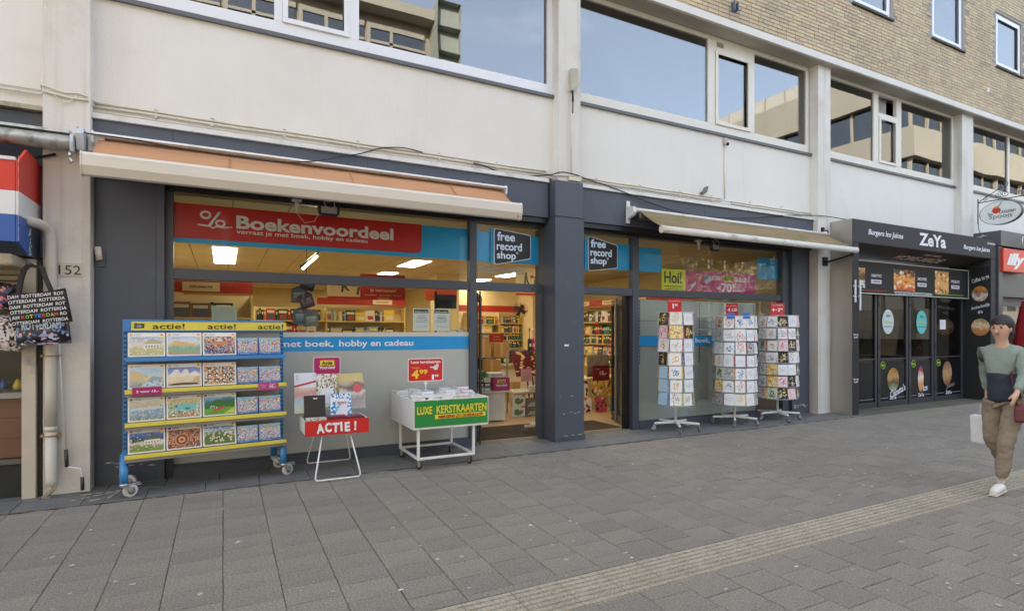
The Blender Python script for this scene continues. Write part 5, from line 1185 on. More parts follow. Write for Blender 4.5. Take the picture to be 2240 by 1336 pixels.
for j in range(5):
    for i in range(6):
        hgt = .602; x = x0 + .085 + i * .142; y = y0 + .10 + j * .172
        stackn = pk.choice((7, 8, 8, 9, 10))
        for s_ in range(stackn):
            dz = .0225
            if s_ < stackn - 3: hgt += dz; continue
            mi = pk.randrange(8); top = s_ == stackn - 1
            place = ("top" if top else ("second down" if s_ == stackn - 2 else "third down"))
            t = thing("card_pack", "%s card pack, %s, %s row, %s stack from red table" % (packs[mi][0], place, wordz[j], wordx[i]), "card pack", (x + pk.uniform(-.012, .012), y + pk.uniform(-.012, .012), hgt), pk.uniform(-.25, .25), group="christmas card packs in the white cart")
            m_ = MB(); m_.box(-.068, .068, -.082, .082, .0005, dz - .002, 0); m_.build("card_box", C(236, 236, 238, .2), t, bevel=.001)
            m_ = MB(); m_.box(-.061, .061, -.075, .075, dz - .002, dz - .001); m_.build("printed_lid", WRAP[mi], t)
            hgt += dz

# ------------------------------------------------------------------ greeting card spinners
WIRE = M("white_wire", rgb(230, 230, 232), .35, var=.03); CHR = C(176, 178, 182, .25, .7)
W_, K_ = rgb(238, 236, 234), rgb(34, 34, 36)
arts = [
 ("white card with small coloured dots", motif("card_dots", W_, [rgb(200, 60, 60), rgb(60, 110, 180), rgb(230, 180, 60), rgb(90, 150, 90)], 22, .42, .42, .3)),
 ("white card with black script", motif("card_script", W_, [K_, K_], 14, .40, .30, .45, 'line')),
 ("pale blue card with white lettering", motif("card_blue", rgb(170, 206, 230), [W_, rgb(90, 140, 190)], 10, .36, .3, .5, 'line')),
 ("black card with gold motif", motif("card_black", K_, [rgb(214, 180, 90), rgb(230, 220, 190)], 9, .38, .38, .5)),
 ("yellow patterned card", motif("card_yellow", rgb(236, 214, 110), [rgb(210, 170, 60), W_, rgb(200, 120, 60)], 9, .6, .6, .6)),
 ("white card with red and green flowers", motif("card_flowers", W_, [rgb(206, 50, 56), rgb(80, 140, 70), rgb(230, 120, 110)], 20, .36, .4, .4)),
 ("black and white photo card", motif("card_photo", rgb(170, 168, 166), [rgb(70, 70, 72), rgb(120, 120, 122), W_], 14, .42, .38, .7)),
 ("cream card with thin drawing", motif("card_cream", rgb(232, 226, 210), [rgb(120, 100, 80), rgb(160, 140, 110)], 12, .3, .36, .4, 'line')),
 ("white card with orange picture", motif("card_orange", W_, [rgb(226, 150, 90), rgb(240, 200, 120), rgb(170, 110, 70)], 14, .28, .3, .6)),
 ("pink card with pale motif", motif("card_pink", rgb(232, 200, 204), [W_, rgb(200, 100, 120)], 9, .34, .34, .55)),
 ("white card with grey lettering", motif("card_grey", rgb(232, 233, 236), [rgb(150, 152, 158), rgb(120, 122, 130)], 16, .36, .2, .35, 'line')),
 ("kraft brown card with dark motif", motif("card_kraft", rgb(186, 160, 128), [K_, rgb(236, 230, 220)], 9, .32, .36, .5)),
 ("white card with blue picture", motif("card_bluepic", W_, [rgb(90, 130, 190), rgb(150, 190, 220), rgb(60, 80, 120)], 14, .28, .3, .6)),
 ("green edged card with brown animal", motif("card_green", rgb(200, 214, 190), [rgb(130, 96, 60), rgb(90, 130, 70)], 7, .3, .34, .8)),
]
envc = [C(214, 90, 50), C(90, 150, 200), C(226, 226, 224), C(150, 190, 120), C(216, 130, 150), C(190, 60, 60), C(120, 120, 170), C(232, 190, 80)]
tiern = ["top tier", "second tier", "third tier", "middle tier", "fifth tier", "sixth tier", "bottom tier"]
cw_, ch_ = None, None
def spinner(cx, cy, zb_, zt_, rad, npk, cw, ch, sname, lab, artpick, ang0, sign=None, rz0=0.0, header=None):
    t = thing("card_spinner", lab, "card rack", (cx, cy, 0), group="white wire card spinners on the pavement slabs")
    legs = 5
    for k in range(legs):
        a = rz0 + 2 * PI * k / legs
        mt = Matrix.Rotation(a, 4, 'Z')
        m_ = MB(); m_.prism([(.02, .115), (.345, .112), (.345, .138), (.02, .155)], -.014, .014, 'y', mat=mt); m_.build("base_leg", WM, t, bevel=.002)
        c = thing("caster", None, None); c.parent = t; c.location = (.335 * math.cos(a), .335 * math.sin(a), 0); c.rotation_euler = (0, 0, a + rn.uniform(-1, 1.4))
        m_ = MB(); m_.cyl((0, 0, .10), (0, 0, .145), .008, 8); m_.box(-.014, .03, -.016, -.013, .04, .10); m_.box(-.014, .03, .013, .016, .04, .10); m_.box(-.016, .02, -.016, .016, .096, .10); m_.build("fork", CHR, c)
        m_ = MB(); m_.cyl((.028, -.009, .036), (.028, .009, .036), .036, 16); m_.build("wheel", C(92, 90, 86, .6), c, bevel=.003)
        m_ = MB(); m_.cyl((.028, -.0105, .036), (.028, .0105, .036), .022, 12); m_.build("hub", CHR, c)
    m_ = MB(); m_.cyl((0, 0, .13), (0, 0, zt_ + .01), .019, 12); m_.cyl((0, 0, .12), (0, 0, .16), .034, 14); m_.build("pole", WM, t)
    nt_ = 7; th_ = (zt_ - zb_) / nt_
    ri = rad - .045
    for k in range(nt_):
        z = zb_ + k * th_
        m_ = MB()
        def loop(r_, zz, wr=.0022): m_.tube([(r_ * math.cos(2 * PI * (i + .5) / npk + ang0), r_ * math.sin(2 * PI * (i + .5) / npk + ang0), zz) for i in range(npk)], wr, 4, closed=True)
        loop(rad, z + .010); loop(rad, z + .075); loop(ri, z + .008); loop(ri, z + th_ * .93)
        for i in range(npk):
            a = 2 * PI * (i + .5) / npk + ang0; ca, sa = math.cos(a), math.sin(a)
            m_.tube([(.02 * ca, .02 * sa, z + .008), (rad * ca, rad * sa, z + .008), (rad * ca, rad * sa, z + .085), (ri * ca, ri * sa, z + th_ * .93), (ri * ca, ri * sa, z + .008)], .0022, 4)
            for f_ in (.3, .7):
                a1, a2 = 2 * PI * (i + .5) / npk + ang0, 2 * PI * (i + 1.5) / npk + ang0
                px, py = math.cos(a1) * (1 - f_) + math.cos(a2) * f_, math.sin(a1) * (1 - f_) + math.sin(a2) * f_
                m_.tube([(ri * px, ri * py, z + .006), (rad * px, rad * py, z + .006), (rad * px, rad * py, z + .075)], .0016, 4)
        m_.build("wire_tier", WIRE, t)
    m_ = MB()
    for k in range(8): m_.tube([(0, 0, zt_ + .005), (rad * math.cos(k * PI / 4), rad * math.sin(k * PI / 4), zt_ + .002)], .002, 4)
    m_.tube([(rad * math.cos(i * PI / 10), rad * math.sin(i * PI / 10), zt_ + .002) for i in range(20)], .0025, 4, closed=True); m_.tube([(rad * .75 * math.cos(i * PI / 10), rad * .75 * math.sin(i * PI / 10), zb_ - .012) for i in range(20)], .004, 5, closed=True)
    m_.build("wire_ring", WIRE, t)
    # cards: pockets whose outside can be seen from the street
    pr_ = random.Random(int(cx * 100)); view = math.atan2(-cy, -cx)
    vis = []
    for i in range(npk):
        a = 2 * PI * i / npk + ang0; da = (a - view + PI) % (2 * PI) - PI
        if abs(da) < R(112): vis.append((da, a))
    vis.sort()      # left to right as seen from the street
    used = {}
    colw = ["first", "second", "third", "fourth", "fifth", "sixth", "seventh", "eighth"]
    for k in range(nt_):
        z = zb_ + k * th_ + .013
        for ci, (da, a) in enumerate(vis):
            ai = artpick(k, ci, pr_, len(vis))
            desc, mat = arts[ai]
            hh = ch * pr_.uniform(.94, 1.03); ww = cw * pr_.uniform(.93, 1.03)
            r_ = rad - .012
            tier = tiern[nt_ - 1 - k]
            lab_ = "%s, %s, %s column from door, %s spinner" % (desc, tier, colw[ci], sname)
            c = thing("greeting_card", lab_, "greeting card", (cx + r_ * math.cos(a), cy + r_ * math.sin(a), z), a + PI / 2, group="greeting cards in the %s spinner" % sname)
            c.rotation_euler = (R(-4 + pr_.uniform(-2, 1)), 0, a + PI / 2 + pr_.uniform(-.05, .05))
            off = pr_.uniform(-.01, .01)
            MB().box(-ww / 2 + off, ww / 2 + off, -.0015, .0015, 0, hh).build("card_front", mat, c)
            ec = pr_.choice(envc) if pr_.random() < .6 else envc[2]
            o2 = pr_.choice((-1, 1)) * pr_.uniform(.006, .020)
            ev_ = MB().box(-ww / 2 + off + o2, ww / 2 + off + o2, .003, .012, 0, hh - .004).build("envelope", ec, c); ev_.rotation_euler = (0, pr_.uniform(-.07, .07), 0)
            sl_ = MB()
            for q in range(3): sl_.box(-ww / 2 + .002 * q, ww / 2 + .002 * q, .016 + q * .006, .018 + q * .006, 0, hh - pr_.uniform(0, .012))
            sl_.build("spare_cards", pr_.choice((envc[2], envc[2], C(206, 210, 216), envc[1], envc[4])), c, kind='stuff')
    return t
def cyc(seq):
    def f(k, ci, r, n): return seq[(k * 5 + ci * 3 + r.randrange(3)) % len(seq)]
    return f
def pick1(k, ci, r, n):
    if ci <= n // 2 - 1: return r.choice((0, 2, 9, 3, 12, 8))
    if ci == n // 2: return [0, 8, 12, 8, 0, 4, 7][k] if k < 7 else 0
    return r.choice((1, 10, 1, 7, 3, 10))
def pick2(k, ci, r, n):
    if ci <= 2: return r.choice((5, 8, 6, 4, 13, 0, 11, 12))
    return r.choice((10, 10, 7, 1, 6, 5, 10, 12))
def pick3(k, ci, r, n):
    if ci <= 3: return r.choice((5, 8, 13, 4, 11, 12, 0))
    return r.choice((3, 1, 10, 3, 5, 1, 9))
view1 = math.atan2(-6.42, -6.09)
sp1 = spinner(6.10, 6.41, .395, 1.785, .275, 8, .172, .188, "slim", "slim white card spinner with red 1.99 sign, beside the open glass door", pick1, view1, rz0=.35)
sp2 = spinner(7.355, 6.40, .335, 1.745, .345, 12, .157, .180, "middle", "wide white card spinner with blue header cards, between the other two", pick2, math.atan2(-6.4, -7.355) + R(15), rz0=.1)
sp3 = spinner(8.41, 6.42, .375, 1.765, .335, 12, .152, .178, "end", "white card spinner with red 4 voor 3.50 sign, beside the white column", pick3, math.atan2(-6.42, -8.41) + R(15), rz0=.5)
def spin_sign(par, cx, cy, dx, z0, z1, w_, body, ang, small="Luxe wenskaarten"):
    s_ = MB(); s_.box(-w_ / 2, w_ / 2, -.003, .003, z0, z1); o = s_.build("price_sign", M("red_price_card", rgb(206, 38, 40), .4, var=.03), par); o.location = (dx, 0, 0); o.rotation_euler = (0, 0, ang)
    m_ = MB(); m_.cyl((0, .006, z0 - .1), (0, .006, z0 + .05), .005, 6); m_.build("sign_stem", WM, o)
    text(small, o, 0, -.0045, z1 - .035, w_ * .8, .016, WHT, .0)
    for (b_, x_, z_, ww_, hh_) in body: text(b_, o, x_, -.0045, z_, ww_, hh_, WHT, .03)
spin_sign(sp1, 0, 0, -.02, 1.79, 1.995, .22, [("1", -.025, 1.885, .022, .075), ("99", .022, 1.9, .05, .035)], -.35)
spin_sign(sp2, 0, 0, -.06, 1.755, 1.95, .2, [("4", -.05, 1.85, .045, .06), ("3.50", .04, 1.85, .09, .05)], -1.25)
spin_sign(sp3, 0, 0, .0, 1.77, 1.985, .27, [("4", -.085, 1.87, .045, .06), ("voor", -.03, 1.87, .05, .014), ("3", .025, 1.87, .04, .06), ("50", .078, 1.885, .05, .03)], -.25)
for par, da_ in ((sp2, -.18), (sp2, .55)):
    v_ = math.atan2(-par.location.y, -par.location.x) + da_; rr = .335
    m_ = MB(); m_.box(-.06, .06, -.002, .002, 1.70, 1.79); o = m_.build("header_card", C(50, 110, 190), par); o.location = (rr * math.cos(v_), rr * math.sin(v_), 0); o.rotation_euler = (0, 0, v_ + PI / 2)
# ------------------------------------------------------------------ shop interior (seen through the glass and the doors)
FLOORM = M("tan_shop_floor", rgb(186, 156, 116), .45, var=.08, scale=2, stretch=(4, .5, 1))
WARM = M("cream_shop_wall", rgb(224, 206, 158), .8, var=.04)
fl = MB().box(-1.1, 14, 6.95, 20.5, -.1, .012).build("floor", FLOORM); tag(fl, kind='structure')
MB().box(-1.1, 9.6, 6.80, 6.95, -.1, .006).build("door_sill", C(120, 108, 92, .7)); tag(bpy.data.objects["door_sill"], kind='structure')
wl = thing("shop_walls", None, None, (4, 12, 0), world=True); tag(wl, kind='structure')
MB().box(-1.2, -1.1, 6.96, 20.5, 0, 4.4).build("side_wall", WARM, wl); MB().box(9.55, 9.62, 6.96, 15.1, 0, 4.4).build("side_wall", WARM, wl)
MB().box(-1.1, 9.6, 20.45, 20.58, 0, 4.4).build("back_wall", WARM, wl); MB().box(6.0, 9.55, 15.1, 20.4, 0, 2.94).build("inner_wall", WARM, wl)
MB().box(8.0, 8.2, 14.2, 15.1, 0, 2.94).build("inner_pier", WARM, wl)
MB().box(4.72, 5.30, 13.2, 13.7, 0, 2.94).build("inner_column", WARM, wl)
CEIL = M("ceiling_tile", rgb(214, 204, 180), .85, var=.06, scale=1, bump=.1)
ce = thing("ceiling", None, None, (4, 12, 2.95), world=True); tag(ce, kind='structure')
MB().box(-1.1, 9.6, 6.87, 20.5, 3.0, 3.05).build("ceiling_void", C(60, 52, 44), ce)
lights_at = [(-.17, 10.72), (-.17, 12.05), (3.40, 10.92), (3.42, 13.42), (3.44, 18.0), (6.3, 9.6), (6.3, 12.0), (6.2, 14.0), (1.2, 16.5), (.9, 8.2), (4.9, 8.1)]  # panels after the pale column row are added to brighten the shop
lpan = emit("warm_light_panel", (1, .88, .62, 1), 5.0)
tme = MB().cbox(-.295, .295, -.595, .595, 0, .012, .004).mesh("ceiling_tile", CEIL)
import itertools
tiles = []; crn = random.Random(2)
for i in range(18):
    for j in range(11):
        x, y = -1.1 + .3 + i * .6, 6.9 + .6 + j * 1.2
        if x > 9.5 or (x > 5.9 and y > 15.2): continue
        inst("ceiling_tile", tme, ce, (x, y, 2.95 + crn.uniform(0, .002)), (PI, 0, 0))
for k, (x, y) in enumerate(lights_at):
    t = thing("ceiling_light", "warm ceiling light panel " + ("over the information bookcase, front one of the pair", "over the information bookcase, rear one of the pair", "in the row beside the pale column, front one", "in the row beside the pale column, second one", "in the row beside the pale column, rear one", "added before the side wall bookcase, front one", "added before the side wall bookcase, second one", "added by the back corner bookcase", "added over the long low bookcase", "added just inside the first window", "added just inside the first doorway")[k], "ceiling light", (x + .2, y + .6, 2.93), group="ceiling light panels")
    MB().box(-.205, .205, -.61, .61, .004, .012).build("frame", C(226, 220, 200), t); MB().box(-.19, .19, -.59, .59, -.002, .003).build("diffuser", lpan, t)
t = thing("strip_light", "bright fluorescent strip light hanging under the ceiling behind the first window", "strip light", (1.25, 8.5, 2.6), world=True)
m_ = MB(); m_.tube([(1.22, 8.6, 2.60), (.98, 8.2, 2.37)], .016, 8); m_.build("tube", emit("white_tube_light", (1, .80, .50, 1), 7), t)
m_ = MB(); m_.tube([(1.24, 8.66, 2.66), (.95, 8.18, 2.39)], .018, 6); m_.cyl((1.24, 8.66, 2.66), (1.24, 8.66, 2.93), .02, 6); m_.build("holder", BLACK, t)
# bookcases ---------------------------------------------------------
WOODC = M("cream_shelf_board", rgb(222, 196, 132), .6, var=.05); REDH = M("red_shelf_header", rgb(176, 46, 32), .5, var=.04)
BK_COL = [("dark green", (40, 70, 56)), ("teal", (50, 120, 110)), ("navy blue", (36, 48, 84)), ("red", (170, 40, 36)), ("white", (224, 218, 206)), ("yellow", (222, 186, 70)), ("black", (34, 34, 36)), ("brown", (110, 70, 44)), ("light blue", (120, 160, 190)), ("orange", (210, 110, 50)), ("beige", (206, 184, 146)), ("grey", (126, 122, 116))]
PAGE = C(230, 220, 196, .8)
def book_mesh(ci, faced):
    c = BK_COL[ci][1]; m_ = MB()
    if faced:
        m_.box(-.5, .5, -.5, .5, 0, 1, 0); m_.box(-.40, .40, -.52, -.5, .62, .84, 1); m_.box(-.3, .34, -.52, -.5, .12, .5, 2)
    else:
        m_.box(-.5, -.36, -.5, .5, 0, 1, 0); m_.box(.36, .5, -.5, .5, 0, 1, 0); m_.box(-.36, .36, -.5, -.44, 0, 1, 0); m_.box(-.36, .36, -.44, .46, .02, .97, 3); m_.box(-.3, .3, -.512, -.5, .55, .8, 1)
    alt = [C(230, 214, 170), C(214, 206, 190), C(220, 180, 60)][ci % 3]; alt2 = [C(170, 60, 50), C(220, 200, 170), C(90, 130, 90), C(60, 80, 120)][ci % 4]
    return m_.mesh("book_cover", [C(*c, .5), alt, alt2, PAGE])
BM = {(i, f): book_mesh(i, f) for i in range(len(BK_COL)) for f in (0, 1)}
ORD = ["top", "second", "third", "fourth", "fifth", "sixth"]
def fill(origin, ang, zs, width, casen, seed, faced=.3, hmax=.27, depth=.17, skip=0., cols=None, thick=(.02, .05), fac_w=(.13, .19), grp=None):
    """books along a shelf; origin = left front corner at floor, ang = direction of the shelf run"""
    q = random.Random(seed); M4 = Matrix.Translation((origin[0], origin[1], 0)) @ Matrix.Rotation(ang, 4, 'Z')
    for si_, z in enumerate(zs):
        x = .02; seqn = []
        while x < width - .05:
            if q.random() < skip: x += q.uniform(.04, .12); continue
            ci = q.randrange(len(BK_COL)) if cols is None else q.choice(cols); f_ = 1 if q.random() < faced else 0
            w_ = q.uniform(*fac_w) if f_ else q.uniform(*thick)
            if x + w_ > width: break
            seqn.append((x, w_, ci, f_, hmax * q.uniform(.74, 1), q.uniform(-.0, .12) if not f_ and q.random() < .25 else 0)); x += w_ + .004
        for n_, (x, w_, ci, f_, h_, lean) in enumerate(seqn):
            n1 = BK_COL[seqn[n_ - 1][2]][0] if n_ else None; n2 = BK_COL[seqn[n_ + 1][2]][0] if n_ + 1 < len(seqn) else None
            lab = "%s %s, %s shelf, %s, " % (BK_COL[ci][0], "facing book" if f_ else ("thick spine" if w_ > .045 else "thin spine"), ORD[si_], casen)
            lab += ("between %s and %s ones" % (n1, n2)) if n1 and n2 else "end one beside %s" % (n1 or n2)
            if lab in _labels: lab = lab.replace(" ones", " ones again") if " ones again" not in lab else lab
            _labels.add(lab)
            d_ = .03 if f_ else depth
            p = M4 @ Vector((x + w_ / 2, d_ / 2 + q.uniform(0, .02), z))
            o = inst("book", BM[(ci, f_)], None, p, (R(-7) if f_ else 0, lean, ang), (w_, d_, h_))
            tag(o, lab, "book", grp or ("books in the " + casen))
def case(name, lab, origin, ang, zs, width, z1, header=None, depth=.3, hcol=None, back=True, z0=.0, hz=None):
    t = thing("bookcase", lab, "bookcase", (origin[0], origin[1], 0), ang)
    MB().box(-.025, 0, 0, depth, z0, z1).build("side_board", WOODC, t); MB().box(width, width + .025, 0, depth, z0, z1).build("side_board", WOODC, t)
    if back: MB().box(0, width, depth, depth + .015, z0, z1).build("back_board", WARM, t)
    for z in zs: MB().box(0, width, -.01, depth, z - .024, z - .001).build("shelf", WOODC, t)
    if header is not None:
        h0, h1 = hz or (z1 - .02, z1 + .13)
        MB().box(-.02, width + .02, -.03, -.01, h0, h1).build("header_board", hcol or REDH, t)
        x = .1
        for (a, c, s_) in header:
            o = MB().box(a, c, -.034, -.031, h0 + .02, h1 - .02).build("topic_sign", C(226, 206, 160), t)
            text(s_, o, (a + c) / 2, -.036, (h0 + h1) / 2, (c - a) * .62, .036, C(150, 40, 30), .01)
    return t
# information case behind the first window (parallel to the street)
ox, oy = -.66, 9.0
case("info", "bookcase with red INFORMATIE header behind the blue puzzle rack", (ox, oy), 0, [1.70, 1.30, .9], 1.02, 2.03, [(.16, .62, "INFORMATIE")], hz=(2.045, 2.21))
fill((ox, oy), 0, [1.70], 1.0, "information bookcase", 3, .45, .25, cols=[0, 3, 5, 0, 7, 6], thick=(.03, .05), fac_w=(.2, .24))

# long wall case on the right, running away from the street
sx = 8.3
case("side", "long side wall bookcase with red header seen through the second doorway", (sx, 13.2), -PI / 2, [1.74, 1.43, 1.20, .93, .62, .32], 5.6, 2.12, [(1.0, 1.45, "ROMANS"), (2.0, 2.45, "KOKEN"), (3.1, 3.6, "REIZEN")], hz=(2.13, 2.28))
fill((sx, 12.6), -PI / 2, [1.745], 2.9, "side wall bookcase", 5, .12, .28, cols=[4, 10, 7, 2, 6, 1, 0, 4], thick=(.05, .11), fac_w=(.16, .2))
fill((sx, 12.6), -PI / 2, [1.435, 1.205], 2.9, "side bookcase middle", 6, .15, .22, cols=[7, 3, 0, 5, 2, 6, 1, 10], thick=(.05, .10), fac_w=(.14, .18))
fill((sx, 12.6), -PI / 2, [.935, .625], 2.9, "side bookcase foot", 7, .6, .22, cols=[5, 10, 6, 4, 8, 9, 3], thick=(.04, .09))
TAGR = C(214, 96, 70)
for k in range(5):
    q = MB(); q.box(sx - .035, sx - .03, 9.9 + k * .5, 10.02 + k * .5, 1.69 - (k % 3) * .30, 1.75 - (k % 3) * .30); q.build("shelf_tag", TAGR, None, label="orange price tag on the side wall bookcase, %s from the street" % ["first", "second", "third", "fourth", "fifth"][k], cat="price tag")
# back corner cases seen through the first doorway
case("corner", "back corner bookcase with cream shelves seen through the first doorway", (7.22, 14.75), 0, [1.75, 1.48, 1.25, 1.02], .76, 2.05)
fill((7.22, 14.75), 0, [1.75, 1.48, 1.25, 1.02], .75, "back corner bookcase", 12, .45, .23, thick=(.03, .05), fac_w=(.1, .14))
case("games", "back bookcase of boxed games beside the corner case", (6.2, 14.75), 0, [1.72, 1.48, 1.22, .98], .98, 2.05)
fill((6.2, 14.75), 0, [1.72, 1.48, 1.22, .98], .95, "back games bookcase", 13, .7, .24, cols=[8, 2, 5, 4, 9, 3], fac_w=(.18, .26))
case("right", "narrow bookcase on the back wall beyond the pale pier", (8.24, 14.6), -R(20), [1.80, 1.5, 1.2], .7, 2.1)
fill((8.24, 14.6), -R(20), [1.80, 1.5, 1.2], .68, "narrow back bookcase", 14, .5, .25, fac_w=(.1, .15))
hb = MB(); hb.box(5.3, 8.9, 14.68, 14.72, 2.07, 2.25); hb.build("red_wall_band", REDH, None, label="long red band on the back wall above the corner bookcases", cat="wall band")
# back shelves through the first window
case("window", "long low bookcase with red header behind the first window", (1.85, 12.9), 0, [1.74, 1.36], 1.95, 2.05, [(1.2, 1.65, "KINDEREN")], hz=(2.1, 2.25))
fill((1.85, 12.9), 0, [1.74, 1.36], 1.9, "window bookcase", 15, .4, .26, cols=[2, 0, 8, 5, 6, 7, 4], fac_w=(.2, .26))
# window ledge with goods just behind the frosted film
ld = MB().box(-.45, 2.86, 6.86, 7.45, 1.42, 1.44).build("window_ledge", WARM, None, label="cream display ledge just behind the frosted first window", cat="ledge")
lr = random.Random(44)
items = [("red", (196, 60, 60)), ("blue", (60, 110, 180)), ("yellow", (226, 196, 70)), ("white", (232, 230, 226)), ("pink", (222, 140, 170)), ("orange", (224, 130, 60)), ("light green", (150, 190, 110))]
x = .62; n_ = 0
while x < 2.0:
    w_ = lr.uniform(.10, .17); it = items[lr.randrange(7)]
    t = thing("craft_book", "%s flat craft booklet on the window ledge, %s from the puzzle rack" % (it[0], ["first", "second", "third", "fourth", "fifth", "sixth", "seventh", "eighth", "ninth", "tenth", "eleventh", "twelfth"][n_]), "booklet", (x + w_ / 2, 6.98, 1.441), lr.uniform(-.1, .1), group="booklets on the window ledge")
    for s_ in range(lr.choice((1, 2))): MB().box(-w_ / 2, w_ / 2, -.1, .1, s_ * .022, s_ * .022 + .02).build("booklet_cover", C(*it[1], .4), t)
    x += w_ + .02; n_ += 1
for (x, z0, lab) in ((2.68, 1.441, "stack of white paper pads on the ledge beside the white posters"), (2.81, 1.441, "stack of white paper pads on the ledge beside the window post")):
    t = thing("paper_pad", lab, "paper", (x, 6.96, z0))
    for s_ in range(3): MB().box(-.055, .055, -.07, .07, s_ * .028, s_ * .028 + .025).build("pad", C(232, 232, 234, .5), t)
# tablet back standing in the window
t = thing("display_stand", "grey white rounded plastic board standing in the window above the yellow header", "board", (.02, 7.2, 1.441)); t.rotation_euler = (R(-12), 0, R(8))
MB().prism(rrect(-.13, .13, .0, .36, .025), -.008, .008, 'y').build("board", C(206, 220, 216, .3), t, bevel=.003); MB().box(-.11, .11, -.0095, -.0082, .03, .33).build("board_face", C(192, 206, 200, .3), t)
# hanging packets
hp = random.Random(6)
for k, (dx, z, c, lab) in enumerate(((.0, 2.02, (30, 34, 40), "black puzzle bag hanging in the window, topmost of the bunch"), (-.09, 1.86, (60, 66, 76), "dark grey hanging plastic packet second from top of the bunch"), (.03, 1.80, (96, 76, 96), "purple hanging packet with orange sticker in the middle of the bunch"), (-.07, 1.60, (90, 110, 140), "blue hanging packet with orange sticker, low in the bunch"), (.06, 1.57, (110, 126, 140), "pale blue hanging packet lowest in the bunch"))):
    t = thing("hanging_packet", lab, "packet", (.92 + dx, 7.35, z), group="packets hanging behind the first window"); t.rotation_euler = (0, R(hp.uniform(-22, 22)), R(hp.uniform(-20, 20)))
    m_ = MB(); m_.prism([(-.09, .0), (.08, -.01), (.095, .15), (.02, .21), (-.08, .17)], -.02, .02, 'y'); m_.build("packet", C(*c, .2), t, bevel=.012); MB().box(-.06, .06, -.0215, -.0205, .03, .12).build("packet_print", art("packet_print_%d" % k, st((0, c), (1, tuple(min(255, v + 70) for v in c))), .6, 6, .3), t)
    if k in (2, 3): q = MB(); q.disc((.0, -.0225, .15), .014, 10, axis='y'); q.build("price_sticker", ORG, t)
m_ = MB(); m_.tube([(.92, 7.35, 2.93), (.92, 7.35, 1.6)], .003, 4); m_.build("packet_wire", BLACK, None, label="thin black wire from the ceiling holding the bunch of packets", cat="wire")
# banners and panels inside
t = thing("hanging_banner", "red hanging banner with je verrassen! behind the first window", "banner", (2.29, 9.0, 2.0), world=True)
MB().box(1.93, 2.66, 8.99, 9.0, 2.01, 2.42).build("banner", REDH, t)
text("je verrassen!", t, 2.30, 8.985, 2.155, .42, .06, C(240, 220, 170), .01); text("kwaliteit   voordeel   keuze", t, 2.30, 8.985, 2.085, .58, .025, C(226, 190, 150)); text("Boekenvoordeel", t, 2.30, 8.985, 2.035, .18, .018, C(230, 200, 150), .02)
def jump_poster(x0, x1, z0, z1, y, lab):
    t = thing("figure_poster", lab, "poster", ((x0 + x1) / 2, y, z0), world=True)
    MB().box(x0, x1, y, y + .01, z0, z1).build("sheet", C(224, 200, 160), t); MB().box(x0, x1, y - .004, y - .001, z0, z0 + .05).build("red_foot", REDH, t)
    m_ = MB(); w_ = x1 - x0; cx = (x0 + x1) / 2 - .1 * w_; zc = (z0 + z1) / 2; h = z1 - z0; yy = y - .003
    for (a, c2, mi) in ((cx - .08 * w_, zc + .05 * h, 0), (cx + .22 * w_, zc - .06 * h, 1)):
        m_.disc((a, yy, c2 + .22 * h), .05 * h, 10, 2, axis='y'); m_.prism([(a - .05 * w_, c2), (a + .05 * w_, c2), (a + .04 * w_, c2 + .17 * h), (a - .04 * w_, c2 + .17 * h)], yy, yy + .002, 'y', mi)
        m_.prism([(a - .05 * w_, c2), (a - .01 * w_, c2), (a - .02 * w_, c2 - .22 * h), (a - .06 * w_, c2 - .2 * h)], yy, yy + .002, 'y', 3); m_.prism([(a, c2), (a + .05 * w_, c2), (a + .11 * w_, c2 - .14 * h), (a + .07 * w_, c2 - .16 * h)], yy, yy + .002, 'y', 3)
        m_.prism([(a + .12 * w_, c2 + .15 * h), (a + .22 * w_, c2 + .2 * h), (a + .25 * w_, c2 + .08 * h), (a + .15 * w_, c2 + .05 * h)], yy, yy + .002, 'y', 4)
    m_.build("printed_figures", [C(60, 110, 80), C(70, 120, 90), C(110, 70, 50), C(40, 50, 60), C(200, 80, 50)], t)
jump_poster(1.75, 2.72, 2.12, 2.52, 11.0, "poster with two jumping figures behind the red banner")
jump_poster(5.35, 6.1, 2.25, 2.83, 10.2, "poster with two jumping figures hanging behind the first doorway")
t = thing("wall_screen", "dark framed screen hanging inside beside the first window post", "screen", (2.95, 8.2, 1.9), world=True)
MB().box(2.93, 3.25, 8.2, 8.24, 1.86, 2.07).build("screen_case", BLACK, t, bevel=.005); MB().box(2.95, 3.23, 8.196, 8.1995, 1.885, 2.05).build("screen_face", C(70, 60, 66, .2), t); MB().box(2.90, 2.93, 8.2, 8.24, 1.4, 2.12).build("screen_post", BLACK, t)
t = thing("red_wall_sign", "orange red hanging panel deep inside the shop", "sign", (4.0, 11.2, 2.2), world=True)
MB().box(3.75, 4.45, 11.2, 11.22, 2.15, 2.52).build("panel", C(206, 84, 44), t)
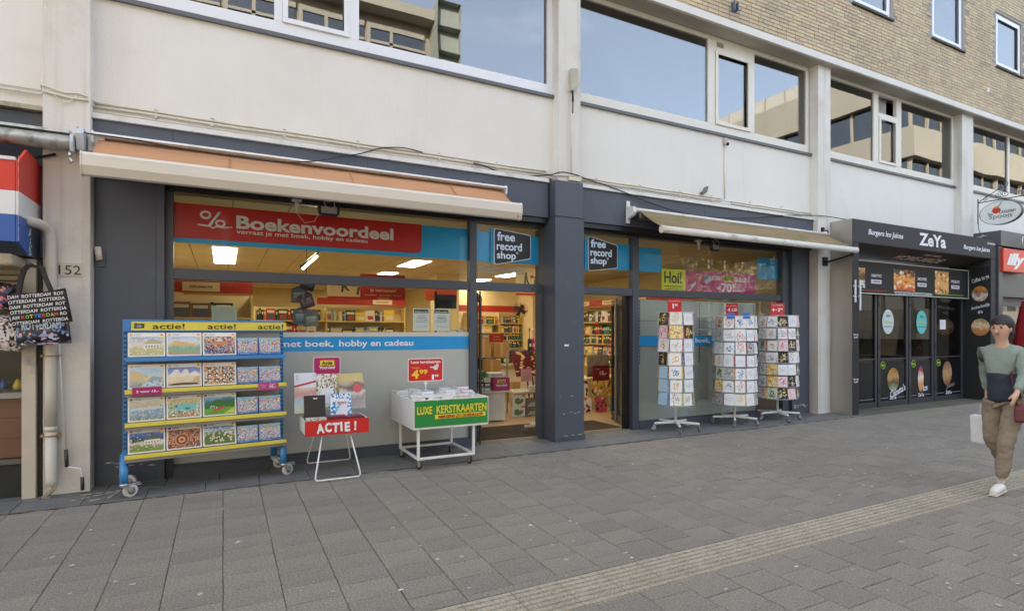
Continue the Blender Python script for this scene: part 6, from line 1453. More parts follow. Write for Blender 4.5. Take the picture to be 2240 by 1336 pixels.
# tables and goods behind the left door
WB = M("white_laminate", rgb(216, 208, 194), .5)
t = thing("plinth_table", "low white plinth table just inside the first doorway", "table", (3.85, 8.5, 0), world=True)
MB().box(3.1, 4.18, 8.35, 9.0, .03, .49).build("plinth", WB, t, bevel=.004); MB().box(3.0, 4.28, 8.3, 9.05, .49, .515).build("table_top", WB, t, bevel=.004)
t = thing("promo_box", "magenta Actie Voordeel card box on the white plinth table", "box", (4.02, 8.42, .651), world=True)
MB().box(3.97, 4.27, 8.36, 8.52, .516, .735).build("carton", MAG, t, bevel=.003); MB().box(4.04, 4.19, 8.356, 8.3595, .645, .70).build("yellow_label", C(240, 214, 70), t)
text("Actie", t, 4.115, 8.353, .672, .12, .04, BLACK, .02); text("Voordeel", t, 4.115, 8.357, .61, .2, .04, WHT, .02)
gb = random.Random(12)
for k in range(12):
    ci = gb.randrange(12); x = 3.5 + (k % 4) * .12; z = .516 + (k // 4) * .075
    t = thing("game_box", "%s flat box in the plinth table pile, %s layer, %s" % (BK_COL[ci][0], ["bottom", "middle", "top"][k // 4], ["by the door post", "second from the door post", "third from the door post", "beside the magenta box"][k % 4]), "box", (x, 8.46, z), group="boxes piled on the plinth table")
    MB().box(-.056, .056, -.1, .1, .001, .073).build("carton", C(*BK_COL[ci][1], .4), t, bevel=.002); MB().box(-.045, .045, -.1016, -.1004, .015, .055).build("box_print", C(220, 210, 190, .4), t)
t = thing("green_box", "green box lying on the pile beside the magenta promo box", "box", (3.68, 8.5, .742)); MB().box(-.17, .17, -.1, .1, .0, .10).build("carton", C(50, 120, 60), t, bevel=.002)
t = thing("white_box", "white lettered box lying above the magenta promo box", "box", (4.05, 8.5, .742)); MB().box(-.15, .15, -.1, .1, 0, .07).build("carton", C(226, 222, 214), t, bevel=.002); text("DECORATIE", t, 0, -.102, .035, .2, .022, C(60, 60, 60), .02)
# four toy boxes on the floor
for k, (x, z, w_, c, lab) in enumerate(((4.60, 0, .26, (226, 226, 214), "white toy box with green creature print, lower one on the floor"), (4.61, .195, .25, (226, 226, 214), "white toy box with green creature print, upper one on the stack"), (4.92, 0, .34, (120, 116, 112), "grey robot toy box, lower one of the stack"), (4.93, .155, .34, (130, 124, 120), "grey robot toy box, upper one of the stack"))):
    t = thing("toy_box", lab, "toy box", (x, 8.72, z + .013), group="toy boxes on the shop floor"); h = .19 if k < 2 else .152
    MB().box(-w_ / 2, w_ / 2, -.06, .06, .001, h).build("carton", C(*c, .4), t, bevel=.002)
    q = MB()
    if k < 2: q.prism([(-.09, .05), (-.03, .02), (.04, .03), (.09, .07), (.07, .12), (.02, .10), (-.02, .14), (-.08, .12)], -.0625, -.061, 'y', 0); q.prism([(-.03, .07), (.02, .06), (.03, .10), (-.02, .11)], -.064, -.0628, 'y', 1); q.prism([(.05, .15), (.12, .15), (.12, .18), (.05, .18)], -.0625, -.061, 'y', 2); q.build("box_print", [C(90, 130, 50), C(150, 110, 70), C(220, 110, 60)], t)
    else: q.prism([(-.16, .01), (0, .01), (.11, .11), (.02, .14), (-.09, .08)], -.0625, -.061, 'y', 0); q.prism([(-.09, .08), (-.02, .075), (.05, .12), (.0, .13)], -.064, -.0626, 'y', 1); q.build("box_print", [C(200, 190, 184), C(110, 150, 90)], t)
# burgundy display with pink book
t = thing("burgundy_display", "slanted burgundy display stand with gold dots inside the first doorway", "display stand", (4.85, 8.75, .6), world=True)
BURG = motif("burgundy_dots", rgb(96, 30, 42), [rgb(220, 170, 90), rgb(230, 200, 160)], 10, .9, .9, .22)
MB().prism([(8.75, .72), (9.0, 1.14), (9.02, 1.13), (8.78, .70)], 4.62, 5.15, 'x').build("slanted_panel", BURG, t); MB().box(4.5, 5.2, 8.6, 9.1, .42, .45).build("table_top", WB, t)
m_ = MB(); 
for x in (4.55, 5.14): m_.box(x, x + .03, 9.03, 9.06, .03, 1.14)
m_.build("stand_leg", C(170, 160, 146), t)
o = MB().box(4.66, 4.86, 8.66, 8.69, .62, .84).build("pink_book", C(226, 150, 166), t); MB().box(4.70, 4.82, 8.652, 8.6585, .67, .76).build("book_picture", C(196, 176, 130), o)
MB().box(4.78, 5.05, 8.55, 8.65, .452, .55).build("white_box", C(222, 214, 200), t)
# brown cartons further back
cr_ = random.Random(19)
for k in range(7):
    x, y, z, s_ = [(4.3, 10.6, .012, .5), (4.9, 10.8, .012, .5), (5.5, 10.9, .012, .45), (4.5, 10.7, .52, .45), (5.05, 10.9, .52, .42), (4.75, 10.8, .98, .42), (5.3, 10.9, .95, .35)][k]
    t = thing("cardboard_box", "brown cardboard box in the pile behind the plinth table, %s" % ["big one at the bottom end", "bottom middle", "bottom by the corner case", "second layer first", "second layer second", "topmost", "small high one"][k], "cardboard box", (x, y, z), cr_.uniform(-.3, .3), group="brown cartons piled inside")
    MB().box(-s_ / 2, s_ / 2, -.2, .2, 0, s_ * .9).build("carton", M("cardboard", rgb(176, 140, 92), .8, var=.08), t, bevel=.004); MB().box(-.03, .03, -.2016, -.2002, 0, s_ * .9).build("tape", C(196, 166, 120, .3), t)
t = thing("wall_fan", "round caged wall fan above the back bookcases", "fan", (6.2, 11.6, 2.0)); t.rotation_euler = (0, R(20), R(-25))
m_ = MB()
for r_ in (.18, .14, .10, .06): m_.tube([(r_ * math.cos(a_ * PI / 10), -.03, r_ * math.sin(a_ * PI / 10)) for a_ in range(20)], .004, 4, closed=True)
for a_ in range(10): m_.tube([(0, -.05, 0), (.18 * math.cos(a_ * PI / 5), -.0, .18 * math.sin(a_ * PI / 5))], .003, 4)
m_.build("cage", BLACK, t)
m_ = MB()
for a_ in range(4):
    q_ = Matrix.Rotation(a_ * PI / 2, 4, 'Y'); m_.prism([(.02, -.03), (.14, -.06), (.15, .03), (.02, .02)], -.012, -.006, 'y', mat=q_)
m_.build("blades", C(60, 56, 50), t); m_ = MB(); m_.cyl((0, 0, 0), (.0, .14, 0), .03, 8); m_.cyl((0, .14, 0), (.18, .3, .05), .015, 6); m_.build("arm", BLACK, t)
# umbrellas by the door
for k, (x, c, lab) in enumerate(((5.03, (30, 30, 34), "black folded umbrella hanging inside the first doorway"), (5.10, (190, 30, 110), "pink folded umbrella hanging inside the first doorway"), (5.19, (120, 190, 70), "light green folded umbrella hanging inside the first doorway"), (5.28, (80, 160, 60), "darker green folded umbrella hanging at the pillar edge"))):
    t = thing("folded_umbrella", lab, "umbrella", (x, 9.05, 1.22), group="folded umbrellas inside the first doorway")
    m_ = MB(); m_.tube([(0, 0, -.22), (0, 0, -.18), (0, 0, .12), (0, 0, .16)], .03, 9, rs=[.018, .034, .036, .014]); m_.build("folded_cloth", C(*c, .5), t)
    m_ = MB(); m_.tube([(0, 0, .15), (0, 0, .30), (0, -.03, .33)], .006, 6); m_.cyl((0, 0, .28), (0, 0, .34), .012, 8); m_.build("handle", WHT if k else BLACK, t)
    MB().box(-.018, .018, -.038, -.0365, .0, .06).build("tag", WHT, t)
for k, (x, y) in enumerate(((5.02, 9.0), (5.12, 8.98))):
    t = thing("stand_rail", "black leaning rod bundle inside the first doorway, %s one" % ("outer", "inner")[k], "rod", (x, y, .013)); m_ = MB(); m_.tube([(0, 0, .02), (-.1, .02, 1.16)], .014, 7); m_.build("rod", BLACK, t); m_ = MB(); m_.tube([(-.09, 0, .7), (-.1, 0, 1.12)], .035, 8, rs=[.02, .04]); m_.build("bag", BLACK, t)
# mats and a low white stand
for (x0, x1, y0, y1, lab) in ((3.0, 4.4, 6.97, 7.9, "dark brown door mat inside the first doorway"), (4.5, 5.5, 6.97, 7.7, "dark brown door mat inside the second doorway")):
    MB().box(x0, x1, y0, y1, .0125, .022).build("door_mat", M("mat_fibre", rgb(64, 50, 38), .95, var=.2, scale=60, bump=.4), None, bevel=.004, label=lab, cat="mat")
t = thing("trolley", "white wheeled trolley cross just inside the first doorway", "trolley", (4.15, 7.2, .02)); m_ = MB(); m_.box(-.22, .2, -.02, .02, .08, .11); m_.box(-.02, .02, -.2, .2, .08, .11); m_.build("crossbar", WM, t)
for (x, y) in ((-.2, 0), (.18, 0), (0, -.18)): m_ = MB(); m_.cyl((x, y - .012, .035), (x, y + .012, .035), .034, 12); m_.build("wheel", C(110, 108, 104), t, bevel=.003)
# low goods by the right door
for k in range(8):
    x, z = 5.95 + (k % 4) * .25, (k // 4) * .30; y = 8.55 - (k % 4) * .12 + (k // 4) * .12
    col = [(226, 224, 214), (196, 60, 90), (110, 150, 190), (226, 176, 60), (226, 226, 222), (220, 170, 60), (222, 168, 50), (90, 120, 160)][k]
    t = thing("activity_book", "%s children's activity book standing %s by the second doorway" % (["white", "crimson", "grey blue", "amber", "pale", "golden", "mustard", "slate blue"][k], "low on the floor" if k < 4 else "in the upper row"), "book", (x, y, .013 + z), -.2, group="activity books by the second doorway"); t.rotation_euler = (R(-8), 0, -.3)
    MB().box(-.11, .11, -.01, .01, 0, .28).build("cover", art("activity_print_%d" % k, st((0, col), (1, tuple(min(255, v + 20) for v in col))), .4, 4, .1, 20, ([rgb(220, 90, 60), rgb(60, 90, 60), rgb(240, 236, 226), rgb(50, 50, 60)], .35), 6), t, bevel=.001)
t = thing("shelf_block", "cream display block with framed pictures behind the second doorway", "display block", (6.6, 9.2, 0), world=True)
MB().box(6.2, 7.5, 8.9, 9.5, .013, .60).build("block", WARM, t, bevel=.003)
MB().box(6.25, 6.75, 8.94, 8.96, .62, 1.05).build("framed_picture", art("grey_dog_print", st((0, (110, 100, 90)), (1, (190, 180, 170))), .6, 4, .2), t, bevel=.003)
t = thing("price_panel", "dark red 15 euro price panel by the second doorway", "price sign", (5.95, 8.1, .6), world=True)
MB().box(5.78, 6.14, 8.1, 8.11, .63, .90).build("panel", C(150, 26, 46), t); text("15,-", t, 6.0, 8.097, .76, .15, .08, C(236, 220, 210), .03); text("2 voor", t, 5.88, 8.097, .84, .1, .03, C(226, 190, 180))
t = thing("red_sign_board", "small dark red sign with gold text hanging in the shop depth", "sign", (4.85, 10.0, 1.5), world=True)
MB().box(4.66, 4.97, 10.0, 10.01, 1.29, 1.46).build("panel", C(150, 30, 36), t); text("Boeken", t, 4.815, 9.996, 1.40, .14, .025, C(222, 170, 90)); text("voordeel", t, 4.815, 9.996, 1.345, .16, .025, C(222, 170, 90))
# inside behind the second window
MB().box(5.7, 8.3, 7.35, 7.38, .0, 2.04).build("shelving_unit", GREYP, None, label="grey metal shelving unit standing behind the second window panel", cat="shelving")

# more stock lower down, joined colours of small goods on the far shelves
for (x0_, x1_, y_, zs_, nm_, cs_) in ((6.22, 7.1, 14.82, (.98,), "", 0),): pass
xr = random.Random(88)
t = thing("gift_table", "long table stacked with gift boxes between the doorway and the back bookcases", "table", (5.6, 11.9, 0), world=True)
MB().box(4.9, 7.0, 11.6, 12.3, .72, .76).build("table_top", WB, t, bevel=.004); MB().box(5.0, 6.9, 11.7, 12.2, .03, .72).build("plinth", WB, t)
for k in range(18):
    ci = xr.randrange(12); x = 5.02 + (k % 9) * .21; z = .761 + (k // 9) * .15
    t = thing("gift_box", "%s gift box on the long table, %s layer, %s from the doorway" % (BK_COL[ci][0], ("lower", "upper")[k // 9], ["first", "second", "third", "fourth", "fifth", "sixth", "seventh", "eighth", "ninth"][k % 9]), "gift box", (x, 11.74, z), xr.uniform(-.06, .06), group="gift boxes on the long table")
    h_ = xr.uniform(.1, .145); MB().box(-.095, .095, -.09, .09, 0, .145).build("carton", C(*BK_COL[ci][1], .4), t, bevel=.002); MB().box(-.06, .06, -.0918, -.0904, .03, .11).build("box_print", C(*[(230, 210, 170), (200, 80, 60), (90, 140, 120), (240, 236, 226)][k % 4], .4), t)
case("side_low", "low bookcase running along the left wall behind the information case", (-.95, 10.0), PI / 2 * 0, [1.72, 1.40], 1.27, 1.98, None)
for o in bpy.data.objects:
    if o.name.startswith("bookcase") and o.get("label", "").startswith("low bookcase running"): o.location = (.55, 11.6, 0); o["label"] = "cream bookcase standing behind the information case and the hanging packets"
fill((.55, 11.6), 0, [1.72, 1.40], 1.25, "cream bookcase", 31, .35, .25, cols=[0, 3, 8, 4, 6, 2, 9], thick=(.03, .05), fac_w=(.15, .2))
# ------------------------------------------------------------------ left neighbour
ln = thing("souvenir_shop", "souvenir shop facade with red white blue box and dark window", "shop", (-2.6, 6.6, 0), world=True)
NAVY = M("dull_navy_panel", rgb(58, 66, 78), .5, var=.08, dirt=rgb(76, 80, 84), dscale=2)
MB().box(-4.5, -1.463, 6.62, 6.8, 3.02, 3.52).build("fascia_panel", NAVY, ln, bevel=.003)
MB().box(-4.5, -1.463, 6.56, 6.66, 3.53, 3.57).build("fascia_trim", M("weathered_trim", rgb(176, 166, 146), .7, var=.1, dirt=rgb(120, 110, 90), dscale=8), ln)
MB().box(-4.5, -1.463, 6.66, 6.8, 2.2, 3.02).build("fascia_panel", NAVY, ln)
FR_, FW_, FB_ = M("flag_red", rgb(210, 52, 38), .4, var=.04), M("flag_white", rgb(226, 226, 228), .4, var=.03), M("flag_blue", rgb(44, 88, 166), .4, var=.06)
fb_ = MB()
XF = -1.50
def side(z0, z1, poly=None, mi=0):
    pts = poly or [(5.975, z0), (6.60, z0), (6.60, z1), (5.975, z1)]
    fb_.prism(pts, XF - .02, XF, 'x', mi)
side(0, 0, [(5.975, 2.66), (6.62, 2.66), (6.62, 3.04), (6.20, 3.06), (5.975, 2.90)], 0); side(2.462, 2.658, None, 1); side(0, 0, [(5.975, 2.24), (6.25, 2.16), (6.30, 2.16), (6.30, 2.46), (5.975, 2.46)], 2)
side(0, 0, [(6.30, 2.16), (6.60, 2.16), (6.60, 2.46), (6.30, 2.46)], 3)
for (z0, z1, mi) in ((2.66, 2.905, 0), (2.462, 2.658, 1), (2.24, 2.46, 2)): fb_.box(-4.5, XF - .021, 5.97, 5.985, z0, z1, mi)
fb_.box(-4.5, XF - .02, 5.96, 6.0, 2.906, 2.935, 1)
fb_.build("flag_box", [FR_, FW_, FB_, NAVY], ln, kind=None, bevel=.002)
chs = MB(); q = random.Random(14)
for k in range(70):
    z = q.uniform(2.26, 2.95); chip_x = XF + .0012; r_ = q.uniform(.003, .009); chs.prism([(5.972 + q.uniform(-.002, .004), z - r_), (5.975 + r_ * .7, z), (5.972, z + r_)], XF, chip_x, 'x')
for k in range(26):
    z = q.uniform(2.17, 2.45); y = 6.27 + q.uniform(-.02, .05); r_ = q.uniform(.004, .02); chs.prism([(y - r_, z - r_), (y + r_, z - r_ * .4), (y + r_ * .3, z + r_)], XF, XF + .0012, 'x')
chs.build("flaked_paint", C(214, 212, 204, .8), ln, kind='stuff')
RUST = M("old_beige_paint", rgb(178, 166, 142), .7, var=.1, dirt=rgb(130, 112, 84), dscale=5, dlev=(.5, .8))
MB().box(-4.5, -1.56, 6.05, 6.55, 2.05, 2.15).build("shutter_box", RUST, ln, bevel=.02)
for k in range(3): MB().cbox(-4.5, -1.6, 6.50, 6.58, 1.90 + k * .055, 1.948 + k * .055, .01, top=False).build("shutter_slat", RUST, ln)
MB().box(-1.60, -1.50, 6.45, 6.66, -.0, 2.15).build("door_post", M("scratched_beige_post", rgb(196, 186, 170), .6, var=.06, dirt=rgb(110, 120, 150), dscale=2.2, dlev=(.58, .7)), ln, bevel=.005)
MB().box(-1.498, -1.47, 6.5, 6.8, 0, 2.15).build("gap_filler", C(44, 40, 36), ln)
MB().box(-4.5, -1.61, 6.60, 6.61, .95, 1.90).build("pane", SHOPGLASS, ln)
MB().box(-4.5, -1.61, 6.52, 6.66, .90, .95).build("sill", C(150, 148, 140), ln, bevel=.003)
BRW = M("brown_tiled_panel", rgb(112, 78, 60), .35, var=.08, scale=2)
for k in range(3): MB().cbox(-4.5, -1.61, 6.58, 6.66, .36 + k * .18, .5385 + k * .18, .001, top=False).build("brown_panel", BRW, ln)
MB().box(-4.5, -1.61, 6.56, 6.66, .0, .30).build("plinth", C(36, 38, 40, .7), ln); MB().box(-4.5, -1.61, 6.54, 6.66, .305, .35).build("base_rail", C(96, 92, 86), ln, bevel=.003)
MB().box(-4.6, -1.5, 7.6, 7.65, 0, 3).build("dim_back", C(70, 62, 52), ln); MB().box(-4.6, -1.5, 6.7, 7.6, .93, .96).build("window_ledge", C(90, 84, 74), ln)
sr2 = random.Random(77)
for k in range(9):
    c = [(196, 60, 50), (110, 150, 60), (60, 90, 150), (220, 200, 80), (200, 200, 196)][k % 5]; x = -2.5 + k * .1
    t = thing("souvenir", "%s small souvenir on the souvenir shop's window ledge, %s" % (["red", "green", "blue", "yellow", "white"][k % 5], "away from the post" if k < 5 else "next to the beige post"), "souvenir", (x, 6.75, .961), sr2.uniform(-.4, .4), group="souvenirs in the souvenir shop window")
    m_ = MB(); m_.tube([(0, 0, 0), (0, 0, .03), (0, 0, .07), (0, 0, .10)], .03, 8, rs=[.03, .04, .025, .01]); m_.build("figure", C(*c, .4), t); MB().box(-.04, .04, -.03, .03, -.0, .008).build("base", C(150, 120, 90), t)
# drainpipe with elbow, clamps, broken shoe; awning crank rod
dp = thing("drainpipe", "grey white drainpipe with elbow running down beside house number 152", "drainpipe", (-1.395, 6.43, 0), world=True)
GP = M("aged_grey_pipe", rgb(206, 200, 188), .5, var=.05, dirt=rgb(140, 138, 138), dscale=5, dlev=(.58, .85))
m_ = MB(); m_.tube([(-1.52, 6.20, 2.46), (-1.47, 6.27, 2.455), (-1.425, 6.345, 2.445), (-1.40, 6.39, 2.41), (-1.389, 6.41, 2.34), (-1.389, 6.42, 2.2), (-1.389, 6.43, 1.0), (-1.389, 6.43, .62)], .045, 16, rs=[.042, .043, .044, .045, .046, .045, .045, .045]); m_.build("pipe", GP, dp)
m_ = MB(); m_.tube([(-1.389, 6.43, .64), (-1.389, 6.43, .60)], .051, 16); m_.build("collar", GP, dp)
m_ = MB(); m_.tube([(-1.389, 6.43, .60), (-1.385, 6.43, .16), (-1.38, 6.42, .10)], .05, 16, rs=[.045, .044, .042]); m_.build("pipe", GP, dp)
m_ = MB(); m_.prism([(-1.45, .02), (-1.36, .10), (-1.33, .13), (-1.33, .10), (-1.37, .06), (-1.38, .0)], 6.36, 6.365, 'y'); m_.tube([(-1.35, 6.40, .10), (-1.40, 6.36, .03)], .018, 8); m_.build("broken_shoe", C(150, 140, 124), dp)
for z in (1.28, .56):
    m_ = MB(); m_.tube([(-1.389 + .049 * math.cos(a_ * PI / 8), 6.43 + .049 * math.sin(a_ * PI / 8), z) for a_ in range(16)], .007, 5, closed=True); m_.box(-1.462, -1.445, 6.42, 6.50, z - .012, z + .012); m_.box(-1.34, -1.325, 6.42, 6.50, z - .012, z + .012); m_.build("pipe_clamp", C(176, 132, 84, .6), dp)
cr2 = thing("awning_crank", "thin white awning crank rod with black grip leaning beside the drainpipe", "crank rod", (-1.29, 6.42, 0), world=True)
m_ = MB(); m_.tube([(-1.335, 6.45, 1.9), (-1.33, 6.45, 1.3), (-1.28, 6.44, .42)], .008, 7); m_.tube([(-1.275, 6.44, .26), (-1.24, 6.42, .255), (-1.17, 6.41, .24), (-1.155, 6.41, .20), (-1.155, 6.41, .12)], .008, 7); m_.build("rod", C(228, 226, 222), cr2)
m_ = MB(); m_.cyl((-1.28, 6.44, .42), (-1.274, 6.44, .26), .016, 9); m_.cyl((-1.155, 6.41, .16), (-1.152, 6.41, .04), .016, 9); m_.build("grip", C(60, 58, 56), cr2)
tp = MB()
for (a, c2) in (((-1.2, 6.2), (-.9, 6.36)), ((-1.16, 6.36), (-.86, 6.40)), ((-.86, 6.40), (-.92, 6.14)), ((-1.05, 6.12), (-.9, 6.2))):
    d_ = Vector((c2[0] - a[0], c2[1] - a[1])).normalized(); n2 = Vector((-d_.y, d_.x)) * .012
    q = random.Random(int(a[0] * 91)); L_ = (Vector(c2) - Vector(a)).length; s_ = 0
    while s_ < L_:
        e_ = min(L_, s_ + q.uniform(.02, .09)); p0 = Vector(a) + d_ * s_; p1 = Vector(a) + d_ * e_; tp.prism([tuple(p0 - n2 * q.random()), tuple(p1 - n2 * q.random()), tuple(p1 + n2 * q.random()), tuple(p0 + n2 * q.random())], .0035, .005, 'z'); s_ = e_ + q.uniform(0, .04)
tp.build("tape_remnants", C(206, 196, 160, .8), kerb, kind='stuff')
# bags -----------------------------------------------------------------
BAGF = M("black_bag_fabric", rgb(26, 26, 28), .6, var=.1, bump=.2, bscale=30)
FLB = motif("blue_floral_bag", rgb(24, 25, 30), [rgb(130, 160, 210), rgb(200, 214, 234), rgb(226, 170, 180), rgb(60, 90, 150)], 12, .8, .8, .35)
GRYB = motif("grey_text_bag", rgb(36, 34, 34), [rgb(210, 204, 200), rgb(190, 170, 168), rgb(226, 222, 220)], 22, .9, .9, .55)
def bag(nm, lab, x0, x1, z0, z1, y, mat, tilt, strap=True, dp_=.10):
    t = thing(nm, lab, "bag", ((x0 + x1) / 2, y, z0), group="souvenir bags hanging at the souvenir shop"); t.rotation_euler = (0, tilt, 0)
    w_, h = (x1 - x0) / 2, z1 - z0; m_ = MB(); nx, nz = 12, 9; vs = []; fs = []
    for s_ in (-1, 1):
        for j in range(nz + 1):
            for i in range(nx + 1):
                u, v = i / nx * 2 - 1, j / nz; e = (1 - abs(u) ** 5) * (1 - (2 * v - 1) ** 6)
                x = u * w_ * (1 - .05 * (v ** 2)); zz = v * h - .02 * (1 - abs(u)) * (v > .9)
                vs.append((x, s_ * dp_ * .5 * max(e, .12) + .004 * math.sin(u * 9 + v * 5), zz))
    k2 = (nx + 1) * (nz + 1)
    for s_ in (0, 1):
        for j in range(nz):
            for i in range(nx): a = s_ * k2 + j * (nx + 1) + i; fs.append((a, a + 1, a + nx + 2, a + nx + 1))
    rim = [i for i in range(nx + 1)] + [(j + 1) * (nx + 1) - 1 for j in range(1, nz + 1)] + [nz * (nx + 1) + i for i in range(nx - 1, -1, -1)] + [j * (nx + 1) for j in range(nz - 1, 0, -1)]
    for i in range(len(rim)): a, b2 = rim[i], rim[(i + 1) % len(rim)]; fs.append((a, b2, b2 + k2, a + k2))
    m_.add(vs, fs, 0, True); m_.build("bag_body", mat, t)
    if strap:
        m_ = MB()
        for s_ in (-1, 1):
            for q in (0,):
                pts = [(-w_ * .62, s_ * .02, h - .01), (-w_ * .48, s_ * .02, h + .10), (-w_ * .30, s_ * .015, h + .19), (-w_ * .12, s_ * .01, h + .225), (.06, s_ * .01, h + .20), (w_ * .35, s_ * .015, h + .10), (w_ * .45, s_ * .02, h - .01)]
                for i in range(len(pts) - 1):
                    p, r_ = Vector(pts[i]), Vector(pts[i + 1]); d_ = (r_ - p).normalized(); nn = Vector((-d_.z, 0, d_.x)) * .016
                    m_.add([p - nn, p + nn, r_ + nn, r_ - nn, p - nn + Vector((0, .004, 0)), p + nn + Vector((0, .004, 0)), r_ + nn + Vector((0, .004, 0)), r_ - nn + Vector((0, .004, 0))], [(0, 1, 2, 3), (4, 5, 6, 7), (0, 1, 5, 4), (3, 2, 6, 7), (0, 3, 7, 4), (1, 2, 6, 5)])
        m_.build("handle", BAGF, t)
    return t, w_, h
t, w_, h = bag("shopping_bag", "lower black bag with blue flowers and large ROTTERDAM under the striped lettering bag", -1.585, -1.205, 1.385, 1.66, 6.27, FLB, R(-4), False)
text("ROTTERDAM", t, 0, -.056, h * .62, .27, .072, C(190, 206, 230), .03)
t, w_, h = bag("shopping_bag", "black bag covered in rows of white and coloured ROTTERDAM lettering hanging by its handles", -1.605, -1.19, 1.56, 1.86, 6.235, BAGF, R(-8), True, .12)
WT = C(232, 232, 232); rowz = [.255, .212, .168, .124, .030]
for i, z in enumerate(rowz):
    if i in (0, 2): text("DAM  ROTTERDAM  ROT", t, .0, -.064, z, w_ * 1.85, .028, WT, .01, shear=.15)
    else: text("OTTERDAM  ROTTERDA", t, .0, -.066, z, w_ * 1.85, .028, WT, .01, shear=.15)
text("AM", t, -w_ * .78, -.066, .078, .05, .028, WT, .01); text("RO", t, w_ * .8, -.066, .078, .045, .028, WT, .01)
for i, ch in enumerate("ROTTERDAM"): text(ch, t, -.112 + i * .0285, -.067, .078, .024, .030, C(*[(226, 70, 60), (150, 200, 90), (240, 206, 60), (90, 140, 220), (90, 140, 220), (226, 70, 60), (150, 200, 110), (240, 190, 50), (210, 110, 90)][i]), .015)
t, w_, h = bag("shopping_bag", "grey and black printed bag with large DAM letters", -1.95, -1.56, 1.34, 1.66, 6.32, GRYB, R(3), False)
text("DAM", t, .06, -.056, h * .42, .22, .09, C(214, 208, 206), .05)
t, w_, h = bag("shopping_bag", "dark mesh pouch with pink and yellow roses above the DAM bag", -1.90, -1.62, 1.70, 1.95, 6.34, motif("rose_bag", rgb(30, 34, 42), [rgb(226, 120, 150), rgb(220, 210, 120), rgb(60, 80, 130)], 9, .7, .7, .35), R(12), False)
m_ = MB(); m_.tube([(-1.52, 6.40, 2.12), (-1.49, 6.24, 2.10), (-1.45, 6.22, 2.085), (-1.43, 6.24, 2.07)], .004, 5); m_.build("bag_hook", ALU, None, label="thin metal hook holding the ROTTERDAM bag's handles", cat="hook")

# ------------------------------------------------------------------ snack bar kiosk front (right)
kk = thing("snack_bar", "black snack bar facade with steel sides, menu board and four glass doors", "snack bar", (12.5, 6.6, 0), world=True)
KX0, KX1, KY = 9.985, 15.17, 6.10
DG = M("dark_grey_kiosk_panel", rgb(56, 55, 58), .75, var=.06, scale=.8); KB = M("kiosk_black_panel", rgb(26, 26, 28), .65, var=.08)
MB().box(KX0 - .004, KX0, KY + .004, 6.95, -.03, 3.515).build("steel_side", STEEL, kk)
for k, (a, c2) in enumerate(((KY + .004, 6.33), (6.335, 6.6))): pass
MB().box(KX0, KX0 + .195, KY, KY + .30, -.03, 3.105).build("jamb", KB, kk, bevel=.003)
MB().box(KX1 - .20, KX1, KY, 6.9, -.03, 3.105).build("jamb", DG, kk, bevel=.003)
MB().box(KX0, KX1, KY, 6.9, 3.11, 3.52).build("header_box", DG, kk, bevel=.003)
MB().box(KX0 + .002, KX1 - .002, KY + .3, 6.88, 3.108, 3.109).build("header_underside", KB, kk)
MB().prism([(KY + .005, 3.10), (6.57, 2.925), (6.57, 2.95), (KY + .005, 3.107)], KX0 + .197, KX1 - .202, 'x').build("soffit", M("black_soffit", rgb(30, 27, 26), .5, var=.15, scale=1.2), kk)
text("EVERYTHING", kk, 12.90, 6.235, 3.046, .62, .065, C(206, 190, 176), .01, shear=.25, rot=(PI - .36, 0, 0))
text("HOME-MADE", kk, 12.75, 6.40, 2.984, 1.75, .17, C(206, 190, 176), .02, shear=.25, rot=(PI - .36, 0, 0))
MW = C(232, 232, 238, .4)
text("ZeYa", kk, 12.62, KY - .004, 3.315, .98, .25, MW, .03); text("Burgers Ice Juices", kk, 11.02, KY - .004, 3.305, 1.12, .13, MW, .015, shear=.2); text("Burgers Ice Juices", kk, 14.36, KY - .004, 3.265, 1.10, .12, MW, .015, shear=.2); text("By Fruity Juices", kk, 14.98, KY - .004, 3.42, .34, .06, MW, .01, shear=.2)
# menu board
MBY = 6.50
mb_ = MB().box(KX0 + .197, KX1 - .205, MBY + .01, MBY + .05, 2.235, 2.86).build("menu_board", KB, kk)
m_ = MB(); m_.box(KX0 + .2, KX1 - .22, MBY, MBY + .01, 2.235, 2.25); m_.box(KX1 - .235, KX1 - .22, MBY, MBY + .01, 2.25, 2.85); m_.box(KX0 + .2, KX1 - .22, MBY, MBY + .01, 2.862, 2.875); m_.build("board_trim", C(210, 208, 204), kk)
F1 = art("print_sandwich", st((0, (220, 220, 222)), (.25, (206, 206, 208)), (.4, (130, 70, 30)), (.6, (70, 60, 30)), (.75, (210, 120, 50)), (1, (200, 160, 110))), .3, 4, .2, 12, ([rgb(180, 50, 30), rgb(230, 210, 170), rgb(60, 90, 40)], .3), 9)
F2 = art("print_fruit", st((0, (140, 80, 40)), (.15, (214, 80, 50)), (.45, (226, 140, 60)), (.6, (236, 170, 70)), (.8, (60, 50, 40)), (1, (30, 28, 28))), .2, 4, .15, 12, ([rgb(240, 160, 40), rgb(226, 70, 50), rgb(240, 220, 190)], .5), 7)
F3 = art("print_pizza", st((0, (206, 130, 60)), (.4, (232, 180, 110)), (.8, (226, 160, 80)), (1, (200, 110, 50))), .5, 4, .15, 12, ([rgb(50, 90, 40), rgb(200, 60, 40), rgb(244, 230, 200)], .3), 7)
for (a, c2, e, h2, mt) in ((10.20, 11.05, 2.34, 2.73, F1), (12.02, 12.78, 2.33, 2.76, F2), (13.55, 14.10, 2.30, 2.80, F3)): MB().box(a, c2, MBY + .004, MBY + .009, e, h2).build("food_picture", mt, kk)
